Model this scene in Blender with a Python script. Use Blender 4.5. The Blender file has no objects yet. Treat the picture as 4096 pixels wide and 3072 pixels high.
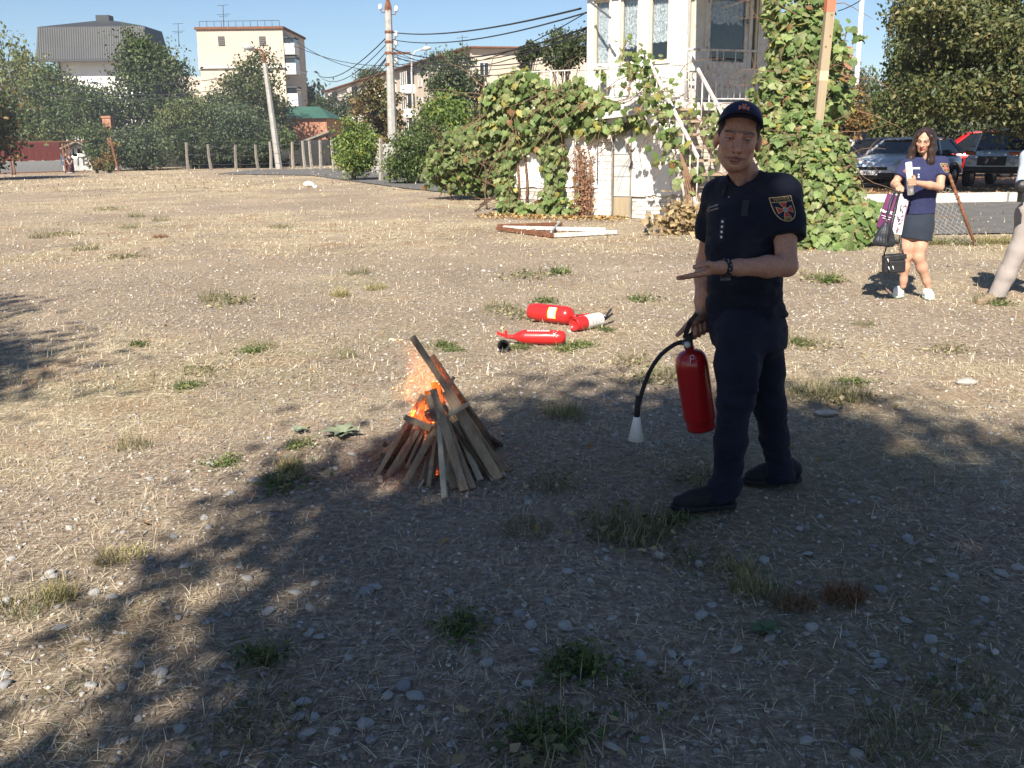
import bpy, bmesh, math, random
import numpy as np
from mathutils import Vector, Matrix
from mathutils.bvhtree import BVHTree

R = math.radians
PI = math.pi
scene = bpy.context.scene
col = scene.collection
random.seed(5)
rng = np.random.default_rng(11)

# ------------------------------------------------------------------ camera
H = 1.57            # eye height of the photographer
F = 930.0           # focal length in pixels of a 1024 wide frame
PITCH = R(14.64)
ROLL = R(-0.7)
cd = bpy.data.cameras.new('camera')
cd.sensor_width = 36.0
cd.lens = F / 1024 * 36.0
cd.clip_start = 0.05
cd.clip_end = 3000
cam = bpy.data.objects.new('camera', cd)
col.objects.link(cam)
CM = Matrix.Translation((0, 0, H)) @ Matrix.Rotation(PI / 2 - PITCH, 4, 'X') @ Matrix.Rotation(ROLL, 4, 'Z')
cam.matrix_world = CM
scene.camera = cam

# ------------------------------------------------------------------ world and sun
SUN_EL = R(41)
SUN_H = Vector((-0.27, -1.0)).normalized()      # horizontal direction towards the sun
w = bpy.data.worlds.new('World')
scene.world = w
w.use_nodes = True
wn = w.node_tree
wn.nodes.clear()
sky = wn.nodes.new('ShaderNodeTexSky')
sky.sky_type = 'NISHITA'
sky.sun_disc = False
sky.sun_elevation = SUN_EL
sky.sun_rotation = math.atan2(SUN_H.x, SUN_H.y)
sky.altitude = 0
sky.air_density = 0.9
sky.dust_density = 0.15
sky.ozone_density = 3.5
bg = wn.nodes.new('ShaderNodeBackground')
bg.inputs['Strength'].default_value = 0.054
wo = wn.nodes.new('ShaderNodeOutputWorld')
wn.links.new(sky.outputs[0], bg.inputs[0])
wn.links.new(bg.outputs[0], wo.inputs[0])

sd = bpy.data.lights.new('sun', 'SUN')
sd.energy = 4.8
sd.angle = R(0.53)
sd.color = (1.0, 0.92, 0.80)
sun = bpy.data.objects.new('sun', sd)
col.objects.link(sun)
SUN_D = Vector((SUN_H.x * math.cos(SUN_EL), SUN_H.y * math.cos(SUN_EL), math.sin(SUN_EL)))
sun.rotation_euler = SUN_D.to_track_quat('Z', 'Y').to_euler()
sun.location = (0, -10, 30)

vs = scene.view_settings
vs.view_transform = 'Standard'
vs.look = 'None'
vs.exposure = 1.15
vs.gamma = 1.0
vs.use_curve_mapping = False
scene.render.engine = 'CYCLES'
scene.cycles.use_denoising = True
try:
 scene.cycles.denoiser = 'OPENIMAGEDENOISE'
except Exception:
 pass
scene.cycles.max_bounces = 6
scene.cycles.transparent_max_bounces = 12
scene.cycles.volume_bounces = 0
scene.cycles.caustics_reflective = False
scene.cycles.caustics_refractive = False

# ------------------------------------------------------------------ surveying helpers
def ray(x, y):
 d = Vector(((x - 512) / F, -(y - 384) / F, -1.0))
 return (CM.to_3x3() @ d).normalized()

def pt(x, y, Y):
 """point seen at photo position x, y whose distance ahead is Y"""
 d = ray(x, y)
 t = Y / d.y
 return Vector((d.x * t, Y, H + d.z * t))

def gp(x, y, z=0.0):
 """point on the ground seen at photo position x, y"""
 d = ray(x, y)
 t = (z - H) / d.z
 return Vector((d.x * t, d.y * t, z))

def xat(x, Y, y=150):
 return pt(x, y, Y).x

def zat(y, Y, x=512):
 return pt(x, y, Y).z

# ------------------------------------------------------------------ objects
def tag(o, label=None, cat=None, group=None, kind=None):
 if label: o['label'] = label
 if cat: o['category'] = cat
 if group: o['group'] = group
 if kind: o['kind'] = kind
 return o

def thing(name, label, cat, loc=(0, 0, 0), group=None, rz=0.0):
 o = bpy.data.objects.new(name, None)
 o.empty_display_size = 0.2
 o.location = loc
 o.rotation_euler = (0, 0, rz)
 col.objects.link(o)
 return tag(o, label, cat, group)

def link(name, me, mat=None, parent=None, local=False, smooth=False):
 o = bpy.data.objects.new(name, me)
 col.objects.link(o)
 if mat is not None:
  if isinstance(mat, (list, tuple)):
   for m in mat: me.materials.append(m)
  else:
   me.materials.append(mat)
 if smooth:
  me.polygons.foreach_set('use_smooth', [True] * len(me.polygons))
 if parent is not None:
  o.parent = parent
  if parent.type == 'EMPTY' and not local:
   o.location = -Vector(parent.location)
 return o

def copy_tree(o, parent=None, loc=None, rz=None):
 c = o.copy()
 col.objects.link(c)
 if parent is not None: c.parent = parent
 if loc is not None: c.location = loc
 if rz is not None: c.rotation_euler[2] = rz
 for ch in list(o.children):
  copy_tree(ch, c)
 return c

class MB:
 """collects shapes into one mesh"""
 def __init__(s):
  s.v = []; s.f = []; s.mi = []; s.sm = []
 def add(s, vs, fs, mi=0, sm=False):
  b = len(s.v)
  s.v.extend([tuple(p) for p in vs])
  for f in fs:
   s.f.append(tuple(i + b for i in f)); s.mi.append(mi); s.sm.append(sm)
  return s
 def box(s, c, size, rot=None, mi=0, taper=1.0):
  hx, hy, hz = size[0] / 2, size[1] / 2, size[2] / 2
  P = []
  for z, t in ((-hz, 1.0), (hz, taper)):
   for x, y in ((-hx, -hy), (hx, -hy), (hx, hy), (-hx, hy)):
    p = Vector((x * t, y * t, z))
    if rot is not None: p = rot @ p
    P.append(p + Vector(c))
  return s.add(P, [(3, 2, 1, 0), (4, 5, 6, 7), (0, 1, 5, 4), (1, 2, 6, 5), (2, 3, 7, 6), (3, 0, 4, 7)], mi)
 def beam(s, a, b, wd, th, up=(0, 0, 1), mi=0):
  a = Vector(a); b = Vector(b); d = b - a
  z = d.normalized(); u = Vector(up)
  if abs(z.dot(u)) > .99: u = Vector((0, 1, 0))
  x = u.cross(z).normalized(); y = z.cross(x)
  m = Matrix((x, y, z)).transposed()
  return s.box((a + b) / 2, (wd, th, d.length), m, mi)
 def tube(s, pts, rad, n=8, mi=0, caps=True, sm=True):
  pts = [Vector(p) for p in pts]
  if not hasattr(rad, '__len__'): rad = [rad] * len(pts)
  V = []; Fc = []
  prev = None
  for i, p in enumerate(pts):
   a = pts[max(i - 1, 0)]; b = pts[min(i + 1, len(pts) - 1)]
   t = (b - a)
   t = t.normalized() if t.length > 1e-9 else Vector((0, 0, 1))
   if prev is None:
    u = Vector((1, 0, 0)) if abs(t.x) < .8 else Vector((0, 1, 0))
    u = (u - t * u.dot(t)).normalized()
   else:
    u = (prev - t * prev.dot(t))
    u = u.normalized() if u.length > 1e-6 else t.orthogonal().normalized()
   prev = u
   v = t.cross(u)
   for k in range(n):
    an = 2 * PI * k / n
    V.append(p + (u * math.cos(an) + v * math.sin(an)) * rad[i])
  for i in range(len(pts) - 1):
   for k in range(n):
    k2 = (k + 1) % n
    Fc.append((i * n + k, i * n + k2, (i + 1) * n + k2, (i + 1) * n + k))
  s.add(V, Fc, mi, sm)
  if caps:
   b0 = len(s.v) - len(V)
   s.f.append(tuple(b0 + k for k in reversed(range(n)))); s.mi.append(mi); s.sm.append(False)
   e0 = b0 + (len(pts) - 1) * n
   s.f.append(tuple(e0 + k for k in range(n))); s.mi.append(mi); s.sm.append(False)
  return s
 def lathe(s, prof, n=24, m=None, mi=0, sm=True):
  """prof: list of (radius, z), spun round local z, placed by matrix m"""
  V = []; Fc = []
  for r, z in prof:
   for k in range(n):
    an = 2 * PI * k / n
    p = Vector((r * math.cos(an), r * math.sin(an), z))
    V.append(m @ p if m is not None else p)
  for i in range(len(prof) - 1):
   for k in range(n):
    k2 = (k + 1) % n
    Fc.append((i * n + k, i * n + k2, (i + 1) * n + k2, (i + 1) * n + k))
  return s.add(V, Fc, mi, sm)
 def prism(s, poly, origin, ux, uy, uz, depth, mi=0):
  """2D polygon in the plane ux,uy at origin, extruded by depth along uz"""
  o = Vector(origin); ux = Vector(ux); uy = Vector(uy); uz = Vector(uz)
  n = len(poly)
  V = [o + ux * a + uy * b for a, b in poly] + [o + ux * a + uy * b + uz * depth for a, b in poly]
  Fc = [tuple(reversed(range(n))), tuple(range(n, 2 * n))]
  Fc += [(k, (k + 1) % n, n + (k + 1) % n, n + k) for k in range(n)]
  return s.add(V, Fc, mi)
 def mesh(s, name):
  me = bpy.data.meshes.new(name)
  me.from_pydata([tuple(v) for v in s.v], [], s.f)
  me.polygons.foreach_set('material_index', s.mi)
  me.polygons.foreach_set('use_smooth', s.sm)
  me.update()
  return me
 def build(s, name, mat, parent=None, local=False, fix=False):
  me = s.mesh(name)
  if fix:
   b = bmesh.new(); b.from_mesh(me)
   bmesh.ops.recalc_face_normals(b, faces=b.faces); b.to_mesh(me); b.free()
  return link(name, me, mat, parent, local)

def bevel(o, wd=0.01, seg=2):
 m = o.modifiers.new('edge', 'BEVEL'); m.width = wd; m.segments = seg; m.limit_method = 'ANGLE'
 return o

def np_mesh(name, V, Fa, cols=None, smooth=False):
 """mesh from arrays: V (n,3), Fa (m,k) with k 3 or 4; cols (n,3) point colours"""
 V = np.asarray(V, dtype=np.float32); Fa = np.asarray(Fa, dtype=np.int32)
 me = bpy.data.meshes.new(name)
 k = Fa.shape[1]; m = len(Fa)
 me.vertices.add(len(V)); me.vertices.foreach_set('co', V.ravel())
 me.loops.add(m * k); me.loops.foreach_set('vertex_index', Fa.ravel())
 me.polygons.add(m)
 me.polygons.foreach_set('loop_start', np.arange(0, m * k, k, dtype=np.int32))
 try:
  me.polygons.foreach_set('loop_total', np.full(m, k, dtype=np.int32))
 except Exception:
  pass
 if smooth: me.polygons.foreach_set('use_smooth', np.ones(m, dtype=bool))
 me.update(calc_edges=True)
 if cols is not None:
  at = me.attributes.new('tint', 'FLOAT_COLOR', 'POINT')
  c4 = np.ones((len(V), 4), dtype=np.float32); c4[:, :3] = cols
  at.data.foreach_set('color', c4.ravel())
 return me

# ------------------------------------------------------------------ numpy noise
_perm = np.random.default_rng(3).random((64, 64, 64)).astype(np.float32)
def vnoise(P, scale=1.0):
 """value noise in 0..1 at points P (n,3) or (n,2)"""
 P = np.asarray(P, dtype=np.float64) * scale
 if P.shape[-1] == 2:
  P = np.concatenate([P, np.full(P.shape[:-1] + (1,), 7.37)], -1)
 i = np.floor(P).astype(int); f = P - i
 f = f * f * (3 - 2 * f)
 out = 0
 for a in (0, 1):
  for b in (0, 1):
   for c in (0, 1):
    wgt = (f[..., 0] if a else 1 - f[..., 0]) * (f[..., 1] if b else 1 - f[..., 1]) * (f[..., 2] if c else 1 - f[..., 2])
    out = out + wgt * _perm[(i[..., 0] + a) & 63, (i[..., 1] + b) & 63, (i[..., 2] + c) & 63]
 return out
def fbm(P, scale=1.0, oct=4):
 s = 0; a = 1; t = 0
 for _ in range(oct):
  s = s + a * vnoise(P, scale); t += a; a *= .5; scale *= 2.03
 return s / t

# ------------------------------------------------------------------ materials
def nt(m):
 return m.node_tree.nodes, m.node_tree.links

def pmat(name, c1, c2=None, scale=4.0, rough=0.8, bump=0.0, bscale=40.0, metal=0.0, spec=0.3, detail=5.0,
   c3=None, s3=0.6, lo=0.35, hi=0.65, coat=0.0, stretch=(1, 1, 1), rvar=0.0):
 m = bpy.data.materials.new(name); m.use_nodes = True
 N, L = nt(m)
 b = N['Principled BSDF']
 b.inputs['Base Color'].default_value = (*c1, 1)
 b.inputs['Roughness'].default_value = rough
 b.inputs['Metallic'].default_value = metal
 b.inputs['Specular IOR Level'].default_value = spec
 if coat:
  b.inputs['Coat Weight'].default_value = coat; b.inputs['Coat Roughness'].default_value = 0.06
 tc = N.new('ShaderNodeTexCoord'); mp = N.new('ShaderNodeMapping')
 mp.inputs['Scale'].default_value = stretch
 L.new(tc.outputs['Object'], mp.inputs['Vector'])
 def ns(sc, dt):
  n = N.new('ShaderNodeTexNoise'); n.inputs['Scale'].default_value = sc; n.inputs['Detail'].default_value = dt
  n.inputs['Roughness'].default_value = .6
  L.new(mp.outputs[0], n.inputs['Vector']); return n
 def ramp(src, a, c):
  r = N.new('ShaderNodeMapRange'); r.inputs['From Min'].default_value = a; r.inputs['From Max'].default_value = c
  L.new(src, r.inputs['Value']); return r.outputs[0]
 out = None
 if c2 is not None:
  mx = N.new('ShaderNodeMix'); mx.data_type = 'RGBA'
  mx.inputs['A'].default_value = (*c1, 1); mx.inputs['B'].default_value = (*c2, 1)
  L.new(ramp(ns(scale, detail).outputs['Fac'], lo, hi), mx.inputs['Factor'])
  out = mx.outputs['Result']
  if c3 is not None:
   m2 = N.new('ShaderNodeMix'); m2.data_type = 'RGBA'
   L.new(out, m2.inputs['A']); m2.inputs['B'].default_value = (*c3, 1)
   L.new(ramp(ns(scale * s3 + 1.3, detail).outputs['Fac'], .52, .72), m2.inputs['Factor'])
   out = m2.outputs['Result']
  L.new(out, b.inputs['Base Color'])
 if rvar:
  r = N.new('ShaderNodeMapRange'); r.inputs['To Min'].default_value = max(rough - rvar, .02); r.inputs['To Max'].default_value = rough + rvar
  r.inputs['From Min'].default_value = .3; r.inputs['From Max'].default_value = .7
  L.new(ns(scale * 2.3, 4).outputs['Fac'], r.inputs['Value']); L.new(r.outputs[0], b.inputs['Roughness'])
 if bump:
  bp = N.new('ShaderNodeBump'); bp.inputs['Strength'].default_value = min(bump, 1.0); bp.inputs['Distance'].default_value = 0.01
  L.new(ns(bscale, 4).outputs['Fac'], bp.inputs['Height']); L.new(bp.outputs[0], b.inputs['Normal'])
 return m

def tint_mat(name, rough=0.7, transl=0.0, spec=0.25, var=0.0, vscale=30.0, bump=0.0, sheen=0.0):
 """colour taken from the mesh's own per point colour"""
 m = bpy.data.materials.new(name); m.use_nodes = True
 N, L = nt(m); b = N['Principled BSDF']
 b.inputs['Roughness'].default_value = rough; b.inputs['Specular IOR Level'].default_value = spec
 if sheen: b.inputs['Sheen Weight'].default_value = sheen
 a = N.new('ShaderNodeAttribute'); a.attribute_name = 'tint'
 colr = a.outputs['Color']
 if var:
  tc = N.new('ShaderNodeTexCoord'); n = N.new('ShaderNodeTexNoise'); n.inputs['Scale'].default_value = vscale; n.inputs['Detail'].default_value = 4
  L.new(tc.outputs['Object'], n.inputs['Vector'])
  mr = N.new('ShaderNodeMapRange'); mr.inputs['From Min'].default_value = .3; mr.inputs['From Max'].default_value = .7
  mr.inputs['To Min'].default_value = 1 - var; mr.inputs['To Max'].default_value = 1 + var
  L.new(n.outputs['Fac'], mr.inputs['Value'])
  mul = N.new('ShaderNodeVectorMath'); mul.operation = 'SCALE'
  L.new(colr, mul.inputs[0]); L.new(mr.outputs[0], mul.inputs['Scale']); colr = mul.outputs[0]
  if bump:
   bp = N.new('ShaderNodeBump'); bp.inputs['Strength'].default_value = bump; bp.inputs['Distance'].default_value = .01
   L.new(n.outputs['Fac'], bp.inputs['Height']); L.new(bp.outputs[0], b.inputs['Normal'])
 L.new(colr, b.inputs['Base Color'])
 if transl:
  t = N.new('ShaderNodeBsdfTranslucent'); mx = N.new('ShaderNodeMixShader'); mx.inputs[0].default_value = transl
  g = N.new('ShaderNodeMix'); g.data_type = 'RGBA'; g.blend_type = 'MULTIPLY'; g.inputs['Factor'].default_value = 1
  L.new(colr, g.inputs['A']); g.inputs['B'].default_value = (1.5, 1.6, 0.7, 1)
  L.new(g.outputs['Result'], t.inputs['Color'])
  L.new(b.outputs[0], mx.inputs[1]); L.new(t.outputs[0], mx.inputs[2])
  L.new(mx.outputs[0], N['Material Output'].inputs['Surface'])
 return m

def glass_mat(name, tint=(.02, .025, .03), rough=0.05):
 m = bpy.data.materials.new(name); m.use_nodes = True
 b = m.node_tree.nodes['Principled BSDF']
 b.inputs['Base Color'].default_value = (*tint, 1); b.inputs['Roughness'].default_value = rough
 b.inputs['Specular IOR Level'].default_value = 0.8
 return m

MAT = {}
MAT['white_paint'] = pmat('white_paint', (.80, .79, .76), (.66, .64, .60), 3, .75, .25, 60, c3=(.52, .46, .39), s3=1.5)
MAT['white_plaster'] = pmat('white_plaster', (.80, .79, .77), (.70, .685, .66), 2.2, .9, .4, 35)
MAT['white_metal'] = pmat('white_metal', (.70, .69, .67), (.56, .52, .48), 9, .55, .1, 80, c3=(.35, .20, .12), s3=.9)
MAT['booth_paint'] = pmat('booth_paint', (.62, .61, .595), (.54, .53, .515), 2.5, .7, .2, 25, c3=(.50, .44, .38), s3=2.0)
MAT['galv'] = pmat('galvanised_sheet', (.50, .51, .51), (.38, .40, .41), 4, .55, .15, 20, metal=.25, c3=(.48, .42, .36))
MAT['cream_brick'] = pmat('cream_brick', (.66, .60, .52), (.55, .49, .42), 9, .9, .5, 60, c3=(.38, .31, .26))
MAT['white_brick'] = pmat('whitewashed_brick', (.80, .78, .75), (.66, .62, .57), 7, .9, .5, 60, c3=(.48, .38, .31))
MAT['mortar'] = pmat('mortar', (.46, .43, .39), (.36, .33, .30), 12, .95, .5, 60)
MAT['concrete'] = pmat('concrete', (.40, .385, .36), (.30, .29, .27), 5, .92, .4, 50)
MAT['pale_concrete'] = pmat('pale_concrete', (.56, .545, .52), (.44, .43, .41), 4, .92, .4, 50)
MAT['rust'] = pmat('rust', (.20, .085, .045), (.11, .05, .03), 14, .9, .4, 70, c3=(.30, .14, .08))
MAT['red_oxide'] = pmat('red_oxide_paint', (.26, .065, .055), (.19, .05, .045), 3, .75, .2, 30, c3=(.33, .12, .09))
MAT['dark_wood'] = pmat('old_dark_wood', (.13, .09, .065), (.08, .055, .04), 6, .9, .5, 40, stretch=(1, 1, .2))
MAT['pole_wood'] = pmat('pale_squared_timber', (.35, .285, .19), (.29, .23, .15), 5, .75, .3, 60, stretch=(4, 4, .25))
MAT['bark'] = pmat('bark', (.12, .10, .08), (.07, .055, .045), 8, .95, .8, 30, stretch=(1, 1, .3))
MAT['black_cable'] = pmat('black_cable', (.02, .022, .025), (.035, .035, .04), 5, .6)
MAT['steel'] = pmat('grey_steel', (.33, .33, .34), (.25, .25, .26), 12, .4, .1, 60, metal=.8)
MAT['black_plastic'] = pmat('black_plastic', (.018, .018, .02), (.03, .03, .032), 10, .45, .1, 60)
MAT['rubber'] = pmat('black_rubber', (.022, .022, .023), (.035, .034, .033), 12, .85, .3, 60)
MAT['glass'] = glass_mat('window_glass')
MAT['car_glass'] = glass_mat('car_glass', (.012, .016, .022), .04)
MAT['leaf'] = tint_mat('leaf', .5, .22, .35)
MAT['grass'] = tint_mat('dry_stalk', .8, .12, .2)
MAT['asphalt'] = pmat('asphalt', (.135, .13, .125), (.10, .097, .094), 3, .9, .5, 150, c3=(.18, .17, .16))
# ------------------------------------------------------------------ ground
def gz(x, y):
 x = np.asarray(x, dtype=float); y = np.asarray(y, dtype=float)
 P = np.stack([x, y], -1)
 r = np.clip((np.hypot(x, y)) / 3.0, 0, 1)
 r = r * np.clip((14.5 - y) / 4, .12, 1)
 return (fbm(P, .55, 3) - .5) * .07 * r + (vnoise(P, 4.0) - .5) * .016

def straw_cover(x, y):
 """0 bare grey gravel .. 1 thick dry grass"""
 P = np.stack([np.asarray(x, float), np.asarray(y, float)], -1)
 s = fbm(P + 3.3, .33, 4) * .65 + fbm(P * np.array([1.0, .8]), 1.7, 3) * .35
 t = np.clip((s - .43) / .20, 0, 1)
 # the stony track that crosses the field from the left to the middle
 px = P[..., 0]; py = P[..., 1]
 trk = np.exp(-((py - (13.5 + .35 * px)) / 2.6) ** 2) * np.clip((3.0 - px) / 5, 0, 1)
 return np.clip(t - .45 * trk, 0, 1)

def green_cover(x, y):
 P = np.stack([np.asarray(x, float), np.asarray(y, float)], -1)
 g = fbm(P - 9.1, .62, 4)
 g = np.clip((g - .565) / .10, 0, 1)
 P2 = P + 41.7
 big = np.clip((fbm(P2, .12, 2) - .38) / .2, 0, 1)
 right = np.clip((P[..., 0] + 1.0) / 3.0, .35, 1)
 return g * big * right

def graded(lo, hi, fine, n):
 t = np.linspace(-1, 1, n)
 s = np.sinh(t * 5.2) / np.sinh(5.2)
 return s
xs = np.unique(np.concatenate([np.linspace(-9, 9, 260), np.sign(np.linspace(-1, 1, 90)) * (9 + 600 * np.abs(np.linspace(-1, 1, 90)) ** 3)]))
ys = np.unique(np.concatenate([np.linspace(-14, 24, 430), 24 + 750 * np.linspace(0, 1, 90) ** 2.4, -14 - 160 * np.linspace(0, 1, 18) ** 2]))
GX, GY = np.meshgrid(xs, ys)
GZ = gz(GX, GY)
V = np.stack([GX.ravel(), GY.ravel(), GZ.ravel()], -1)
nx, ny = len(xs), len(ys)
ii = (np.arange(ny - 1)[:, None] * nx + np.arange(nx - 1)[None, :]).ravel()
Fq = np.stack([ii, ii + 1, ii + nx + 1, ii + nx], -1)
st = straw_cover(GX.ravel(), GY.ravel()); gr = green_cover(GX.ravel(), GY.ravel())
gme = np_mesh('ground', V, Fq, np.stack([st, gr, np.zeros_like(st)], -1), smooth=True)

gm = bpy.data.materials.new('dry_stony_ground'); gm.use_nodes = True
N, L = nt(gm); b = N['Principled BSDF']
b.inputs['Roughness'].default_value = .95; b.inputs['Specular IOR Level'].default_value = .15
tc = N.new('ShaderNodeTexCoord')
at = N.new('ShaderNodeAttribute'); at.attribute_name = 'tint'
sp = N.new('ShaderNodeSeparateColor'); L.new(at.outputs['Color'], sp.inputs[0])
def gnoise(sc, dt=5, rg=.6, stretch=None, dist=0.0):
 n = N.new('ShaderNodeTexNoise'); n.inputs['Scale'].default_value = sc; n.inputs['Detail'].default_value = dt
 n.inputs['Roughness'].default_value = rg; n.inputs['Distortion'].default_value = dist
 if stretch:
  mp = N.new('ShaderNodeMapping'); mp.inputs['Scale'].default_value = stretch[0]; mp.inputs['Rotation'].default_value = (0, 0, stretch[1])
  L.new(tc.outputs['Object'], mp.inputs[0]); L.new(mp.outputs[0], n.inputs['Vector'])
 else:
  L.new(tc.outputs['Object'], n.inputs['Vector'])
 return n.outputs['Fac']
def gmap(s, a, c, d=0.0, e=1.0):
 r = N.new('ShaderNodeMapRange'); r.inputs['From Min'].default_value = a; r.inputs['From Max'].default_value = c
 r.inputs['To Min'].default_value = d; r.inputs['To Max'].default_value = e
 L.new(s, r.inputs['Value']); return r.outputs[0]
def gmix(fac, A, B):
 m = N.new('ShaderNodeMix'); m.data_type = 'RGBA'
 for k, v in (('A', A), ('B', B)):
  if isinstance(v, tuple): m.inputs[k].default_value = (*v, 1)
  else: L.new(v, m.inputs[k])
 if isinstance(fac, float): m.inputs['Factor'].default_value = fac
 else: L.new(fac, m.inputs['Factor'])
 return m.outputs['Result']
def gmath(op, A, B):
 m = N.new('ShaderNodeMath'); m.operation = op; m.use_clamp = True
 for k, v in ((0, A), (1, B)):
  if isinstance(v, (int, float)): m.inputs[k].default_value = v
  else: L.new(v, m.inputs[k])
 return m.outputs[0]
vor = N.new('ShaderNodeTexVoronoi'); vor.inputs['Scale'].default_value = 55; L.new(tc.outputs['Object'], vor.inputs['Vector'])
vor2 = N.new('ShaderNodeTexVoronoi'); vor2.inputs['Scale'].default_value = 24; L.new(tc.outputs['Object'], vor2.inputs['Vector'])
pebcol = N.new('ShaderNodeSeparateColor'); L.new(vor.outputs['Color'], pebcol.inputs[0])
grav = gmix(gmap(pebcol.outputs[0], 0, 1), (.17, .15, .13), (.42, .40, .37))
soil = gmix(gmap(gnoise(30, 6), .35, .65), (.17, .13, .095), (.31, .25, .19))
gravel = gmix(gmap(vor.outputs['Distance'], .010, .016), grav, soil)
gravel = gmix(gmap(gnoise(3.1, 4), .42, .62, 0, .75), gravel, soil)
st1 = gnoise(60, 6, .7, ((1, .16, 1), .5), .8)
st2 = gnoise(55, 6, .7, ((.16, 1, 1), -.3), .8)
strands = gmath('MAXIMUM', gmap(st1, .50, .62), gmap(st2, .50, .62))
straw = gmix(strands, (.195, .155, .103), (.56, .48, .34))
straw = gmix(gmap(gnoise(1.3, 5), .48, .64, 0, .75), straw, (.25, .165, .105))
brk = gmath('ADD', sp.outputs[0], gmap(gnoise(9, 6, .7), .3, .7, -.35, .35))
base = gmix(gmap(brk, .30, .70), gravel, straw)
grn = gmath('MULTIPLY', sp.outputs[1], gmap(gnoise(22, 5, .7), .40, .62))
base = gmix(gmath('MULTIPLY', grn, .6), base, (.13, .135, .052))
lg = gmap(gnoise(.5, 5), .3, .7, 1.08, 1.60)
sc = N.new('ShaderNodeVectorMath'); sc.operation = 'SCALE'; L.new(base, sc.inputs[0]); L.new(lg, sc.inputs['Scale'])
L.new(sc.outputs[0], b.inputs['Base Color'])
h1 = gmath('ADD', gmap(vor.outputs['Distance'], 0, .02, .5, 0), gmap(vor2.outputs['Distance'], 0, .05, .5, 0))
h2 = gmath('ADD', gmath('MULTIPLY', strands, .35), gmath('MULTIPLY', h1, .45))
h3 = gmath('ADD', h2, gmath('MULTIPLY', gnoise(14, 6, .7), .35))
bp = N.new('ShaderNodeBump'); bp.inputs['Strength'].default_value = .9; bp.inputs['Distance'].default_value = .018
L.new(h3, bp.inputs['Height']); L.new(bp.outputs[0], b.inputs['Normal'])
ground = link('ground', gme, gm)
tag(ground, 'dry stony field of straw coloured grass and grey gravel', 'ground', kind='structure')

# ------------------------------------------------------------------ dry stalks, gravel, stones
def strips(base, dirs, length, width, lift, bend, cols):
 """bent flat stalks; each is a three row strip"""
 n = len(base)
 up = np.array([0, 0, 1.0])
 side = np.cross(dirs, up); side /= np.linalg.norm(side, axis=1)[:, None] + 1e-9
 rows = []
 for t, wf in ((0, 1.0), (.5, .9), (1.0, .35)):
  ctr = base + dirs * (length * t)[:, None]
  ctr[:, 2] += lift * length * t + bend * length * (t * (1 - t) * 1.2)
  rows.append(ctr - side * (width * wf / 2)[:, None]); rows.append(ctr + side * (width * wf / 2)[:, None])
 V = np.stack(rows, 1).reshape(-1, 3)
 o = (np.arange(n) * 6)[:, None]
 Fa = np.concatenate([o + np.array([[0, 1, 3, 2]]), o + np.array([[2, 3, 5, 4]])], 0)
 return V, Fa, np.repeat(cols, 6, axis=0)

def scatter(n, y0, y1, wide=.62, pad=1.2, power=1.0):
 """ground positions over the wedge of field before the camera, and some way beside it"""
 y = y0 + (y1 - y0) * rng.random(n) ** power
 x = (rng.random(n) * 2 - 1) * (wide * y + pad)
 return x, y

STRAW = 1.27 * np.array([[.50, .43, .315], [.43, .36, .255], [.34, .275, .19], [.58, .51, .39], [.22, .15, .095], [.42, .38, .32], [.14, .095, .06]])
Vs = []; Fs = []; Cs = []; off = 0
for (n, y0, y1, ln, wd, pw) in ((180000, 1.5, 6.5, .062, .0019, 1.0), (140000, 6, 14, .075, .0042, 1.0), (90000, 13, 34, .10, .011, 1.1), (40000, 32, 66, .18, .035, 1.0)):
 x, y = scatter(n, y0, y1, power=pw)
 keep = rng.random(n) < (.24 + .76 * straw_cover(x, y))
 x = x[keep]; y = y[keep]; n = len(x)
 a = rng.random(n) * 2 * PI
 d = np.stack([np.cos(a), np.sin(a), np.zeros(n)], -1)
 l = ln * (.35 + 1.1 * rng.random(n) ** 2)
 upright = rng.random(n) < .12
 lift = np.where(upright, .5 + .9 * rng.random(n), .02 + .16 * rng.random(n))
 l = np.where(upright, l * .55, l)
 d = d * np.where(upright, .55, 1.0)[:, None]
 c = STRAW[rng.choice(len(STRAW), n, p=[.21, .21, .15, .13, .13, .09, .08])] * (.8 + .4 * rng.random((n, 1)))
 g = green_cover(x, y); isg = rng.random(n) < g * .55
 c = np.where(isg[:, None], np.array([.13, .15, .05]) * (.7 + .6 * rng.random((n, 1))), c)
 base = np.stack([x, y, gz(x, y) + .002 + rng.random(n) * .006], -1)
 V, Fa, C = strips(base, d, l, wd * (.6 + .8 * rng.random(n)), lift, .1 + .25 * rng.random(n), c)
 Vs.append(V); Fs.append(Fa + off); Cs.append(C); off += len(V)
o = link('dry_grass', np_mesh('dry_grass', np.concatenate(Vs), np.concatenate(Fs), np.concatenate(Cs)), MAT['grass'])
tag(o, 'thin straw coloured dry grass lying and standing over the field', 'dry grass', kind='stuff')

# unit pebble shapes
_b = bmesh.new(); bmesh.ops.create_icosphere(_b, subdivisions=1, radius=1.0)
ICO_V = np.array([v.co[:] for v in _b.verts]); ICO_F = np.array([[v.index for v in f.verts] for f in _b.faces]); _b.free()
_b = bmesh.new(); bmesh.ops.create_icosphere(_b, subdivisions=2, radius=1.0)
ICO2_V = np.array([v.co[:] for v in _b.verts]); ICO2_F = np.array([[v.index for v in f.verts] for f in _b.faces]); _b.free()

def rot_z(a):
 c, s = np.cos(a), np.sin(a)
 z = np.zeros_like(c); o1 = np.ones_like(c)
 return np.stack([np.stack([c, -s, z], -1), np.stack([s, c, z], -1), np.stack([z, z, o1], -1)], -2)

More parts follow.
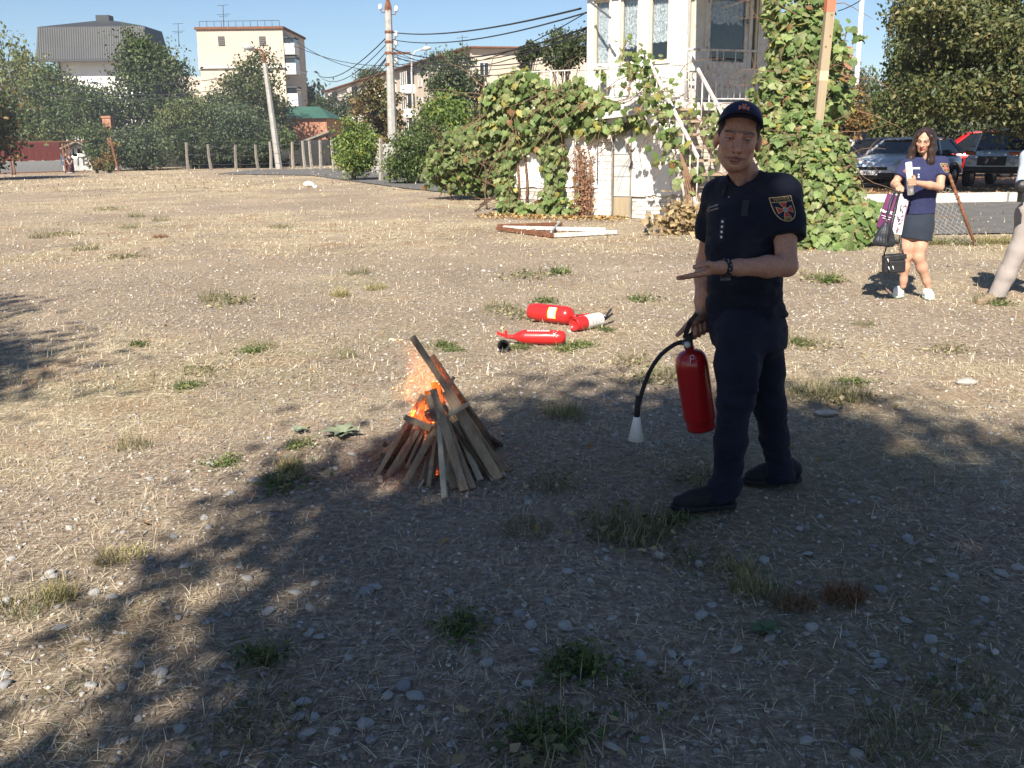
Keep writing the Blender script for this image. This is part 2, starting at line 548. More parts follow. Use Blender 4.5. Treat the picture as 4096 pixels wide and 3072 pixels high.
variants = []
for k in range(10):
 nn = ICO_V * (0.55 + .9 * np.random.default_rng(k).random((12 if len(ICO_V) == 12 else len(ICO_V), 1)))
 variants.append(nn * np.array([1, .62 + .3 * random.random(), .42 + .25 * random.random()]))
Vs = []; Fs = []; Cs = []; off = 0
STONE = np.array([[.30, .285, .265], [.24, .23, .22], [.36, .33, .29], [.19, .178, .165], [.42, .40, .37], [.29, .245, .20]])
for (n, y0, y1, s0, s1) in ((15000, 1.5, 5.2, .0035, .010), (5200, 1.5, 6, .006, .015), (20000, 5, 12, .006, .018), (7000, 11, 26, .013, .030)):
 x, y = scatter(n, y0, y1)
 keep = rng.random(n) < (1.08 - .85 * straw_cover(x, y)) * (.35 + .9 * vnoise(np.stack([x, y], -1), 1.1))
 x = x[keep]; y = y[keep]; n = len(x)
 s = s0 + (s1 - s0) * rng.random(n) ** 2.5
 vi = rng.integers(0, 10, n)
 base = np.stack(variants)[vi]
 Vp = np.einsum('nij,nvj->nvi', rot_z(rng.random(n) * 2 * PI), base) * s[:, None, None]
 Vp += np.stack([x, y, gz(x, y) + s * .22], -1)[:, None, :]
 c = STONE[rng.choice(6, n, p=[.25, .22, .16, .17, .06, .14])] * (.6 + .95 * rng.random((n, 1)))
 Vs.append(Vp.reshape(-1, 3)); Fs.append((np.arange(n) * len(ICO_V))[:, None, None] + ICO_F[None] + off)
 Fs[-1] = Fs[-1].reshape(-1, 3)
 Cs.append(np.repeat(c, len(ICO_V), axis=0)); off += n * len(ICO_V)
MAT['pebble'] = tint_mat('pebble', .9, 0, .2, .25, 120, .3)
o = link('gravel', np_mesh('gravel', np.concatenate(Vs), np.concatenate(Fs), np.concatenate(Cs)), MAT['pebble'])
tag(o, 'loose grey and buff gravel scattered through the dry grass', 'gravel', kind='stuff')

# stones one can pick out
MAT['stone'] = pmat('grey_stone', (.43, .42, .41), (.32, .315, .31), 22, .88, .5, 60, c3=(.42, .405, .38), s3=.8)
MAT['stone_dark'] = pmat('dark_stone', (.31, .31, .32), (.23, .23, .24), 20, .88, .5, 60, c3=(.33, .32, .31))
MAT['stone_pale'] = pmat('pale_stone', (.45, .43, .395), (.36, .34, .31), 20, .88, .5, 60)
smesh = []
for k in range(12):
 r2 = np.random.default_rng(100 + k)
 U = ICO2_V.copy()
 q = 1 + .55 * (vnoise(U + k * 3.1, 1.2)[:, None] - .5) + .30 * (vnoise(U + k * 7.7, 2.7)[:, None] - .5)
 for _ in range(5):     # broken flat faces
  nrm = r2.normal(size=3); nrm /= np.linalg.norm(nrm); dd = .62 + .2 * r2.random()
  h = (U * q) @ nrm; U = np.where((h > dd)[:, None], U * q - (h - dd)[:, None] * nrm, U * q) / q
 U = U * q * np.array([1, .6 + .3 * r2.random(), .42 + .22 * r2.random()])
 me = np_mesh('stone', U, ICO2_F, smooth=False)
 me.materials.append(MAT[['stone', 'stone', 'stone_dark', 'stone_pale'][k % 4]])
 smesh.append(me)
def zone(px, py):
 if py < 300: return 'far out on the left of the field' if px < 330 else 'in mid field before the outbuilding' if px < 690 else 'near the woman' if px > 800 else 'beyond the man'
 if py < 400: return 'in the sun on the left' if px < 330 else 'beyond the bonfire' if px < 480 else 'around the lying fire extinguishers' if px < 690 else 'in the sun right of the man' if px > 780 else 'beyond the man'
 if py < 520: return 'left of the bonfire' if px < 370 else 'close beside the bonfire' if px < 520 else 'between bonfire and man' if px < 720 else 'right of the man\'s legs'
 if py < 640: return 'in the lower left' if px < 300 else 'in the shade before the bonfire' if px < 640 else 'in the shade before the man'
 return 'at the bottom ' + ('left' if px < 340 else 'centre' if px < 680 else 'right')
stone_px = [(305, 707), (315, 722), (367, 594), (375, 590), (268, 612), (240, 568), (228, 614), (248, 580), (308, 636), (320, 640), (372, 744), (388, 700), (365, 728),
   (180, 735), (298, 722), (612, 622), (630, 540), (568, 574), (655, 556), (660, 556), (702, 556), (532, 630), (520, 618), (566, 632), (534, 655), (640, 661),
   (620, 668), (736, 652), (840, 588), (908, 536), (910, 540), (838, 384), (968, 384), (1005, 482), (880, 590), (812, 628), (876, 658), (868, 704), (645, 743),
   (612, 751), (650, 668), (632, 720), (498, 626), (486, 668), (416, 700), (420, 711), (404, 690), (310, 610), (296, 594), (92, 690), (130, 605), (112, 600),
   (54, 580), (12, 562), (60, 632), (140, 668), (160, 676), (96, 596), (232, 496), (254, 484), (205, 520), (150, 480), (208, 622), (335, 470), (353, 456),
   (700, 617), (742, 560), (765, 560), (808, 553), (820, 516), (852, 500), (930, 560), (952, 575), (985, 600), (700, 690), (770, 640), (905, 620), (930, 640)]
k = 0
def put_stone(x, y, s, k, pxy):
 o = bpy.data.objects.new('stone', smesh[k % 12]); col.objects.link(o)
 z = float(gz(x, y))
 o.location = (x, y, z + s * .18); o.scale = (s, s, s * (.8 + .3 * random.random())); o.rotation_euler = (random.uniform(-.25, .25), random.uniform(-.25, .25), random.uniform(0, 6.28))
 kind = ['mid grey', 'mid grey', 'dark grey', 'pale buff'][k % 4]
 z_ = zone(*pxy); tag(o, 'small %s stone lying loose on the ground %s' % (kind, z_), 'stone', 'loose %s stones %s' % (kind, z_))
for (px, py) in stone_px:
 p = gp(px, py); put_stone(p.x, p.y, random.uniform(.017, .031), k, (px, py)); k += 1
for _ in range(120):
 py = 400 + 360 * random.random() ** .8; px = random.uniform(5, 1019)
 p = gp(px, py)
 put_stone(p.x, p.y, random.uniform(.011, .023) * (1 if random.random() < .8 else 1.4), k, (px, py)); k += 1
o = bpy.data.objects.new('stone', smesh[3]); col.objects.link(o); p = gp(826, 416); o.location = (p.x, p.y, .02); o.scale = (.07, .06, .04)
tag(o, 'flat pale stone in the sun right of the man in navy uniform', 'stone')
o = bpy.data.objects.new('stone', smesh[7]); col.objects.link(o); p = gp(967, 385); o.location = (p.x, p.y, .02); o.scale = (.075, .06, .04)
tag(o, 'pale stone in the sunlit dry grass below the woman in white trainers', 'stone')
# ------------------------------------------------------------------ roads
def sheet(name, poly, z, mat, label, cat, kind='structure'):
 m = MB(); m.add([(x, y, z) for x, y in poly], [tuple(range(len(poly)))])
 return tag(m.build(name, mat), label, cat, kind=kind)

# street behind the booth on the right, with its kerb and the leafy verge the cars stand on
sheet('road', [(6.4, 15.2)] + [(6.4 + 1.1 * i, 15.2 + .045 * 1.1 * i + random.uniform(-.10, .12)) for i in range(1, 48)] + [(60, 27.0), (8.0, 22.4)], .022, MAT['asphalt'], 'grey asphalt road behind the leaning rusty post', 'road')
MAT['verge'] = pmat('leafy_soil', (.17, .115, .075), (.25, .17, .105), 9, .95, .6, 60, c3=(.35, .22, .12), s3=2.2)
sheet('verge', [(2, 22.6), (60, 27.5), (60, 60), (2, 50)], .06, MAT['verge'], 'bare verge covered in brown fallen leaves under the parked cars', 'verge')
MAT['kerb'] = pmat('kerb_stone', (.58, .56, .53), (.46, .44, .41), 3, .9, .4, 50)
kb = thing('kerb', 'pale concrete kerb stones along the far side of the road', 'kerb', (6.4, 22.35, 0))
ka = Vector((6.0, 22.30, .10)); kbv = Vector((60, 27.05, .10)); kd = (kbv - ka).normalized()
me = MB().box((0, 0, 0), (1.94, .18, .26)).mesh('kerb_stone'); me.materials.append(MAT['kerb'])
for i in range(18):
 o = bpy.data.objects.new('kerb_stone', me); col.objects.link(o); o.parent = kb
 c = ka + kd * (2.0 * i + 1); o.location = c - kb.location + Vector((0, 0, random.uniform(-.01, .01)))
 o.rotation_euler = (0, 0, math.atan2(kd.y, kd.x) + random.uniform(-.006, .006))
# street behind the field, seen between the concrete posts
sheet('side_street', [(-16, 52), (-10.0, 48), (-3.6, 33), (1, 24.6), (8, 31), (2, 52), (-4, 60), (-16, 60)], .03, MAT['asphalt'], 'grey side street seen between the concrete fence posts', 'road')

# ------------------------------------------------------------------ far buildings
MAT['grey_roof'] = pmat('grey_profiled_metal', (.058, .062, .068), (.047, .051, .057), .6, .5, .05, 10, metal=.2)
MAT['white_wall'] = pmat('white_rendered_wall', (.80, .79, .77), (.72, .71, .69), .5, .9, .1, 8)
MAT['tile_wall'] = pmat('pink_beige_wall', (.53, .46, .385), (.48, .41, .345), .7, .9, .1, 6)
MAT['cream_wall'] = pmat('cream_rendered_wall', (.56, .48, .38), (.50, .44, .35), .4, .9, .1, 6)
MAT['block_wall'] = pmat('aged_cream_panel', (.56, .48, .38), (.48, .41, .33), .35, .9, .1, 5, c3=(.40, .35, .29), s3=1.4)
MAT['red_brick'] = pmat('orange_brick', (.34, .165, .10), (.27, .13, .085), 3, .9, .3, 20, c3=(.50, .27, .17))
MAT['green_roof'] = pmat('green_roofing', (.045, .12, .09), (.035, .095, .07), 1.2, .6, .1, 10)
MAT['grey_board'] = pmat('weathered_board', (.26, .235, .20), (.18, .16, .14), 3, .9, .4, 30)
MAT['dark_trim'] = pmat('dark_trim', (.05, .052, .06), (.07, .07, .08), 3, .6)
MAT['curtain_dark'] = pmat('dim_room', (.10, .095, .09), (.15, .14, .13), 2, .9)

# 1 dark mansard building with white wall
Y0 = 100.0
x0 = xat(52, Y0); x1 = xat(157, Y0); z_b = zat(59, Y0, 60); z_t = zat(27, Y0, 60); z_r = zat(17, Y0, 115)
hb = thing('mansard_building', 'white walled building under a tall grey ribbed metal mansard roof', 'building', (x0, Y0, 0))
m = MB(); xl = x0 + 1.4
m.box(((xl + x1) / 2, Y0 + 2.5, z_b / 2), (x1 - xl, 4, z_b)); m.build('wall', MAT['white_wall'], hb)
m = MB()
top = [(x0 + .25, Y0 - .2), (x1, Y0 - .2), (x1, Y0 + 5), (x0 + .25, Y0 + 5)]
bot = [(x0, Y0 - .9), (x1 + .5, Y0 - .9), (x1 + .5, Y0 + 5.5), (x0, Y0 + 5.5)]
m.add([(a, b2, z_b - .12) for a, b2 in bot] + [(a, b2, z_t) for a, b2 in top], [(3, 2, 1, 0), (0, 1, 5, 4), (1, 2, 6, 5), (2, 3, 7, 6), (3, 0, 4, 7)])
rf = m.build('mansard_roof', MAT['grey_roof'], hb)
m = MB(); n = 62
for i in range(n):
 t = (i + .5) / n
 a = Vector((x0 + .08 + (x1 - x0) * t, Y0 - .93, z_b - .1)); c = Vector((x0 + .3 + (x1 - x0 - .1) * t, Y0 - .23, z_t))
 m.beam(a, c, .075, .07, (0, -1, 0))
r = m.build('rib', MAT['grey_roof'], rf); tag(r, kind='stuff')
m = MB()
cx_ = xat(112, Y0); m.add([(x0 + .2, Y0 - .25, z_t), (x1, Y0 - .25, z_t), (x1, Y0 + 5, z_t), (x0 + .2, Y0 + 5, z_t), (cx_, Y0 + 2, z_r), (cx_ + .8, Y0 + 3.4, z_r)],
   [(0, 1, 4), (1, 2, 5, 4), (2, 3, 5), (3, 0, 4, 5)])
m.build('upper_roof', MAT['grey_roof'], hb)
m = MB(); m.box((xat(110, Y0), Y0 + 2.5, z_r - .55), (1.35, 1.2, 2.0)); m.build('roof_vent', MAT['grey_roof'], hb)
m = MB(); m.box(((x0 + x1) / 2, Y0 - .75, z_b - .22), (x1 - x0, .5, .2)); m.build('fascia', MAT['dark_trim'], hb)
m = MB(); m.tube([(xl + .3, Y0 + .35, z_b - .3), (xl + .45, Y0 + .35, 1)], .09, 8); m.build('downpipe', MAT['dark_trim'], hb)

def windows(parent, spots, wd, ht, nx, ny, glass='glass', frame='white_metal'):
 """spots: (centre) list; nx,ny outward normal of the wall in plan"""
 nrm = Vector((nx, ny, 0)).normalized(); ux = Vector((-nrm.y, nrm.x, 0)); uz = Vector((0, 0, 1))
 rotm = Matrix((ux, -nrm, uz)).transposed()
 for c in spots:
  c = Vector(c)
  m = MB(); t = wd * .07 + .02
  for sx in (-1, 1): m.box(c + ux * sx * (wd / 2 - t / 2) + nrm * .05, (t, .14, ht), rotm)
  for sz in (-1, 1): m.box(c + uz * sz * (ht / 2 - t / 2) + nrm * .05, (wd - 2 * t, .14, t), rotm)
  m.box(c + nrm * .045, (t * .8, .10, ht - 2 * t), rotm)
  f = m.build('window', MAT[frame], parent)
  g = MB(); g.box(c + nrm * .01, (wd - t, .03, ht - t), rotm); g.build('pane', MAT[glass], f)

# 2 tall beige tiled block
Y0 = 96.0
x0 = xat(199, Y0, 60); x1 = xat(284.5, Y0, 60); zt = zat(29, Y0, 230); zm = zat(67, Y0, 240)
hb = thing('beige_apartment_block', 'tall blank beige tiled apartment block with cream lower storeys', 'building', (x0, Y0, 0))
m = MB(); m.box(((x0 + x1) / 2, Y0 + 5, (zt + zm) / 2), (x1 - x0, 10, zt - zm)); m.build('tiled_wall', MAT['tile_wall'], hb)
m = MB(); m.box(((x0 + x1) / 2, Y0 + 5, zm / 2 - .05), (x1 - x0 - .1, 9.9, zm - .1)); m.build('lower_wall', MAT['cream_wall'], hb)
m = MB(); m.box(((x0 + x1) / 2, Y0 + 4.9, zm - .03), (x1 - x0 + .12, 10.2, .14)); m.build('string_course', MAT['white_wall'], hb)
m = MB(); m.box(((x0 + x1) / 2, Y0 + 4.95, zt + .08), (x1 - x0 + .3, 10.3, .22)); m.build('parapet', MAT['rust'], hb)
m = MB()
for i in range(1, 30): m.box((x0 + (x1 - x0) * i / 30, Y0 - .003, (zt + zm) / 2), (.025, .012, zt - zm))
for i in range(1, 12): m.box(((x0 + x1) / 2, Y0 - .006, zm + (zt - zm) * i / 12), (x1 - x0, .012, .025))
tag(m.build('tile_joint', pmat('tile_joint', (.48, .40, .33), rough=.9), hb), kind='stuff')
for px in (221.5, 262.5):
 m = MB(); c = pt(px, 41, Y0); m.box((c.x, Y0 - .02, c.z), (.62, .1, .85)); vo = m.build('wall_vent', MAT['dark_trim'], hb)
 m = MB()
 for q in range(5): m.box((c.x, Y0 - .09, c.z - .34 + .17 * q), (.60, .03, .05))
 m.build('louvre', MAT['grey_board'], vo)
m = MB()   # roof rail
for i in range(12): m.tube([(x0 + .3 + (x1 - x0 - .6) * i / 11, Y0 + .2, zt + .15), (x0 + .3 + (x1 - x0 - .6) * i / 11, Y0 + .2, zt + .75)], .025, 5)
m.tube([(x0 + .3, Y0 + .2, zt + .75), (x1 - .3, Y0 + .2, zt + .75)], .025, 5)
m.build('roof_rail', MAT['dark_trim'], hb)
# receding left flank with windows
fx = xat(176, 108, 60)
m = MB(); m.add([(x0 - .02, Y0 + .3, 0), (fx, 116, 0), (fx, 116, zt - .4), (x0 - .02, Y0 + .3, zt)], [(0, 1, 2, 3)])
m.add([(fx, 116, 0), (fx - 4, 116, 0), (fx - 4, 116, zt - 3.0), (fx, 116, zt - 3.0)], [(0, 1, 2, 3)])
m.build('side_wall', MAT['tile_wall'], hb)
fl = Vector((fx - x0, 19.7, 0)).normalized(); fn = Vector((-fl.y, fl.x, 0))
sp = []
for t in (2.5, 7, 11.5):
 for z in (zt - 2.2, zt - 5.0, zt - 7.8): sp.append(Vector((x0, Y0 + .3, z)) + fl * t)
windows(hb, sp, 1.1, 1.5, fn.x, fn.y)
# glazed balconies on the right flank
for k, (za, zb) in enumerate(((38, 54), (58, 74), (88, 106))):
 za_, zb_ = zat(za, Y0, 292), zat(zb, Y0, 292)
 m = MB(); m.box((x1 + .5, Y0 + 1.2, (za_ * .35 + zb_ * .65)), (1.0, 2.0, (za_ - zb_) * .7)); bo = m.build('balcony', MAT['white_wall'], hb)
 m = MB(); m.box((x1 + .47, Y0 + 1.2, za_ * .83 + zb_ * .17), (.94, 1.9, (za_ - zb_) * .36)); m.build('pane', MAT['glass'], bo)
 m = MB(); m.box((x1 + .5, Y0 + 1.2, za_ + .1), (1.1, 2.1, .14)); m.build('balcony_roof', MAT['dark_trim'], bo)
# antennas on the roofs
def antenna(px, py0, py1, Y, label):
 a = pt(px, py1, Y); bq = pt(px - 1, py0, Y)
 m = MB(); m.tube([a, bq], .035, 5)
 hgt = bq.z - a.z
 for q, wq in ((.98, .9), (.62, 1.1), (.55, .7)):
  p = a.lerp(bq, q); m.tube([p - Vector((wq * .6, 0, -.05)), p + Vector((wq * .6, 0, .1))], .02, 4)
 tag(m.build('roof_antenna', MAT['dark_trim']), label, 'antenna', 'television antennas on the roofs')
antenna(224, 5.5, 31, 98, 'tallest roof antenna, on the beige tiled block')
antenna(179, 24, 45, 104, 'thin roof antenna left of the beige tiled block')
antenna(465, 45, 65, 165, 'roof antenna on the left end of the long apartment block')

# 3 long apartment block receding to the left
A = pt(471.5, 49, 95); B = pt(325, 92, 172)
zr = (A.z + B.z) / 2
A = Vector((A.x, A.y, 0)); B = Vector((B.x, B.y, 0)); Cc = A + Vector((13.5, 3.2, 0))
hb = thing('long_apartment_block', 'long cream apartment block receding behind the concrete utility pole', 'building', A)
ln = (B - A); L_ = ln.length; ld = ln.normalized(); nrm = Vector((ld.y, -ld.x, 0))
if nrm.y > 0: nrm = -nrm
D = Cc + ln
m = MB()
P4 = [A, B, D, Cc]
m.add([(p.x, p.y, 0) for p in P4] + [(p.x, p.y, zr) for p in P4], [(0, 1, 5, 4), (1, 2, 6, 5), (2, 3, 7, 6), (3, 0, 4, 7), (4, 5, 6, 7)])
wl = m.build('wall', MAT['block_wall'], hb, fix=True)
m = MB()
m.beam(A + nrm * .3 + Vector((0, 0, zr + .08)), B + nrm * .3 + Vector((0, 0, zr + .08)), .9, .14)
m.beam(A + Vector((-.2, -.3, zr + .081)), Cc + Vector((0, -.3, zr + .081)), .8, .13)
m.build('roof_edge', MAT['rust'], hb)
sp = []; bal = []
nw = 20
for i in range(nw):
 t = (i + .6) / nw * L_
 for fl_ in range(4):
  z = zr - 1.75 - 2.75 * fl_
  c = A + ld * t + Vector((0, 0, z))
  if i % 4 == 1: bal.append(c)
  else: sp.append(c)
windows(hb, sp, 1.5, 1.5, nrm.x, nrm.y)
rt = Matrix((ld, -nrm, Vector((0, 0, 1)))).transposed()
for c in bal:
 m = MB(); m.box(c + nrm * .5 + Vector((0, 0, -.85)), (3.0, 1.0, 1.0), rt); bo = m.build('balcony', MAT['white_wall'], hb)
 m = MB(); m.box(c + nrm * .45 + Vector((0, 0, .4)), (2.8, .9, 1.45), rt); m.build('pane', MAT['glass'], bo)
 for q in (-1.4, -.5, .5, 1.4): MB().box(c + ld * q + nrm * .93 + Vector((0, 0, .4)), (.09, .1, 1.5), rt).build('mullion', MAT['white_metal'], bo)
e = (Cc - A).normalized(); en = Vector((e.y, -e.x, 0))
windows(hb, [A + e * 1.2 + Vector((0, 0, zr - 1.9)), A + e * 12.0 + Vector((0, 0, zr - 1.9))], 1.0, 1.3, en.x, en.y)
for k_, t in enumerate((8, 22, 36, 50, 64)):
 p = A + ld * t + Vector((1.5, 2.0, zr))
 m = MB(); m.tube([p, p + Vector((0, 0, 2.2 + .5 * (k_ % 3)))], .04, 5); m.tube([p + Vector((-.6, 0, 1.9)), p + Vector((.6, 0, 2.0))], .025, 4)
 tag(m.build('roof_antenna', MAT['dark_trim']), 'thin antenna standing on the roof of the long apartment block', 'antenna', 'antennas along the long roof')

# 4 brick house with green roof
Y0 = 84.0
x0 = xat(283, Y0, 128); x1 = xat(327, Y0, 128); zt = zat(118.5, Y0, 300); zr = zat(109, Y0, 300)
hb = thing('brick_house', 'orange brick house with a green roof behind the leaning lamp post', 'house', (x0, Y0, 0))
wallo = MB().box(((x0 + x1) / 2, Y0 + 4, zt / 2), (x1 - x0, 8, zt)).build('wall', MAT['red_brick'], hb)
m = MB(); e = .35
m.add([(x0 - 1.2, Y0 - e, zt), (x1 + e, Y0 - e, zt), (x1 + e, Y0 + 8 + e, zt), (x0 - 1.2, Y0 + 8 + e, zt), (x0 - .4, Y0 + 3, zr + .3), (x1 - 1.2, Y0 + 3, zr + .3)],
   [(0, 1, 5, 4), (1, 2, 5), (2, 3, 4, 5), (3, 0, 4), (3, 2, 1, 0)]); m.build('roof', MAT['green_roof'], hb)
windows(hb, [Vector((x0 - .9, Y0 + .2, zat(124, Y0)))], 1.5, 1.7, 0, -1)
MB().box((x0 - .9, Y0 + 1.2, zt / 2), (1.9, 1.9, zt - .3)).build('porch', MAT['white_wall'], hb)
# lean-to in front of the brick house
Y0 = 72.0
c0 = pt(303, 143, Y0); c1 = pt(333, 133, Y0)
hb = thing('lean_to', 'ramshackle lean-to of grey boards in front of the brick house', 'shed', (c0.x, Y0, 0))
m = MB(); m.beam(c0, c1 + Vector((0, 0, .1)), 3.4, .12, (0, 0, 1)); m.build('roof', MAT['grey_board'], hb)
for k_ in range(9):
 t = k_ / 8
 m = MB(); a = c0.lerp(c1, t); m.box((a.x, Y0 + 1.2, a.z / 2 - .1), (.36, .04, a.z - .2)); m.build('board', MAT['grey_board'], hb)
for t in (.05, .9):
 a = c0.lerp(c1, t); m = MB(); m.tube([(a.x, Y0 - 1.3, 0), (a.x, Y0 - 1.3, a.z - .1)], .08, 6); m.build('post', MAT['dark_wood'], hb)

# 5 shed with lettering, left
Y0 = 63.0
p0 = pt(60.5, 150, Y0); x0 = p0.x; x1 = xat(90, Y0); zt = zat(152, Y0, 63); zr = zat(143, Y0, 80); xm = xat(80.5, Y0)
hb = thing('garage_shed', 'low grey rendered shed with peeling paint and black graffiti', 'shed', (x0, Y0, 0))
m = MB(); po = [(x0, 0), (x1, 0), (x1, zt + .25), (xm, zr), (x0, zt)]
m.prism(po, (0, Y0, 0), (1, 0, 0), (0, 0, 1), (0, 1, 0), 3.2); m.build('wall', pmat('peeling_render', (.40, .42, .42), (.30, .30, .29), 1.3, .9, .3, 12, c3=(.62, .61, .58), s3=1.7), hb, fix=True)
m = MB(); m.beam((x0 - .35, Y0 + 1.4, zt - .08 + .06), (xm, Y0 + 1.4, zr + .10), 4.0, .09, (0, 0, 1)); m.beam((xm, Y0 + 1.4, zr + .10), (x1 + .2, Y0 + 1.4, zt + .30), 4.0, .088, (0, 0, 1)); m.build('roof', MAT['grey_board'], hb)
def text_mesh(name, body, size, mat, M4, parent=None, extrude=.002, align='CENTER', shear=0.0, space=1.0, bold=0.0):
 c = bpy.data.curves.new(name, 'FONT'); c.body = body; c.size = size; c.extrude = extrude; c.align_x = align; c.align_y = 'CENTER'
 c.shear = shear; c.space_character = space; c.offset = bold; c.resolution_u = 3
 o = bpy.data.objects.new(name, c); col.objects.link(o)
 bpy.context.view_layer.update()
 me = bpy.data.meshes.new_from_object(o.evaluated_get(bpy.context.evaluated_depsgraph_get()))
 bpy.data.objects.remove(o); bpy.data.curves.remove(c)
 me.transform(M4); me.materials.clear()
 return link(name, me, mat, parent)
MAT['black_paint'] = pmat('black_paint', (.03, .03, .04), rough=.7)
FRONT = Matrix(((1, 0, 0, 0), (0, 0, -1, 0), (0, 1, 0, 0), (0, 0, 0, 1)))    # text facing -Y
c = pt(76, 161.5, Y0)
text_mesh('graffiti', 'VITB', .85, MAT['black_paint'], Matrix.Translation((c.x, Y0 - .012, c.z)) @ FRONT, hb, .003, shear=.1)
for (ax, ay, sx, sz) in ((70, 151, .55, .4), (78, 151.5, .7, .5), (75, 155, .35, .3), (80, 149, .35, .45)):
 c = pt(ax, ay + 1, Y0); o = MB().box((c.x, Y0 - .006, c.z), (sx, .02, sz)).build('paint_patch', MAT['white_wall'], hb)
# brick chimney stack on a small ruined house
Y0 = 66.0
c = pt(109, 128, Y0)
hb = thing('brick_chimney', 'old stepped orange brick chimney among the trees', 'chimney', (c.x, Y0, 0))
m = MB(); zt = zat(118, Y0, 109); m.box((c.x, Y0, zt - 1.6), (.56, .6, 3.2)); m.build('stack', MAT['red_brick'], hb)
m = MB(); m.box((c.x - .25, Y0, zat(128.5, Y0, 109) / 2), (.95, .9, zat(128.5, Y0, 109))); m.build('base', MAT['red_brick'], hb)
m = MB(); m.box((c.x, Y0, zt + .06), (.66, .7, .14)); m.build('cap', MAT['red_brick'], hb)

# ------------------------------------------------------------------ fences at the back of the field
# red sheet fence on a grey footing
fa = Vector((xat(-30, 56), 56, 0)); fb = Vector((xat(136, 66), 66, 0))
hb = thing('red_sheet_fence', 'dull red sheet metal fence on a grey concrete footing', 'fence', fa)
d = (fb - fa); n = 26; dd = d.normalized()
rt = Matrix((dd, Vector((-dd.y, dd.x, 0)), Vector((0, 0, 1)))).transposed()
sl = d.length / n
gap = lambda t: xat(57, 60) - .3 < (fa + d * t).x < xat(92, 61)
pm = MB().box((0, 0, 0), (sl * .985, .05, 1.15)).mesh('sheet_panel'); pm.materials.append(MAT['red_oxide'])
fm_ = MB().box((0, 0, 0), (sl * .995, .22, .72)).mesh('footing'); fm_.materials.append(pmat('grey_footing', (.42, .44, .45), (.33, .34, .35), .9, .9, .3, 10))
for i in range(n):
 if gap((i + .5) / n): continue
 c = fa + d * ((i + .5) / n)
 for me_, z in ((pm, 1.32 + random.uniform(-.03, .03)), (fm_, .36)):
  o = bpy.data.objects.new(me_.name, me_); col.objects.link(o); o.parent = hb; o.location = c + Vector((0, 0, z)) - fa
  o.rotation_euler = rt.to_euler()
# rusty iron frame fence in front of it
fa = Vector((xat(-40, 54), 54, 0)); fb = gp(97, 172.5)
fb = Vector((fb.x, 58, 0))
hb = thing('iron_fence', 'rusty iron post and rail fence in front of the red sheet fence', 'fence', fa)
rail = MB()
for k_, px in enumerate((-12, 14, 16, 54, 56.5, 59, 95.5)):
 t = (xat(px, 56) - fa.x) / (fb.x - fa.x); p = fa.lerp(fb, t)
 m = MB(); m.beam(p, p + Vector((-.02 if k_ < 6 else -.25, 0, 1.9)), .10 if k_ in (3, 6) else .06, .07); m.build('post', MAT['rust'], hb)
for z in (.12, 1.85):
 m = MB(); m.beam(fa + Vector((0, -.06, z)), fb + Vector((0, -.06, z)), .06, .06); m.build('rail', MAT['rust'], hb)

# concrete posts with wire netting
fence_px = [(735, 668), (806, 664), (893, 664), (1012, 664), (1080, 666)]
post_px = [(188, 168.5), (211, 168), (236, 168), (258, 167), (271, 168.5), (293, 166), (305, 168), (312, 168.2), (321, 170), (334.5, 172), (344, 173), (353.5, 176), (381, 181)]
hb = thing('wire_fence', 'old concrete post and wire fence along the back of the field', 'fence', gp(293, 166))
MAT['post_conc'] = pmat('rough_post_concrete', (.36, .325, .28), (.27, .245, .21), 5, .95, .6, 40)
tops = []
for i, (px, py) in enumerate(post_px):
 p = gp(px, py); p.y = min(p.y, 60); p = Vector((xat(px, p.y, py), p.y, 0))
 h_ = 1.62 + random.uniform(-.12, .1) if px < 300 else 1.75
 m = MB(); tip = p + Vector((random.uniform(-.08, .08), 0, h_)); mid = p.lerp(tip, .5) + Vector((random.uniform(-.04, .04), 0, 0))
 m.tube([p, mid, tip], [.10, .085, .075], 4, sm=False); m.build('post', MAT['post_conc'] if px > 262 else MAT['grey_board'], hb)  # posts left of the lamp take a darker colour, shade painted in
 tops.append((p, tip))
for i in range(len(tops) - 1):
 m = MB(); (a, at_), (b2, bt) = tops[i], tops[i + 1]
 for t in (.25, .6, .93):
  p, q = a.lerp(at_, t), b2.lerp(bt, t); mid = (p + q) / 2 - Vector((0, 0, .06))
  m.tube([p, mid, q], .012, 4)
 m.build('wire', MAT['dark_trim'], hb)
# yard wall beyond the side street, dark of the undergrowth put into its colour
a = Vector((xat(150, 70), 71, 0)); b2 = Vector((xat(330, 70), 70, 0))
hb = tag(MB().beam(a + Vector((0, 0, .9)), b2 + Vector((0, 0, .9)), 1.8, .2, (0, 1, 0)).build('yard_wall', pmat('undergrowth_dark', (.035, .035, .034), (.025, .024, .023), 2, .9, .3, 10)), 'yard wall coloured as the dark undergrowth beneath the trees behind the concrete posts', 'wall')
a = Vector((xat(372, 52), 52, 0)); b2 = Vector((xat(425, 52), 50, 0))
m = MB(); m.beam(a + Vector((0, 0, .75)), b2 + Vector((0, 0, .75)), 1.5, .25, (0, 1, 0))
tag(m.build('block_wall', MAT['concrete']), 'low grey block wall behind the shrubs and the utility pole', 'wall')

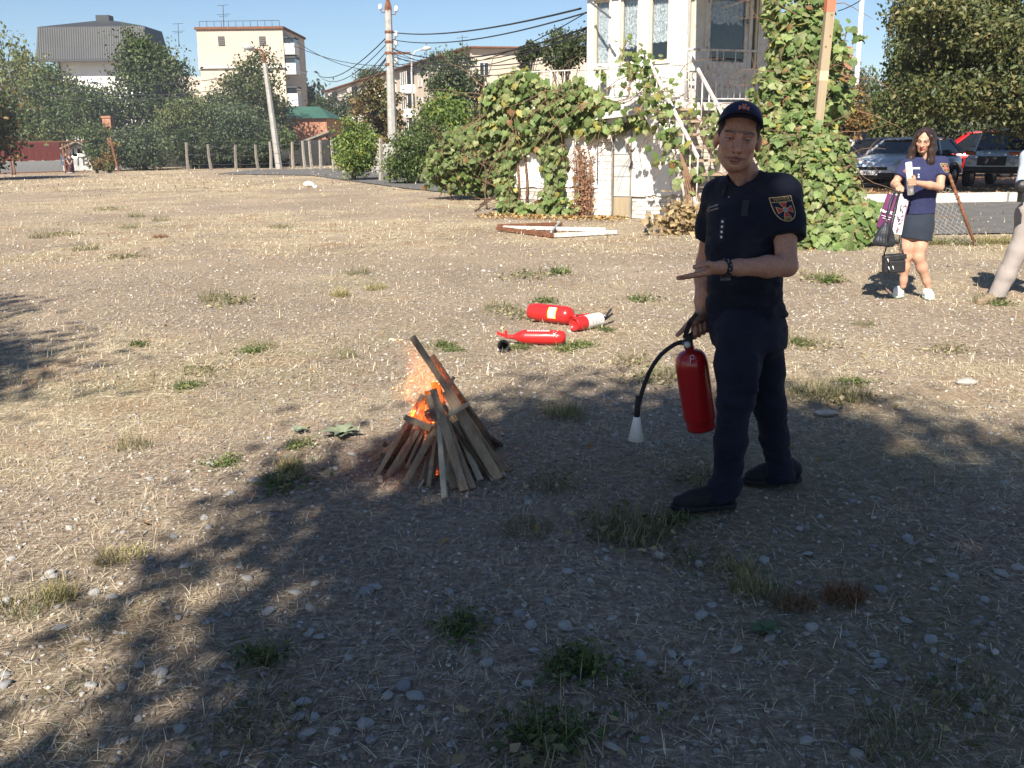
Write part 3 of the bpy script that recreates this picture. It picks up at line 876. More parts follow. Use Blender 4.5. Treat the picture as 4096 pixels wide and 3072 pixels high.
# ------------------------------------------------------------------ poles and wires
Yp = 45.0
hb = thing('utility_pole', 'tapered concrete utility pole with white insulators and a rusty pointed cap', 'pole', (xat(393.5, Yp, 165), Yp, 0))
pb = Vector((xat(393.5, Yp, 165), Yp, 0)); ptop = pt(388.2, 10.5, Yp)
m = MB(); m.tube([pb, ptop], [.24, .155], 8, sm=False); m.build('shaft', MAT['concrete'], hb)
cap_t = pt(387.5, -4, Yp)
m = MB(); m.tube([ptop - Vector((0, 0, .05)), ptop + Vector((0, 0, .15)), cap_t + Vector((0, 0, .1))], [.17, .16, .02], 4, sm=False); m.build('cap', MAT['rust'], hb)
ins = pmat('white_porcelain', (.82, .81, .78), rough=.25)
for sx, py in ((-1, 12), (1, 14), (1, 39), (1, 48), (1, 66)):
 p = pt(388.5, py, Yp); e = p + Vector((sx * .36, -.02, .12))
 m = MB(); m.tube([p, p + Vector((sx * .3, -.02, -.03)), e], .022, 6); br = m.build('bracket', MAT['rust'], hb)
 m = MB(); m.lathe([(.03, -.02), (.10, .0), (.075, .08), (.095, .13), (.05, .2), (.0, .23)], 10, Matrix.Translation(e)); m.build('insulator', ins, hb)
for py in (32, 42, 53, 64.5):
 p = pt(389, py, Yp); m = MB(); m.tube([p - Vector((0, 0, .05)), p + Vector((0, 0, .05))], .20, 8, sm=False); m.build('band', MAT['rust'], hb)
p = pt(391, 53.5, Yp); m = MB(); m.box(p + Vector((.35, -.1, 0)), (1.1, .09, .1)); m.build('crossarm', MAT['rust'], hb)

def wire(a, b, sag, r, label, group):
 a = Vector(a); b = Vector(b)
 P = []
 for i in range(15):
  t = i / 14; p = a.lerp(b, t); p.z -= sag * 4 * t * (1 - t); P.append(p)
 m = MB(); m.tube(P, r, 4); return tag(m.build('overhead_wire', MAT['black_cable']), label, 'wire', group)
WG = 'overhead wires strung from the utility pole'
# to the right, ending at the booth or beyond it
for k_, (py, ex, ey, eY, sg, r) in enumerate(((32.3, 581, 8.5, 21.0, .25, .022), (39.5, 590, 11.5, 21.2, .35, .018), (48, 590, 10.5, 21.2, .9, .013), (48.3, 590, 26.5, 21.2, .55, .022), (53.2, 590, 33, 21.2, .5, .014),
             (53.8, 590, 27.5, 21.2, .75, .014), (56.5, 560, 57, 30, .35, .018), (66, 545, 63, 32, .25, .013), (66.3, 540, 70, 32, .3, .013), (62.5, 530, 76, 34, .15, .012))):
 wire(pt(391.5, py, Yp), pt(ex, ey, eY), sg, r, ['upper', 'middle', 'lower'][min(k_ // 4, 2)] + ' overhead cable running from the utility pole right towards the white booth', WG + ' to the right, ' + ['upper', 'middle', 'lower'][min(k_ // 4, 2)])
for k_, (py, ex, ey, eY, sg, r) in enumerate(((36, 318, 75, 120, .9, .035), (42.5, 318, 75, 120, 1.2, .028), (50, 319, 85, 120, 1.3, .028), (55.5, 319, 86.5, 120, 1.6, .034), (57, 319, 87.5, 120, 1.8, .03),
             (64, 320, 94, 120, 1.3, .025), (68.5, 320, 95, 120, 1.5, .025))):
 wire(pt(388, py, Yp), pt(ex, ey, eY), sg, r, 'overhead cable running from the utility pole left and away over the street', WG + ' to the left')
for (ax, ay, bx, by, sg) in ((284, 33, 398, 70, 1.2), (284, 41, 440, 56, 1.5)):
 wire(pt(ax, ay, 96), pt(bx, by, 96), sg, .03, 'thin drooping line from the beige block across the sky', 'thin lines from the beige block')
for (ax, ay, bx, by) in ((35, 75, 222, 78), (40, 84, 224, 89), (10, 88, 190, 95)):
 wire(pt(ax, ay, 62), pt(bx, by, 62), .5, .022, 'thin wire crossing in front of the left trees', 'wires before the left trees')
wire(pt(838, 11, 30), pt(870, -6, 26), .05, .015, 'short dark cable at the top right beside the white flagpole', None)

Yl = 62.0
hb = thing('street_lamp', 'leaning concrete lamp post with a rusty bracket and white lamp head', 'street lamp', (xat(279, Yl, 168), Yl, 0))
pb = Vector((xat(279, Yl, 168), Yl, 0)); ptop = pt(264.5, 63, Yl)
m = MB(); m.tube([pb, ptop], [.22, .14], 6, sm=False); m.build('shaft', MAT['concrete'], hb)
m = MB(); m.tube([ptop - Vector((0, 0, .2)), pt(263, 53, Yl), pt(262, 50.5, Yl), pt(252, 48.5, Yl - .8)], [.12, .08, .06, .04], 6); m.build('bracket', MAT['rust'], hb)
a = pt(253.5, 49.3, Yl - .8); c = pt(243.5, 46.3, Yl - 1.4)
m = MB(); m.tube([a, a.lerp(c, .3), a.lerp(c, .8), c], [.07, .17, .18, .05], 8); m.build('lamp_head', pmat('pale_lamp', (.5, .51, .51), rough=.4), hb)
hb = thing('street_lamp', 'small curved street lamp in front of the long apartment block', 'street lamp', (xat(411, 75, 80), 75, 0))
a = pt(411.5, 72, 75); m = MB(); m.tube([Vector((a.x, 75, 0)), a, pt(412, 57, 75), pt(415, 51.5, 75), pt(422, 49, 75)], [.1, .07, .05, .05, .04], 6); m.build('shaft', MAT['pale_concrete'], hb)
m = MB(); a = pt(422, 49, 75); c = pt(431, 47.8, 75); m.tube([a, a.lerp(c, .4), c], [.05, .2, .08], 8); m.build('lamp_head', pmat('pale_lamp_small', (.45, .46, .46), rough=.4), hb)
Yf = 38.0
a = Vector((xat(855.5, Yf, 97), Yf, 0)); hb = thing('flagpole', 'tall thin white pole behind the parked cars', 'pole', a)
m = MB(); m.tube([a, pt(855.5, 97, Yf), pt(862.5, -6, Yf)], [.13, .10, .08], 8); m.build('shaft', pmat('white_pole', (.82, .82, .82), rough=.5), hb)
m = MB(); m.tube([a, a + Vector((0, 0, .3))], .2, 8); m.build('base', MAT['concrete'], hb)
# grey roofed house far right
Y0 = 58.0; x0 = xat(812, Y0); x1 = xat(850, Y0); zt = zat(95, Y0, 830); zr = zat(72, Y0, 840)
hb = thing('grey_roofed_house', 'house with a blue grey roof and brick chimney behind the birch', 'house', (x0, Y0, 0))
MB().box(((x0 + x1) / 2, Y0 + 3, zt / 2), (x1 - x0, 6, zt)).build('wall', MAT['cream_wall'], hb)
m = MB(); m.add([(x0 - .3, Y0 - .3, zt), (x1 + .3, Y0 - .3, zt), (x1 + .3, Y0 + 6.3, zt), (x0 - .3, Y0 + 6.3, zt), (x0 + .2, Y0 + 3, zr), (x1 - .2, Y0 + 3, zr)], [(0, 1, 5, 4), (1, 2, 5), (2, 3, 4, 5), (3, 0, 4), (3, 2, 1, 0)]); m.build('roof', pmat('blue_grey_roof', (.22, .26, .28), (.18, .21, .23), 1, .7), hb)
c = pt(849, 68, Y0); MB().box((c.x, Y0 + 1.5, c.z), (1.1, .8, 2.6)).build('chimney', MAT['red_brick'], hb)
# ------------------------------------------------------------------ the white booth on its brick base
ZR = 2.12           # top of the brick base
A = Vector((-.10, 20.6, 0)); B = Vector((3.42, 18.75, 0)); C_ = Vector((6.6, 20.0, 0))
bd = thing('brick_outbuilding', 'low whitewashed brick outbuilding overgrown with vines, carrying the white booth', 'building', A)
def wallframe(a, b):
 d = (b - a).normalized(); n = Vector((d.y, -d.x, 0))
 return d, n, (b - a).length
d1, n1, l1 = wallframe(A, B)
d2, n2, l2 = wallframe(B, C_)
m = MB()
back = [A, B, C_, C_ + Vector((-1.5, 3.5, 0)), A + Vector((1.6, 3.6, 0))]
k_ = len(back)
m.add([(p.x, p.y, -.05) for p in back] + [(p.x, p.y, ZR - .02) for p in back], [(i, (i + 1) % k_, k_ + (i + 1) % k_, k_ + i) for i in range(k_)] + [tuple(k_ + i for i in range(k_))])
m.build('wall', MAT['mortar'], bd, fix=True)
# plastered upper part of the front wall, either side of the narrow door
S_door = (pt(616, 180, 19).x - A.x) / d1.x         # distance along the wall
dw = .40
def on1(s, z, out=0.0): return A + d1 * s + n1 * out + Vector((0, 0, z))
def on2(s, z, out=0.0): return B + d2 * s + n2 * out + Vector((0, 0, z))
R1 = Matrix((d1, -n1, Vector((0, 0, 1)))).transposed()
R2 = Matrix((d2, -n2, Vector((0, 0, 1)))).transposed()
for s0, s1_, z0 in ((0.0, S_door - .30, .62), (S_door + dw + .02, l1, .50)):
 # trowelled slab with an uneven lower edge
 n = 16; lowp = [(s0 + (s1_ - s0) * i / n, z0 + random.uniform(-.03, .03)) for i in range(n + 1)]
 poly = lowp + [(s1_, ZR - .24), (s0, ZR - .24)]
 m = MB(); m.prism(poly, A + n1 * .001, d1, (0, 0, 1), n1, .045); m.build('plaster', MAT['white_plaster'], bd, fix=True)
# bricks
bl, bh, gapb = .25, .072, .012
bm1 = []
for q in range(3):
 me = MB().box((0, 0, 0), (bl, .10, bh)).mesh('brick'); me.materials.append(MAT[['white_brick', 'white_brick', 'cream_brick'][q]]); bm1.append(me)
bm2 = []
for q in range(2):
 me = MB().box((0, 0, 0), (bl, .10, bh)).mesh('brick'); me.materials.append(MAT['cream_brick']); bm2.append(me)
half = MB().box((0, 0, 0), (bl * .5 - .006, .10, bh)).mesh('brick'); half.materials.append(MAT['white_brick'])
nb = 0
def brick(me, c, rot):
 global nb
 o = bpy.data.objects.new('brick', me); col.objects.link(o); o.parent = bd; o.location = c - bd.location; o.rotation_euler = rot; nb += 1
e1 = R1.to_euler(); e2 = R2.to_euler()
row = 0
z = .02
while z < .60:
 s = -.125 if row % 2 else 0.0
 while s < l1:
  c = s + bl / 2
  if 0.05 < c < l1 - .08 and not (S_door - .02 < c < S_door + dw + .02) and (1.0 < s or row % 2 == 0):
   if z < .55 and random.random() > .025: brick(random.choice(bm1), on1(c, z + bh / 2, -.035 + random.uniform(-.006, .008)), e1)
  s += bl + gapb
 z += bh + gapb; row += 1
z = .30; row = 0
while z < ZR - .25 and nb < 285:
 s = -.12 if row % 2 else .02
 while s < 1.9:
  c = s + bl / 2
  if c > .1 and random.random() > .02: brick(random.choice(bm2), on2(c, z + bh / 2, -.035 + random.uniform(-.006, .007)), e2)
  s += bl + gapb
 z += bh + gapb; row += 1
# white brick pier left of the door, seen as courses
for q in range(17):
 o = bpy.data.objects.new('pier_course', bpy.data.meshes.get('pier_course') or (lambda me: (me.materials.append(MAT['white_brick']), me)[1])(MB().box((0, 0, 0), (.28, .14, .115)).mesh('pier_course')))
 col.objects.link(o); o.parent = bd; o.location = on1(S_door - .16, .08 + .125 * q, .03 + random.uniform(-.008, .008)) - bd.location; o.rotation_euler = e1
# pier right of the door
m = MB(); m.box(on1(S_door + dw + .16, (ZR - .2) / 2 + .25, .03), (.30, .09, ZR - .62), R1); m.build('pier', MAT['white_plaster'], bd)
# door
dr = MB(); dr.box(on1(S_door + dw / 2, .98, .015), (dw - .04, .04, 1.86), R1); dro = dr.build('door', MAT['pole_wood'], bd)
for z0, z1_ in ((.45, .84), (.845, 1.28), (1.285, 1.66), (1.665, 1.87)):
 m = MB(); m.box(on1(S_door + dw / 2, (z0 + z1_) / 2, .044 + random.uniform(0, .006)), (dw - .05, .012, z1_ - z0 - .006), R1 @ Matrix.Rotation(random.uniform(-.012, .012), 3, 'Y')); m.build('metal_sheet', MAT['galv'], dro)
m = MB()
for s_ in (0, dw): m.box(on1(S_door + s_, .98, .04), (.035, .11, 1.94), R1)
m.box(on1(S_door + dw / 2, 1.92, .04), (dw, .10, .045), R1); m.build('door_frame', MAT['grey_board'], bd)
m = MB(); m.box(on1(S_door + .22, 2.06, .19), (.98, .40, .12), R1 @ Matrix.Rotation(R(-5), 3, 'Y')); m.box(on1(S_door + .24, 1.95, .14), (.86, .26, .10), R1 @ Matrix.Rotation(R(-5), 3, 'Y')); m.build('lintel', MAT['pale_concrete'], bd)
m = MB(); m.tube([on1(S_door - .32, .7, .07), on1(S_door - .33, 2.0, .07)], .018, 6); m.build('conduit', MAT['steel'], bd)
# terrace slab on top
m = MB(); P5 = [A + n1 * .12 - d1 * .1, B + n1 * .12 + n2 * .12, C_ + n2 * .12, C_ + Vector((-1.5, 3.5, 0)), A + Vector((1.6, 3.6, 0))]
k_ = 5
m.add([(p.x, p.y, ZR - .02) for p in P5] + [(p.x, p.y, ZR + .13) for p in P5], [(i, (i + 1) % k_, k_ + (i + 1) % k_, k_ + i) for i in range(k_)] + [tuple(k_ + i for i in range(k_)), tuple(reversed(range(k_)))])
m.build('terrace_slab', MAT['pale_concrete'], bd, fix=True)

# the booth
K = Vector((3.50, 19.35, 0)); KL = Vector((1.70, 20.75, 0)); KR = Vector((5.62, 20.55, 0))
ZB = ZR + .132; ZT = 4.62
bo = thing('white_booth', 'white painted watch booth with lace curtained windows standing on the brick base', 'booth', K + Vector((0, 0, ZB)))
dl, nl, ll = wallframe(KL, K)      # left face runs KL -> K
drr, nr, lr = wallframe(K, KR)
RL = Matrix((dl, -nl, Vector((0, 0, 1)))).transposed(); RR = Matrix((drr, -nr, Vector((0, 0, 1)))).transposed()
def facewall(name, P0, d, n, Rm, ln, opens, z0, z1, th=.10):
 """wall of posts, sills and heads round a row of openings (s0, s1, zlow, zhigh)"""
 m = MB(); s = 0.0
 opens = sorted(opens)
 for (a, b, zl, zh) in opens:
  if a > s: m.box(P0 + d * ((s + a) / 2) - n * (th / 2) + Vector((0, 0, (z0 + z1) / 2)), (a - s, th, z1 - z0), Rm)
  if zl > z0: m.box(P0 + d * ((a + b) / 2) - n * (th / 2) + Vector((0, 0, (z0 + zl) / 2)), (b - a, th, zl - z0), Rm)
  if zh < z1: m.box(P0 + d * ((a + b) / 2) - n * (th / 2) + Vector((0, 0, (zh + z1) / 2)), (b - a, th, z1 - zh), Rm)
  s = b
 if s < ln: m.box(P0 + d * ((s + ln) / 2) - n * (th / 2) + Vector((0, 0, (z0 + z1) / 2)), (ln - s, th, z1 - z0), Rm)
 return m.build(name, MAT['booth_paint'], bo)
def s_of(px, P0, d, py=40):
 # where the sight line to photo column px meets the face
 r = ray(px, py); det = d.x * (-r.y) - d.y * (-r.x)
 bx, by = -P0.x, -P0.y
 return (bx * (-r.y) - by * (-r.x)) / det
wL = []
for a, b in ((594, 610), (620.5, 638.5), (649, 669)):
 wL.append((s_of(a, KL, dl), s_of(b, KL, dl), 3.08, 4.36))
facewall('wall', KL, dl, nl, RL, ll - .0, wL, ZB, ZT)
dO = (s_of(707, K, drr), s_of(748, K, drr), ZB + .02, 4.45)
sl_ = (s_of(686, K, drr), s_of(693.5, K, drr), 2.95, 4.62); sr_ = (s_of(752, K, drr), s_of(758, K, drr), 2.95, 4.4)
facewall('wall', K + drr * .003, drr, nr, RR, lr, [sl_, dO, sr_], ZB, ZT)
m = MB(); m.beam(KL + Vector((0, 0, (ZB + ZT) / 2)) + Vector((1.1, 1.5, 0)), KR + Vector((0, 0, (ZB + ZT) / 2)) + Vector((-.9, 1.35, 0)), .1, ZT - ZB, (0, 1, 0)) if False else None
m = MB()
Q = [KL, KL + Vector((1.2, 1.6, 0)), KR + Vector((-1.0, 1.7, 0)), KR]
for a, b in zip(Q[:-1], Q[1:]):
 d_, n_, l_ = wallframe(a, b); m.box((a + b) / 2 + Vector((0, 0, (ZB + ZT) / 2)), (l_, .08, ZT - ZB), Matrix((d_, -n_, Vector((0, 0, 1)))).transposed())
m.build('back_wall', MAT['booth_paint'], bo)
m = MB(); m.tube([K + Vector((.0, .02, ZB)), K + Vector((0, .02, ZT))], .075, 4, sm=False); m.build('corner_post', MAT['booth_paint'], bo)
P5 = [KL, K, KR, KR + Vector((-1.0, 1.7, 0)), KL + Vector((1.2, 1.6, 0))]
m = MB(); m.add([(p.x, p.y, ZB + .01) for p in P5], [(0, 1, 2, 3, 4)]); m.build('floor', MAT['dark_wood'], bo)
# lace: procedural net with a pattern of holes
MAT['lace'] = bpy.data.materials.new('lace_curtain'); MAT['lace'].use_nodes = True
N, L = nt(MAT['lace']); b_ = N['Principled BSDF']; b_.inputs['Roughness'].default_value = .9
tc = N.new('ShaderNodeTexCoord'); wv = N.new('ShaderNodeTexNoise'); wv.inputs['Scale'].default_value = 16; wv.inputs['Detail'].default_value = 2; wv.inputs['Distortion'].default_value = 2.5
L.new(tc.outputs['Object'], wv.inputs['Vector'])
mr = N.new('ShaderNodeMapRange'); mr.inputs['From Min'].default_value = .42; mr.inputs['From Max'].default_value = .56; L.new(wv.outputs['Fac'], mr.inputs['Value'])
mx = N.new('ShaderNodeMix'); mx.data_type = 'RGBA'; mx.inputs['A'].default_value = (.30, .31, .33, 1); mx.inputs['B'].default_value = (.78, .78, .78, 1)
L.new(mr.outputs[0], mx.inputs['Factor']); L.new(mx.outputs['Result'], b_.inputs['Base Color'])
MAT['clear_glass'] = bpy.data.materials.new('clear_window_glass'); MAT['clear_glass'].use_nodes = True
N, L = nt(MAT['clear_glass']); N.remove(N['Principled BSDF'])
g1 = N.new('ShaderNodeBsdfTransparent'); g1.inputs[0].default_value = (.86, .89, .9, 1); g2 = N.new('ShaderNodeBsdfGlossy'); g2.inputs['Roughness'].default_value = .03
mxs = N.new('ShaderNodeMixShader'); mxs.inputs[0].default_value = .08
L.new(g1.outputs[0], mxs.inputs[1]); L.new(g2.outputs[0], mxs.inputs[2]); L.new(mxs.outputs[0], N['Material Output'].inputs['Surface'])
MAT['frame_wood'] = pmat('bare_frame_wood', (.66, .58, .44), (.55, .47, .35), 6, .8)

def curtain(P0, d, n, s0, s1, z0, z1, depth, parent, folds=9, ragged=0.0):
 nx_, nz_ = 48, 10; V = []; Fc = []
 for i in range(nx_ + 1):
  s = s0 + (s1 - s0) * i / nx_; off = .014 * math.sin(i / nx_ * folds * 2 * PI) + .006 * math.sin(i * 1.7)
  zl = z0 + ragged * (vnoise(np.array([[i * .35, 1.3, s0]]))[0] - .5)
  for j in range(nz_ + 1):
   V.append(P0 + d * s - n * (depth + off) + Vector((0, 0, zl + (z1 - zl) * j / nz_)))
 for i in range(nx_):
  for j in range(nz_):
   q = i * (nz_ + 1) + j; Fc.append((q, q + nz_ + 1, q + nz_ + 2, q + 1))
 m = MB(); m.add(V, Fc, 0, True); return m.build('curtain', MAT['lace'], parent)
for k_, (a, b, zl, zh) in enumerate(wL):
 m = MB()
 for s_ in (a + .022, b - .022): m.box(KL + dl * s_ - nl * .05 + Vector((0, 0, (zl + zh) / 2)), (.044, .06, zh - zl), RL)
 for z_ in (zl + .022, zh - .022): m.box(KL + dl * ((a + b) / 2) - nl * .05 + Vector((0, 0, z_)), (b - a - .088, .058, .044), RL)
 wf = m.build('window', MAT['frame_wood'], bo)
 m = MB(); m.box(KL + dl * ((a + b) / 2) - nl * .062 + Vector((0, 0, (zl + zh) / 2)), (b - a - .08, .006, zh - zl - .08), RL); m.build('pane', MAT['clear_glass'], wf)
 curtain(KL, dl, nl, a + .03, b - .03, (3.12, 3.40, 3.46)[k_], zh, .11, wf, (11, 5, 9)[k_], (0, .12, .05)[k_])
 m = MB()   # raised surround on the outside
 for s_ in (a - .02, b + .02): m.box(KL + dl * s_ + nl * .010 + Vector((0, 0, (zl + zh) / 2)), (.045, .03, zh - zl + .09), RL)
 m.box(KL + dl * ((a + b) / 2) + nl * .012 + Vector((0, 0, zh + .022)), (b - a - .01, .035, .045), RL); m.box(KL + dl * ((a + b) / 2) + nl * .022 + Vector((0, 0, zl - .022)), (b - a - .01, .07, .045), RL)
 m.build('surround', MAT['booth_paint'], wf)
# door with glass and a short curtain
a, b, zl, zh = dO
m = MB(); t_ = .085
for s_ in (a + t_ / 2, b - t_ / 2): m.box(K + drr * s_ - nr * .03 + Vector((0, 0, (zl + zh) / 2)), (t_, .05, zh - zl), RR)
for z_, h_ in ((zh - .06, .12), (zl + .40, .80)): m.box(K + drr * ((a + b) / 2) - nr * .03 + Vector((0, 0, z_)), (b - a - 2 * t_, .048, h_), RR)
do = m.build('door', MAT['white_metal'], bo)
m = MB(); m.box(K + drr * ((a + b) / 2) - nr * .035 + Vector((0, 0, (zl + zh) / 2 + .3)), (b - a - 2 * t_ + .02, .006, zh - zl - .8), RR); m.build('pane', MAT['clear_glass'], do)
curtain(K, drr, nr, a + t_, b - t_, 3.80, 4.24, .09, do, 7, .14)
m = MB(); m.box(K + drr * (b - .04) + nr * .02 + Vector((0, 0, 3.86)), (.03, .05, .10), RR); m.tube([K + drr * (b - .04) + nr * .05 + Vector((0, 0, 3.86)), K + drr * (b - .12) + nr * .05 + Vector((0, 0, 3.86))], .01, 6); m.build('handle', MAT['steel'], do)
for z_ in (3.30, 4.2):
 m = MB(); m.box(K + drr * (a - .01) + nr * .01 + Vector((0, 0, z_)), (.03, .04, .09), RR); m.build('hinge', MAT['rust'], do)
m = MB()
for s_ in (a - .035, b + .035): m.box(K + drr * s_ + nr * .012 + Vector((0, 0, (zl + zh) / 2)), (.065, .035, zh - zl), RR)
m.box(K + drr * ((a + b) / 2) + nr * .012 + Vector((0, 0, zh + .035)), (b - a + .13, .036, .07), RR); m.build('door_frame', MAT['booth_paint'], bo)
for (a, b, zl, zh) in (sl_, sr_):
 m = MB(); m.box(K + drr * (b - .03) - nr * .05 + Vector((0, 0, (zl + zh) / 2)), (.05, .06, zh - zl), RR); m.box(K + drr * (a + .012) - nr * .05 + Vector((0, 0, (zl + zh) / 2)), (.02, .058, zh - zl), RR)
 wf = m.build('window', MAT['frame_wood'], bo)
 m = MB(); m.box(K + drr * ((a + b) / 2) - nr * .06 + Vector((0, 0, (zl + zh) / 2)), (b - a - .04, .006, zh - zl), RR); m.build('pane', MAT['clear_glass'], wf)
 curtain(K, drr, nr, a + .02, b - .04, 4.0, zh, .1, wf, 3, .05)
# roof with a boarded eave; unseen slab added, shaped to shade the door
m = MB()
c0 = (KL + KR) / 2 + Vector((0, .4, 0))
E = [KL - dl * .22 + nl * .20, K + nl * .20 + nr * .2, KR + drr * .2 + nr * .2, KR + Vector((-1.0, 2.0, 0)), KL + Vector((1.0, 1.9, 0))]
m.add([(p.x, p.y, ZT - .10) for p in E] + [(p.x, p.y, ZT + .05) for p in E] + [(c0.x, c0.y, ZT + .8)], [tuple(reversed(range(5)))] + [(i, (i + 1) % 5, 5 + (i + 1) % 5, 5 + i) for i in range(5)] + [(5 + i, 5 + (i + 1) % 5, 10) for i in range(5)])
m.build('roof', MAT['booth_paint'], bo, fix=True)
m = MB(); pc0 = K + drr * .02 + nr * .2; pc1 = KR + drr * .5 + nr * .2
PO = [pc0, pc1, pc1 + nr * 2.3, pc0 + nr * 2.3 - drr * 2.2]  # outline cut along the sun to keep the door face shaded, above the view
m.add([(p.x, p.y, 4.62) for p in PO] + [(p.x, p.y, 4.72) for p in PO], [(3, 2, 1, 0), (4, 5, 6, 7), (0, 1, 5, 4), (1, 2, 6, 5), (2, 3, 7, 6), (3, 0, 4, 7)]); m.build('unseen_shade_roof', MAT['booth_paint'], bo, fix=True)
# strut hanging over the left window
m = MB(); m.beam(pt(591.5, 3, 20.25), pt(610.5, 18, 19.6), .035, .035); m.build('window_strut', MAT['steel'], bo)

# ------------------------------------------------------------------ railing of the terrace
rl = thing('terrace_railing', 'white iron railing with small rings round the landing of the booth', 'railing', on2(.2, ZR + .13))
def seg(a, b, r=.012): 
 m.tube([a, b], r, 6)
zt_, zb_ = ZR + 1.10, ZR + .20
s_end = 2.75
m = MB()
for z_, r_ in ((zt_, .022), (zt_ - .40, .014), (zt_ - .56, .014), (zb_, .014)): seg(on2(-.05, z_, .04), on2(s_end, z_, .04), r_)
m.build('rail', MAT['white_metal'], rl)
for s_ in np.arange(-.05, s_end + .01, .70):
 m = MB(); seg(on2(s_, ZR + .10, .04), on2(s_, zt_ + (.25 if s_ < 0 else 0), .04), .02); m.build('post', MAT['white_metal'], rl)
for i in range(int(s_end / .14)):
 s_ = .09 + i * .14
 m = MB(); seg(on2(s_, zb_, .04), on2(s_, zt_ - .56, .04), .010)
 if i % 2: seg(on2(s_, zt_ - .40, .04), on2(s_, zt_, .04), .010)
 m.build('bar', MAT['white_metal'], rl)
 m = MB(); c = on2(s_ + .07, zt_ - .48, .04); P = [c + d2 * (.062 * math.cos(q * PI / 8)) + Vector((0, 0, .074 * math.sin(q * PI / 8))) for q in range(17)]
 m.tube(P, .008, 5, caps=False); m.build('ring', MAT['white_metal'], rl)
rl = thing('terrace_railing', 'white iron railing half buried in vines along the front of the roof terrace', 'railing', on1(1.4, ZR + .13))
m = MB()
for z_ in (ZR + .28, ZR + .82): seg(on1(.3, z_ , .05), on1(l1 - .05, z_, .05), .018)
m.build('rail', MAT['white_metal'], rl)
for i in range(22):
 m = MB(); s_ = .35 + i * .155; seg(on1(s_, ZR + (.12 if i % 5 == 0 else .28), .05), on1(s_, ZR + .82, .05), .017 if i % 5 == 0 else .011); m.build('bar', MAT['white_metal'], rl)

# ------------------------------------------------------------------ outside stair
T0 = gp(706, 237); T0 = Vector((3.36, 15.85, 0)); T1 = Vector((2.52, 18.15, ZR + .1))
sd_ = Vector((T1.x - T0.x, T1.y - T0.y, 0)).normalized(); sr = Vector((sd_.y, -sd_.x, 0))
stw = .95
sta = thing('outside_stair', 'white steel stair with rusty brown plank treads climbing to the booth', 'stair', T0)
for side in (0, stw):
 m = MB(); m.beam(T0 + sr * side, T1 + sr * side, .05, .20, (0, 0, 1)); m.build('stringer', MAT['white_metal'], sta)
MAT['tread'] = pmat('worn_plank', (.42, .33, .25), (.30, .22, .16), 5, .9, .4, 40, c3=(.55, .50, .44))
for i in range(1, 10):
 c = T0.lerp(T1, i / 9.6) + sr * (stw / 2)
 m = MB(); m.box(c + Vector((0, 0, .03)), (stw - .05, .25, .045), Matrix((sr, sd_, Vector((0, 0, 1)))).transposed() @ Matrix.Rotation(random.uniform(-.02, .02), 3, 'Y')); m.build('tread', MAT['tread'], sta)
for side, nm in ((0, 0), (stw, 1)):
 a = T0 + (T1 - T0) * .18 + sr * side + Vector((0, 0, .86)); b = T1 + sr * side + Vector((0, 0, .90))
 m = MB(); m.beam(a, b, .045, .045); m.build('handrail', MAT['white_metal'], sta)
 for q in range(9):
  f = .18 + .82 * q / 8
  p = T0.lerp(T1, f) + sr * side; m = MB(); m.tube([p + Vector((0, 0, .02)), p + Vector((0, 0, .87))], .013, 6); m.build('baluster', MAT['white_metal'], sta)
# loose white rail end standing in the vines
a = pt(763, 168, 15.6); b = pt(775, 148, 15.4)
m = MB(); m.beam(a - Vector((0, 0, .9)) - (b - a) * 1.2, b, .12, .09); tag(m.build('white_post', MAT['white_metal']), 'short thick white post sticking out of the vines behind the man', 'post')
# tall squared timber
a = Vector((xat(818.5, 15.0, 140), 15.0, 0)); b = pt(831.5, -8, 15.0); a.x = pt(818, 150, 15.0).x - .10
hb = thing('timber_pole', 'tall pale squared timber pole rising out of the vines', 'pole', a)
mid = a.lerp(b, .46); nn = (b - a).normalized()
m = MB(); m.beam(a, b, .13, .13); m.build('shaft', MAT['pole_wood'], hb)
m = MB(); p = a + nn * ((pt(830.5, 3, 15).z - a.z) / nn.z); m.beam(p - nn * .13, p + nn * .13, .134, .134); m.build('red_band', pmat('faded_red_paint', (.55, .17, .10), (.45, .15, .09), 5, .8), hb)
p = a + nn * ((pt(824, 76, 15).z - a.z) / nn.z)
m = MB(); m.beam(p - nn * .07, p + nn * .07, .133, .133); m.build('tape', pmat('pinkish_tape', (.60, .42, .28), rough=.5), hb)
for z_, t_ in ((2.9, .0), (3.05, .05), (3.35, .04)):
 p = a + nn * (z_ / nn.z); m = MB(); m.box(p + Vector((t_ - .02, -.068, 0)), (.02, .01, .02)); m.build('nail', MAT['rust'], hb)

# ------------------------------------------------------------------ things lying by the wall
# rusty iron frame on the ground
c0, c1, c2_, c3_ = gp(498, 231), gp(554, 238.3), gp(616, 235), gp(572, 226.5)
fr_ = thing('fallen_gate', 'flat rusty and white painted iron frame with mesh lying on the dry grass', 'frame', c0)
for nm, p, q, mt, wd in (('side_bar', c0, c1, 'rust', .09), ('side_bar', c1, c2_, 'white_metal', .08), ('side_bar', c0 + Vector((.1, .15, 0)), gp(606, 232.5), 'white_metal', .07), ('side_bar', c0 + Vector((0, .25, .02)), gp(562, 226.2), 'rust', .05)):
 m = MB(); m.beam(p + Vector((0, 0, .05)), q + Vector((0, 0, .05 + random.uniform(-.01, .015))), .06, wd, (1, 0, 0)); m.build(nm, MAT[mt], fr_)
m = MB(); m.beam(gp(551, 236) + Vector((0, 0, .07)), gp(560, 227) + Vector((0, 0, .09)), .03, .03); m.build('cross_bar', MAT['galv'], fr_)
m = MB()
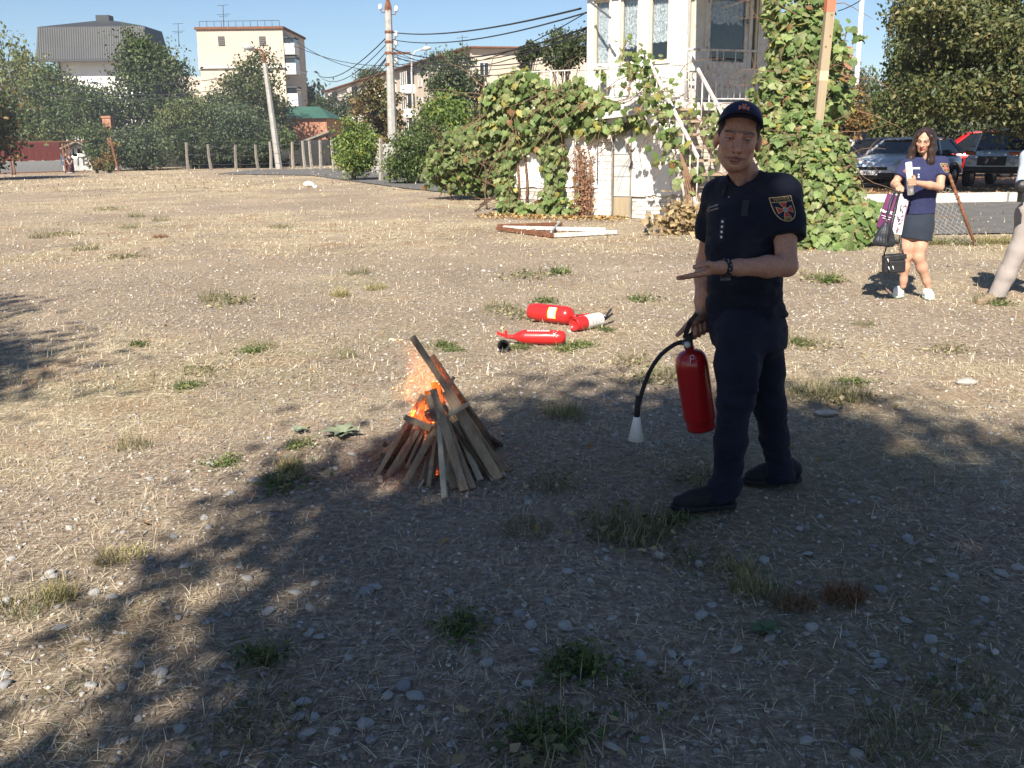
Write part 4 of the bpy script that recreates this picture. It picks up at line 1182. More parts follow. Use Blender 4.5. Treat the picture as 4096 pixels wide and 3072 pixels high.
for i in range(12):
 t = i / 11; m.tube([c0.lerp(c1, t) + Vector((0, 0, .03)), gp(562, 227).lerp(c1, t) + Vector((0, .1, .03))], .006, 4)
tag(m.build('wire_mesh', MAT['rust'], fr_), kind='stuff')
# dead branches
def branchy(base, dirv, ln, r, depth, m, rs):
 P = [base]; d = Vector(dirv).normalized(); p = Vector(base)
 for i in range(5):
  d = (d + Vector((rs.uniform(-.25, .25), rs.uniform(-.25, .25), rs.uniform(-.15, .2)))).normalized(); p = p + d * ln / 5
  if p.z < .02: p.z = .02
  P.append(p.copy())
 m.tube(P, [r * (1 - .15 * i) for i in range(6)], 5)
 if depth:
  for q in range(2): branchy(P[2 + q], d + Vector((rs.uniform(-.8, .8), rs.uniform(-.6, .6), rs.uniform(-.1, .6))), ln * .6, r * .6, depth - 1, m, rs)
rs = random.Random(4)
for (px, py, ex, ey, up, lab) in ((475, 212, 498, 207, .05, 'long dead branch lying left of the vine covered wall'), (487, 210, 481, 204, .75, 'dead branch with a stub pointing up left of the vine covered wall'),
          (480, 206, 504, 203, .2, 'thin twiggy dead branch against the corner of the whitewashed wall')):
 m = MB(); a = gp(px, py); e = gp(ex, ey); branchy(a + Vector((0, 0, .03)), (e - a).normalized() + Vector((0, 0, up)), max((e - a).length, .9), .026, 2, m, rs)
 tag(m.build('dead_branch', pmat('dead_bark', (.12, .075, .055), (.08, .05, .04), 12, .9)), lab, 'branch')
# white rubble and small stakes by the stair
p = gp(673, 232.5); o = bpy.data.objects.new('rubble_block', smesh[3].copy()); o.data.materials.clear(); o.data.materials.append(MAT['white_plaster']); col.objects.link(o); o.location = p + Vector((0, 0, .04)); o.scale = (.16, .1, .11); tag(o, 'broken white lump of rubble at the foot of the stair', 'rubble')
for px, py, h_, lab in ((647, 232, .36, 'short grey stake left of the white rubble'), (668, 229, .30, 'short grey stake behind the white rubble')):
 p = gp(px, py); m = MB(); m.beam(p, p + Vector((.02, 0, h_)), .09, .06); tag(m.build('stake', MAT['grey_board']), lab, 'stake')
# white object on the field
p = gp(310, 187); o = bpy.data.objects.new('white_rag', smesh[6].copy()); o.data.materials.clear(); o.data.materials.append(MAT['white_plaster']); col.objects.link(o); o.location = p + Vector((0, 0, .10)); o.scale = (.22, .15, .27)
tag(o, 'white crumpled lump lying far out on the field', 'litter')
p = gp(315, 188); o = bpy.data.objects.new('white_scrap', smesh[1].copy()); o.data.materials.clear(); o.data.materials.append(MAT['white_plaster']); col.objects.link(o); o.location = p + Vector((0, 0, .05)); o.scale = (.1, .1, .14)
tag(o, 'small white scrap beside the white lump on the field', 'litter')
# leaning rusty post and sagging wire net
a = gp(975.5, 246); b = pt(949, 174, 14.0)
hb = thing('rusty_post', 'rusty iron fence post leaning left behind the woman', 'post', a)
m = MB(); m.tube([a, b], .024, 6); m.build('shaft', MAT['rust'], hb)
m = MB()
P = []
for i in range(60):
 t = i / 59; c = a.lerp(b, .25 + .75 * t); P.append(c + Vector((.030 * math.cos(i * 1.1), .030 * math.sin(i * 1.1), 0)))
m.tube(P, .006, 4); m.build('wound_wire', MAT['rust'], hb)
net = thing('chain_link_net', 'sagging grey chain link net hanging from the leaning rusty post', 'net', (3.9, 14.6, 0))
m = MB()
TL = Vector((5.15, 14.6, .80)); TR = b.lerp(a, .12); BL = Vector((5.05, 14.55, .02)); BR = a + Vector((0, 0, .05))
nu, nv = 26, 9
def netp(u, v):
 u = max(0, min(1, u))
 top = TL.lerp(TR, u); top.z -= .42 * math.sin(PI * u) ** .8 * (1 - .3 * u); bot = BL.lerp(BR, u)
 p = top.lerp(bot, v); p.y += .05 * math.sin(7 * u + 3 * v); p.z += .02 * math.sin(11 * u); return p
for i in range(nu):
 P = []; Q = []
 for j in range(nv + 1):
  P.append(netp((i + (j % 2)) / nu, j / nv)); Q.append(netp((i + ((j + 1) % 2)) / nu, j / nv) + Vector((0, .004, 0)))
 m.tube(P, .0028, 3, caps=False); m.tube(Q, .0028, 3, caps=False)
tag(m.build('wire', pmat('dull_zinc_wire', (.38, .37, .35), rough=.6), net), kind='stuff')
# ------------------------------------------------------------------ foliage
def unit(n):
 v = rng.normal(size=(n, 3)); return v / np.linalg.norm(v, axis=1)[:, None]

def leaf_cards(C, size, cols, up=.35, fold=.18, aspect=.55, hang=0.0):
 """folded kite shaped leaves at C"""
 n = len(C)
 nrm = unit(n); nrm[:, 2] = nrm[:, 2] * (1 - up) + up; nrm /= np.linalg.norm(nrm, axis=1)[:, None]
 t = unit(n)
 if hang: t = t * (1 - hang) + np.array([0, 0, -1.0]) * hang
 t -= nrm * (t * nrm).sum(1)[:, None]; t /= np.linalg.norm(t, axis=1)[:, None] + 1e-9
 bb = np.cross(nrm, t)
 s = (np.asarray(size) * (.6 + .8 * rng.random(n)))[:, None]
 V = np.stack([C - t * s * .5, C + bb * s * aspect * .5 + nrm * s * fold + t * s * .05, C + t * s * .5, C - bb * s * aspect * .5 + nrm * s * fold + t * s * .05], 1)
 Fa = (np.arange(n) * 4)[:, None, None] + np.array([[0, 1, 2], [0, 2, 3]])[None]
 return V.reshape(-1, 3), Fa.reshape(-1, 3), np.repeat(cols, 4, axis=0)

def crown_points(lobes, nclump, per, cr, shell=.55, hang=0.0, squash=.7):
 """clumps near the surface of the lobes -> leaf centres and clump ids"""
 L_ = np.array(lobes, float)
 vol = L_[:, 3] * L_[:, 4] * L_[:, 5]; pr = vol ** .67; pr /= pr.sum()
 li = rng.choice(len(L_), nclump, p=pr)
 d = unit(nclump); r = shell + (1 - shell) * rng.random(nclump) ** .6
 r *= .88 + .24 * rng.random(nclump)
 cc = L_[li, :3] + d * L_[li, 3:6] * r[:, None]
 ci = np.repeat(np.arange(nclump), per)
 g = rng.normal(size=(nclump * per, 3)) * cr * (.6 + .8 * rng.random(nclump))[ci][:, None]
 g[:, 2] *= squash
 P = cc[ci] + g
 if hang:
  P[:, 2] -= rng.random(len(P)) ** 1.0 * hang
  P[:, :2] = cc[ci][:, :2] + (P[:, :2] - cc[ci][:, :2]) * .35
 return P, ci

PAL = {
 'dark': [(.040, .058, .022), (.030, .045, .018), (.052, .070, .026), (.065, .075, .032)],
 'mid': [(.060, .090, .028), (.045, .072, .024), (.080, .105, .035), (.095, .11, .045)],
 'grey': [(.055, .078, .036), (.042, .062, .030), (.072, .092, .046), (.09, .105, .055)],
 'olive': [(.085, .095, .030), (.065, .078, .026), (.11, .115, .042), (.12, .105, .04)],
 'willow': [(.13, .145, .050), (.105, .12, .042), (.16, .165, .065), (.085, .10, .036)],
 'brown': [(.13, .085, .032), (.10, .070, .028), (.16, .105, .040), (.075, .070, .026)],
 'orange': [(.20, .115, .030), (.16, .09, .028), (.23, .15, .045), (.11, .085, .028)],
 'yellow': [(.14, .17, .030), (.10, .14, .028), (.20, .21, .035), (.08, .115, .026)],
 'bright': [(.085, .135, .030), (.065, .11, .026), (.11, .16, .040), (.13, .165, .048)],
 'vine': [(.105, .160, .045), (.085, .140, .038), (.145, .195, .065), (.17, .205, .085), (.075, .125, .034), (.16, .19, .07)],
 'birch': [(.075, .095, .050), (.058, .075, .040), (.095, .11, .060), (.11, .115, .065)],
}
def palette(name, ci, n, jit=.22):
 p = np.array(PAL[name]); k = ci.max() + 1
 base = p[rng.integers(0, len(p), k)] * (.85 + .3 * rng.random((k, 1)))
 c = 1.28 * base[ci] * (1 - jit + 2 * jit * rng.random((n, 1)))
 alt = rng.random(n) < .12
 c[alt] = p[rng.integers(0, len(p), alt.sum())]
 return np.clip(c, .005, .6)

def auto_lobes(c, rx, ry, rz, n, seed, lr=(.38, .58), pear=0.0):
 r2 = np.random.default_rng(seed); out = [(c[0], c[1], c[2], rx * .55, ry * .55, rz * .6)]
 for i in range(n):
  d = r2.normal(size=3); d /= np.linalg.norm(d); q = r2.uniform(.45, .68)
  s = r2.uniform(*lr); zz = d[2] * q
  w_ = 1 - pear * max(zz, -1) * .9
  out.append((c[0] + d[0] * q * rx * w_, c[1] + d[1] * q * ry * w_, c[2] + zz * rz, rx * s * w_, ry * s * w_, rz * s * .85))
 return out

def limbs(m, base, top, r, lobes, seed, n=7):
 rs = random.Random(seed)
 base = Vector(base); top = Vector(top)
 mid = base.lerp(top, .5) + Vector((rs.uniform(-.1, .1), rs.uniform(-.1, .1), 0)) * (top - base).length * .12
 m.tube([base, base.lerp(mid, .5), mid, top], [r, r * .82, r * .65, r * .3], 7)
 for k in range(n):
  l = lobes[k % len(lobes)]; e = Vector(l[:3]) + Vector((rs.uniform(-.3, .3) * l[3], rs.uniform(-.3, .3) * l[4], rs.uniform(-.2, .4) * l[5]))
  a = base.lerp(top, rs.uniform(.35, .8)); q = a.lerp(e, .5) + Vector((0, 0, .08 * (e - a).length))
  m.tube([a, q, e], [r * .38, r * .24, r * .08], 5, caps=False)
  for _ in range(2):
   f = e + Vector((rs.uniform(-1, 1) * l[3], rs.uniform(-1, 1) * l[4], rs.uniform(-.2, .9) * l[5])) * .8
   m.tube([q, q.lerp(f, .5), f], [r * .16, r * .1, r * .04], 4, caps=False)

tree_n = [0]
def tree(name, label, lobes, pal, nclump, per, cr, leaf, base, tr, group=None, hang=0.0, up=.35, trunk=True, cat='tree', bark='bark', shell=.55, parts=('crown', 'trunk'), pal2=None, p2=0.0, aspect=.55):
 tree_n[0] += 1
 P, ci = crown_points(lobes, nclump, per, cr, shell, hang)
 keep = P[:, 2] > .06
 P = P[keep]; ci = ci[keep]
 c = palette(pal, ci, len(P))
 if pal2:
  sel = (rng.random(ci.max() + 1) < p2)[ci]; c2 = palette(pal2, ci, len(P)); c = np.where(sel[:, None], c2, c)
 V, Fa, C = leaf_cards(P, leaf, c, up=up, hang=.6 if hang else 0.0, aspect=aspect)
 t = thing(name, label, cat, base, group)
 link(parts[0], np_mesh(parts[0], V, Fa, C), MAT['leaf'], t)
 if trunk:
  m = MB(); L0 = lobes[0]
  limbs(m, base, (L0[0], L0[1], L0[2] + L0[5] * .6), tr, lobes[1:] or lobes, tree_n[0], n=min(9, max(4, len(lobes))))
  m.build(parts[1], MAT[bark], t)
 return t

def env(x0, x1, y0, y1, Y, depth=None):
 """crown box seen between photo columns x0..x1 and rows y0..y1 at distance Y"""
 xm = (x0 + x1) / 2; ym = (y0 + y1) / 2
 a = pt(x0, ym, Y); b = pt(x1, ym, Y); t = pt(xm, y0, Y); u = pt(xm, y1, Y)
 rx = (b.x - a.x) / 2
 return (((a.x + b.x) / 2, Y, (t.z + u.z) / 2), rx, depth or rx * .9, (t.z - u.z) / 2)

def bg_tree(name, label, box, Y, pal, nl, dens, leaf, seed, **kw):
 c, rx, ry, rz = env(*box, Y); rx *= 1.13; ry *= 1.13; rz *= 1.08; leaf *= .94
 lob = auto_lobes(c, rx, ry, rz, nl, seed, pear=kw.pop('pear', 0.0))
 px_area = (box[1] - box[0]) * (box[3] - box[2])
 lp = leaf / Y * F
 n = int(2.5 * dens * px_area / (lp * lp * .3))
 per = kw.pop('per', 16)
 return tree(name, label, lob, pal, max(20, n // per), per, kw.pop('cr', rx * .13), leaf, (c[0], Y, 0), kw.pop('tr', max(.1, rx * .07)), **kw)

GL = 'trees standing along the back of the field'
bg_tree('willow_tree', 'yellow green weeping willow at the far left behind the other trees', (-30, 58, 40, 135), 84, 'willow', 8, 1.5, .34, 1, hang=1.6, group=GL)
bg_tree('leafy_tree', 'bushy mid green tree above the red fence at the left', (2, 78, 66, 158), 74, 'mid', 9, 1.6, .27, 2, group=GL, pal2='olive', p2=.3)
bg_tree('leafy_tree', 'dark green tree behind the graffiti shed', (58, 126, 70, 160), 72, 'dark', 9, 1.7, .25, 3, group=GL, pal2='mid', p2=.4)
bg_tree('lime_tree', 'tall dark tree before the grey mansard roof', (114, 192, 31, 162), 76, 'dark', 15, 1.9, .30, 4, group=GL, pal2='mid', p2=.35, pear=.15)
bg_tree('lime_tree', 'dark tree in front of the beige tiled block', (217, 290, 36, 152), 80, 'dark', 12, 1.9, .28, 5, group=GL, pal2='olive', p2=.35, pear=.2)
bg_tree('leafy_tree', 'small dark round tree below the beige tiled block', (196, 232, 92, 140), 82, 'dark', 6, 1.7, .25, 6, group=GL)
bg_tree('birch_tree', 'drooping birch right of the beige tiled block', (290, 322, 58, 122), 108, 'birch', 7, 1.3, .34, 7, hang=2.4, group=GL)
bg_tree('leafy_tree', 'hazy dark green tree left of the long apartment block', (310, 342, 96, 135), 100, 'dark', 6, 1.7, .30, 8, group=GL)
bg_tree('leafy_tree', 'hazy grey green tree before the left end of the long apartment block', (332, 364, 94, 135), 98, 'grey', 6, 1.5, .30, 9, group=GL)
bg_tree('poplar_tree', 'far poplar tops behind the long apartment block', (355, 387, 66, 90), 190, 'mid', 7, 1.6, .5, 10, group=GL)
bg_tree('chestnut_tree', 'browned chestnut tree left of the utility pole', (352, 405, 76, 148), 62, 'brown', 9, 1.6, .30, 11, group=GL, pal2='olive', p2=.35)
bg_tree('willow_tree', 'tall grey green tree right of the utility pole', (412, 488, 54, 142), 58, 'grey', 12, 1.9, .24, 12, hang=.5, group=GL, pal2='dark', p2=.3)
bg_tree('ash_tree', 'yellow green ash tree before the taller grey green tree', (400, 470, 90, 158), 47, 'bright', 10, 1.9, .20, 13, group=GL, pal2='yellow', p2=.35)
bg_tree('leafy_tree', 'dark reddish brown tree behind the vine at the corner of the outbuilding', (462, 512, 82, 140), 60, 'dark', 7, 1.6, .26, 14, group=GL, pal2='brown', p2=.4)
bg_tree('leafy_tree', 'small round dark tree beyond the terrace, left one', (516, 541, 40, 72), 34, 'dark', 6, 1.8, .13, 15, group=GL)
bg_tree('leafy_tree', 'larger dark tree beyond the terrace beside the booth', (540, 592, 24, 76), 36, 'dark', 9, 1.8, .13, 16, group=GL)
GS = 'shrubs along the back of the field'
bg_tree('apple_tree', 'broad low grey green apple tree with bare twigs, right part', (206, 274, 98, 158), 66, 'grey', 9, 1.35, .20, 17, group=GS, cat='tree')
bg_tree('apple_tree', 'broad low green apple tree, left part', (152, 232, 100, 160), 67, 'mid', 10, 1.6, .21, 18, group=GS, cat='tree', pal2='olive', p2=.4)
bg_tree('shrub', 'grey green shrub hiding the end of the red fence', (112, 172, 118, 172), 63, 'grey', 9, 2.2, .20, 19, group=GS, cat='shrub', trunk=True)
bg_tree('shrub', 'tall dark green bush between chimney and shed', (84, 116, 120, 164), 61, 'mid', 7, 1.9, .19, 20, group=GS, cat='shrub')
bg_tree('shrub', 'small orange leaved bush at the foot of the brick chimney', (99, 118, 138, 168), 60, 'orange', 5, 1.5, .17, 21, group=GS, cat='shrub', pal2='olive', p2=.3)
bg_tree('shrub', 'low weedy bush before the grey footing', (104, 116, 160, 173), 57, 'olive', 4, 1.4, .15, 22, group=GS, cat='shrub')
bg_tree('shrub', 'brownish weed clump beside the rusty fence post', (88, 104, 154, 172), 57, 'brown', 4, 1.2, .14, 23, group=GS, cat='shrub')
for q, (a, b) in enumerate(((170, 200), (196, 226), (222, 256), (250, 276))):
 bg_tree('shrub', ['dark undergrowth beneath the apple trees, first clump from the left', 'dark undergrowth beneath the apple trees, second clump from the left', 'dark undergrowth beneath the apple trees, third clump from the left', 'dark undergrowth beneath the apple trees beside the lamp post'][q], (a, b, 128, 170), 64.5, 'dark', 6, 3.2, .22, 30 + q, group=GS, cat='shrub')
bg_tree('shrub', 'small green bush before the brick house', (278, 300, 128, 150), 66, 'mid', 5, 1.8, .18, 24, group=GS, cat='shrub')
bg_tree('shrub', 'round green and yellow lilac bush before the street', (327, 377, 119, 178), 41, 'bright', 11, 2.2, .13, 25, group=GS, cat='shrub', pal2='yellow', p2=.25)
bg_tree('shrub', 'dark green bush at the foot of the utility pole', (384, 432, 132, 182), 37, 'mid', 10, 2.2, .12, 26, group=GS, cat='shrub', pal2='bright', p2=.25)
bg_tree('shrub', 'thick green bush beneath the ash tree', (402, 448, 120, 170), 40, 'mid', 9, 2.0, .13, 27, group=GS, cat='shrub')

# far-off tree line closing the view
P = []; 
for i in range(90):
 x = -170 + 340 * i / 89 + random.uniform(-3, 3); y = 205 + random.uniform(-10, 25); r_ = random.uniform(4, 8)
 P.append((x, y, r_ * .75, r_, r_, r_ * 1.05))
pp, ci = crown_points(P, 2600, 6, 1.1, .5)
V, Fa, C = leaf_cards(pp, 1.6, palette('dark', ci, len(pp)), up=.3)
tag(link('far_wood', np_mesh('far_wood', V, Fa, C), MAT['leaf']), 'far-off dark wood closing the view behind the houses', 'wood', kind='stuff')

# ---- trees over the parked cars, right
GR = 'trees around the parked cars'
Yk = 25.0
lob = [(pt(a, b, Yk + dy).x, Yk + dy, pt(a, b, Yk + dy).z, r_ * 1.2, r_ * 1.2, r_ * .72) for a, b, dy, r_ in
    ((1000, 14, .5, 1.5), (950, 22, 0, .85), (985, 62, -.5, 1.05), (1040, 52, 0, 1.4), (946, 70, .5, .7), (966, 96, 0, .62), (1010, 98, -1, .8), (1050, 100, -.5, 1.0), (965, -15, .5, 1.0), (1015, -45, .5, 1.5),
  (1080, 20, 1.5, 1.8), (1085, -50, 1.5, 1.8), (944, 5, 1.5, .6), (990, 38, -1.2, .75), (1060, 84, 1.5, 1.2), (1005, 122, 0, .42), (1035, 120, -1, .5), (938, 98, .6, .4))]
r2 = random.Random(5)
for q in range(22):
 a, b = (r2.uniform(905, 960), r2.uniform(-10, 96)) if q < 10 else (r2.uniform(935, 1060), r2.uniform(40, 106))
 if a < 905 + .35 * abs(b - 50): a += 22
 y_ = Yk + r2.uniform(-1.6, 1); c_ = pt(a, b, y_); q_ = r2.uniform(.28, .62); lob.append((c_.x, y_, c_.z, q_ * 1.7, q_ * 1.4, q_ * .5))
tree('lime_tree', 'big spreading lime tree with browning leaves hanging over the parked cars', lob, 'dark', 2100, 22, .25, .14, (15.5, 27.5, 0), .26, group=GR, pal2='olive', p2=.65, shell=.45)
bg_tree('birch_tree', 'birch with hanging twigs behind the big lime tree', (894, 934, -30, 56), 36, 'birch', 7, 1.3, .13, 41, hang=1.5, group=GR)
bg_tree('birch_tree', 'green drooping tree behind the dark estate car', (872, 934, 36, 138), 36, 'mid', 10, 2.0, .15, 42, hang=.7, group=GR, pal2='olive', p2=.4)
bg_tree('maple_tree', 'orange leaved small tree behind the vines on the right', (822, 866, 78, 140), 34, 'orange', 8, 1.5, .14, 43, group=GR, pal2='brown', p2=.4)
bg_tree('birch_tree', 'pale grey birch behind the white flagpole', (838, 872, 44, 116), 52, 'birch', 7, 1.1, .17, 44, hang=1.3, group=GR)
bg_tree('leafy_tree', 'dark tree in the shade behind the cars, left of the woman', (872, 925, 88, 150), 44, 'dark', 8, 2.2, .2, 45, group=GR)
bg_tree('leafy_tree', 'dark tree in the shade behind the red car', (915, 985, 84, 148), 46, 'dark', 8, 2.2, .2, 46, group=GR)
bg_tree('shrub', 'pale green bush behind the red car', (968, 1015, 112, 142), 42, 'birch', 6, 2.0, .15, 47, group=GR, cat='shrub')
bg_tree('leafy_tree', 'dark tree at the right edge behind the old off-road car', (985, 1060, 60, 150), 46, 'dark', 8, 2.0, .2, 48, group=GR)

# ---- trees beside and behind the camera that throw the shade
GB = 'trees beside the field behind the photographer'
def shade_tree(label, x, y, z0, z1, r, ncl, seed, per=26, cr=.30, nl=12):
 lob = auto_lobes((x, y, (z0 + z1) / 2), r, r, (z1 - z0) / 2, nl, seed)
 tree('lime_tree', label, lob, 'dark', ncl, per, cr, .16, (x, y, 0), .2, group=GB, shell=.35)
shade_tree('tall leafy tree behind the photographer that shades the foreground', -.92, -4.7, 2.6, 9.6, 2.38, 1300, 51, cr=.25)
shade_tree('second leafy tree behind the photographer, to the right', 2.0, -5.2, 2.6, 7.6, 2.1, 400, 52)
shade_tree('leafy tree just left behind the photographer', -1.0, -6.2, 2.0, 5.6, 1.5, 250, 53)
shade_tree('leafy tree left of the field whose shade reaches in from the left', -6.5, -1.0, 3.4, 8.5, 1.15, 330, 54)
shade_tree('further leafy tree left of the field', -8.3, .9, 4.0, 8.7, 1.1, 300, 55)
# dark tree at the left edge of the view
c, rx, ry, rz = env(-75, 5, 66, 168, 47)
lob = auto_lobes(c, rx, rx, rz, 9, 61)
tree('lime_tree', 'dark browning tree hanging in at the left edge over the red fence', lob, 'dark', 420, 22, .55, .26, (c[0], 47, 0), .3, group=GL, pal2='brown', p2=.25)
shade_tree('small leafy tree far left whose shade lies across the field', -24, 25.5, 2.0, 9.0, 2.6, 300, 56)

# ------------------------------------------------------------------ vines
def grape_leaf(lob=5):
 # outline of a lobed vine leaf, about one unit across, stalk at the origin, tip along +y
 pts = [(0, .06), (-.16, -.08), (-.38, .00), (-.50, .26), (-.43, .36), (-.43, .58), (-.27, .63), (-.16, .76), (0, .98), (.16, .76), (.27, .63), (.43, .58), (.43, .36), (.50, .26), (.38, .00), (.16, -.08)]
 V = [(0, .40, .05)] + [(x, y, -.10 * abs(x) + (.03 if i % 2 else -.03) - .08 * max(0, y - .6)) for i, (x, y) in enumerate(pts)]
 Fa = [(0, i, i % 16 + 1) for i in range(1, 17)]
 return np.array(V), np.array([(0, 1 + (i + 1) % 16, 1 + i) for i in range(16)])
GLV, GLF = grape_leaf()
def vine_leaves(P, N_, size, cols, droop=.75):
 n = len(P)
 nrm = N_ + unit(n) * .75; nrm /= np.linalg.norm(nrm, axis=1)[:, None]
 tip = unit(n) * (1 - droop) + np.array([0, 0, -1.0]) * droop
 tip -= nrm * (tip * nrm).sum(1)[:, None]; tip /= np.linalg.norm(tip, axis=1)[:, None] + 1e-9
 sd2 = np.cross(tip, nrm)
 Mx = np.stack([sd2, tip, nrm], -1)
 q = GLV[None] * (size * (.55 + .75 * rng.random(n)))[:, None, None]
 q[:, :, 2] *= (.4 + 2.2 * rng.random(n))[:, None]
 V = np.einsum('nij,nvj->nvi', Mx, q) + P[:, None, :]
 Fa = (np.arange(n) * len(GLV))[:, None, None] + GLF[None]
 return V.reshape(-1, 3), Fa.reshape(-1, 3), np.repeat(cols, len(GLV), axis=0)
MAT['vine_leaf'] = tint_mat('vine_leaf', .55, .25, .35, .18, 60)
def vine_cols(n, yel=.10, brown=.04):
 yel *= .45; brown *= .5
 p = np.array(PAL['vine']); c = p[rng.integers(0, len(p), n)] * np.array([1.28, 1.2, 1.3]) * (.65 + .65 * rng.random((n, 1)))
 r_ = rng.random(n)
 c = np.where((r_ < yel)[:, None], np.array([.30, .27, .07]) * (.7 + .5 * rng.random((n, 1))), c)
 c = np.where((r_ > 1 - brown)[:, None], np.array([.22, .12, .05]) * (.7 + .5 * rng.random((n, 1))), c)
 return c
def stems(m, P0, spread, n, seed, length=1.2, r=.012, drop=.6):
 rs = random.Random(seed)
 for _ in range(n):
  p = Vector(P0[rs.randrange(len(P0))]); d = Vector((rs.uniform(-1, 1), rs.uniform(-.5, .5), rs.uniform(-1, .8) - drop * .3)).normalized(); pts = [p.copy()]
  for k in range(6):
   d = (d + Vector((rs.uniform(-.4, .4), rs.uniform(-.3, .3), rs.uniform(-.4, .3)))).normalized(); p = p + d * length / 6; pts.append(p.copy())
  m.tube(pts, [r * (1 - .12 * k) for k in range(7)], 4, caps=False)
MAT['vine_stem'] = pmat('vine_stem', (.22, .13, .08), (.14, .085, .055), 12, .9)
def wall_pts(n, s_rng, z_rng, fn, nvec, dens, out=(.02, .16)):
 s = s_rng[0] + (s_rng[1] - s_rng[0]) * rng.random(n * 3); z = z_rng[0] + (z_rng[1] - z_rng[0]) * rng.random(n * 3)
 keep = rng.random(n * 3) < dens(s, z)
 s = s[keep][:n]; z = z[keep][:n]; o = out[0] + (out[1] - out[0]) * rng.random(len(s)) ** 1.5
 return s, z, o
An = np.array(A); 
# re-establish the wall frame used for the outbuilding
WA = np.array((-.10, 20.6, 0.0)); Wd = np.array(d1); Wn = np.array(n1)
def d_wall(s, z):
 P2 = np.stack([s, z], -1)
 nn_ = fbm(P2 + 5, 1.6, 3)
 edge = 1.55 - .05 * z + .35 * np.sin(z * 3.1) * .4
 left = np.clip((edge - s) / .35 + .6, 0, 1)            # thick on the left, stops short of the door
 topb = np.clip((z - 1.62) / .22, 0, 1) * np.clip((2.75 - s) / .4, 0, 1)
 body = left * np.clip((nn_ - .36) / .14, 0, 1)
 body = np.where((z > .75) & (z < 1.0) & (s > .5), body * .55, body)
 return np.clip(np.maximum(body, topb * np.clip((nn_ - .30) / .12, 0, 1)), 0, 1)
vt = thing('grape_vine', 'grape vine hanging over the left part of the whitewashed wall and the terrace railing', 'vine', A)
s, z, o = wall_pts(1250, (-.12, 2.7), (.05, 2.3), None, None, d_wall, (.05, .26))
P1 = WA + Wd * s[:, None] + Wn * o[:, None]; P1[:, 2] = z
# the thick mass on and over the terrace edge
nT = 1700
s = -.35 + 3.7 * rng.random(nT) ** 1.25; hgt = .95 - .22 * np.abs(s - .6) + .15 * np.sin(s * 4)
hgt = np.where(s > 1.9, hgt * .72, hgt)
z = ZR - .35 + (hgt + .25) * rng.random(nT) ** .8; o = -.35 + .80 * rng.random(nT)
keep = fbm(np.stack([s, z], -1), 2.1, 3) > np.where(s > 1.7, .48, .36)
P2 = WA + Wd * s[:, None] + Wn * o[:, None]; P2[:, 2] = z; P2 = P2[keep]
# tongue of leaves out to the left of the corner
nT = 420; a_ = unit(nT) * np.array([.55, .45, .42]) * (rng.random((nT, 1)) ** .4); P3 = WA + a_ + np.array([-.25, .1, 1.72])
Pv = np.concatenate([P1, P2, P3]); Nv = np.tile(Wn + np.array([-.1, -.15, .35]), (len(Pv), 1))
V, Fa, C = vine_leaves(Pv, Nv, .150, vine_cols(len(Pv), .12, .05))
tag(link('foliage', np_mesh('foliage', V, Fa, C), MAT['vine_leaf'], vt), kind='stuff')
m = MB(); stems(m, [tuple(p) for p in P2[::7]], 1, 110, 3, 1.5, .011, 1.0); stems(m, [tuple(p) for p in P1[::9]], 1, 70, 5, 1.0, .009, 1.0)
for s_ in (.35, .55, 1.15): m.tube([on1(s_, 0, .08), on1(s_ + .04, .7, .09), on1(s_ - .03, 1.4, .08), on1(s_ + .05, 2.1, .1)], [.03, .028, .024, .018], 6)
tag(m.build('stem', MAT['vine_stem'], vt), kind='stuff')
# dry brown creeper left of the door
vt = thing('dry_creeper', 'dead brown creeper standing against the white wall left of the metal door', 'plant', on1(S_door - .62, 0, .12))
m = MB(); rs = random.Random(9); tips = []
for k in range(26):
 p = on1(S_door - .62 + rs.uniform(-.16, .16), 0, .1 + rs.uniform(0, .1)); pts = [p.copy()]
 hh = rs.uniform(.7, 1.45)
 for q in range(7):
  p = p + Vector((rs.uniform(-.03, .03), rs.uniform(-.015, .015), hh / 7)); pts.append(p.copy()); tips.append(tuple(p))
 m.tube(pts, .006, 4, caps=False)
m.build('stem', pmat('dry_stem', (.34, .20, .13), (.25, .14, .09), 9, .9), vt)
tp = np.array(tips)[rng.integers(0, len(tips), 1500)] + rng.normal(size=(1500, 3)) * .035
V, Fa, C = leaf_cards(tp, .05, np.array([[.33, .19, .12]]) * (.6 + .8 * rng.random((1500, 1))), up=.1)
tag(link('dead_leaf', np_mesh('dead_leaf', V, Fa, C), MAT['grass'], vt), kind='stuff')

# vine on the stair
vt = thing('grape_vine', 'thin grape vine climbing the left side of the outside stair', 'vine', T0)
Ps = []
for k in range(22):
 f = rng.random() ** .75; ctr = np.array(T0.lerp(T1, .12 + .88 * f) + Vector((-.10, 0, .25 + .75 * rng.random())))
 n_ = int(6 + 10 * rng.random()); Ps.append(ctr + rng.normal(size=(n_, 3)) * np.array([.20, .12, .16]))
for k in range(10):
 f = rng.random(); ctr = np.array(T0.lerp(T1, .25 + .6 * f) + sr * stw * .9 + Vector((0, 0, .15 + .6 * rng.random())))
 Ps.append(ctr + rng.normal(size=(7, 3)) * np.array([.14, .1, .16]))
Ps = np.concatenate(Ps); V, Fa, C = vine_leaves(Ps, np.tile(np.array([-.1, -.9, .4]), (len(Ps), 1)), .135, vine_cols(len(Ps), .10, .06))
tag(link('foliage', np_mesh('foliage', V, Fa, C), MAT['vine_leaf'], vt), kind='stuff')
m = MB(); stems(m, [tuple(p) for p in Ps[::5]], 1, 60, 8, .9, .008, .6)
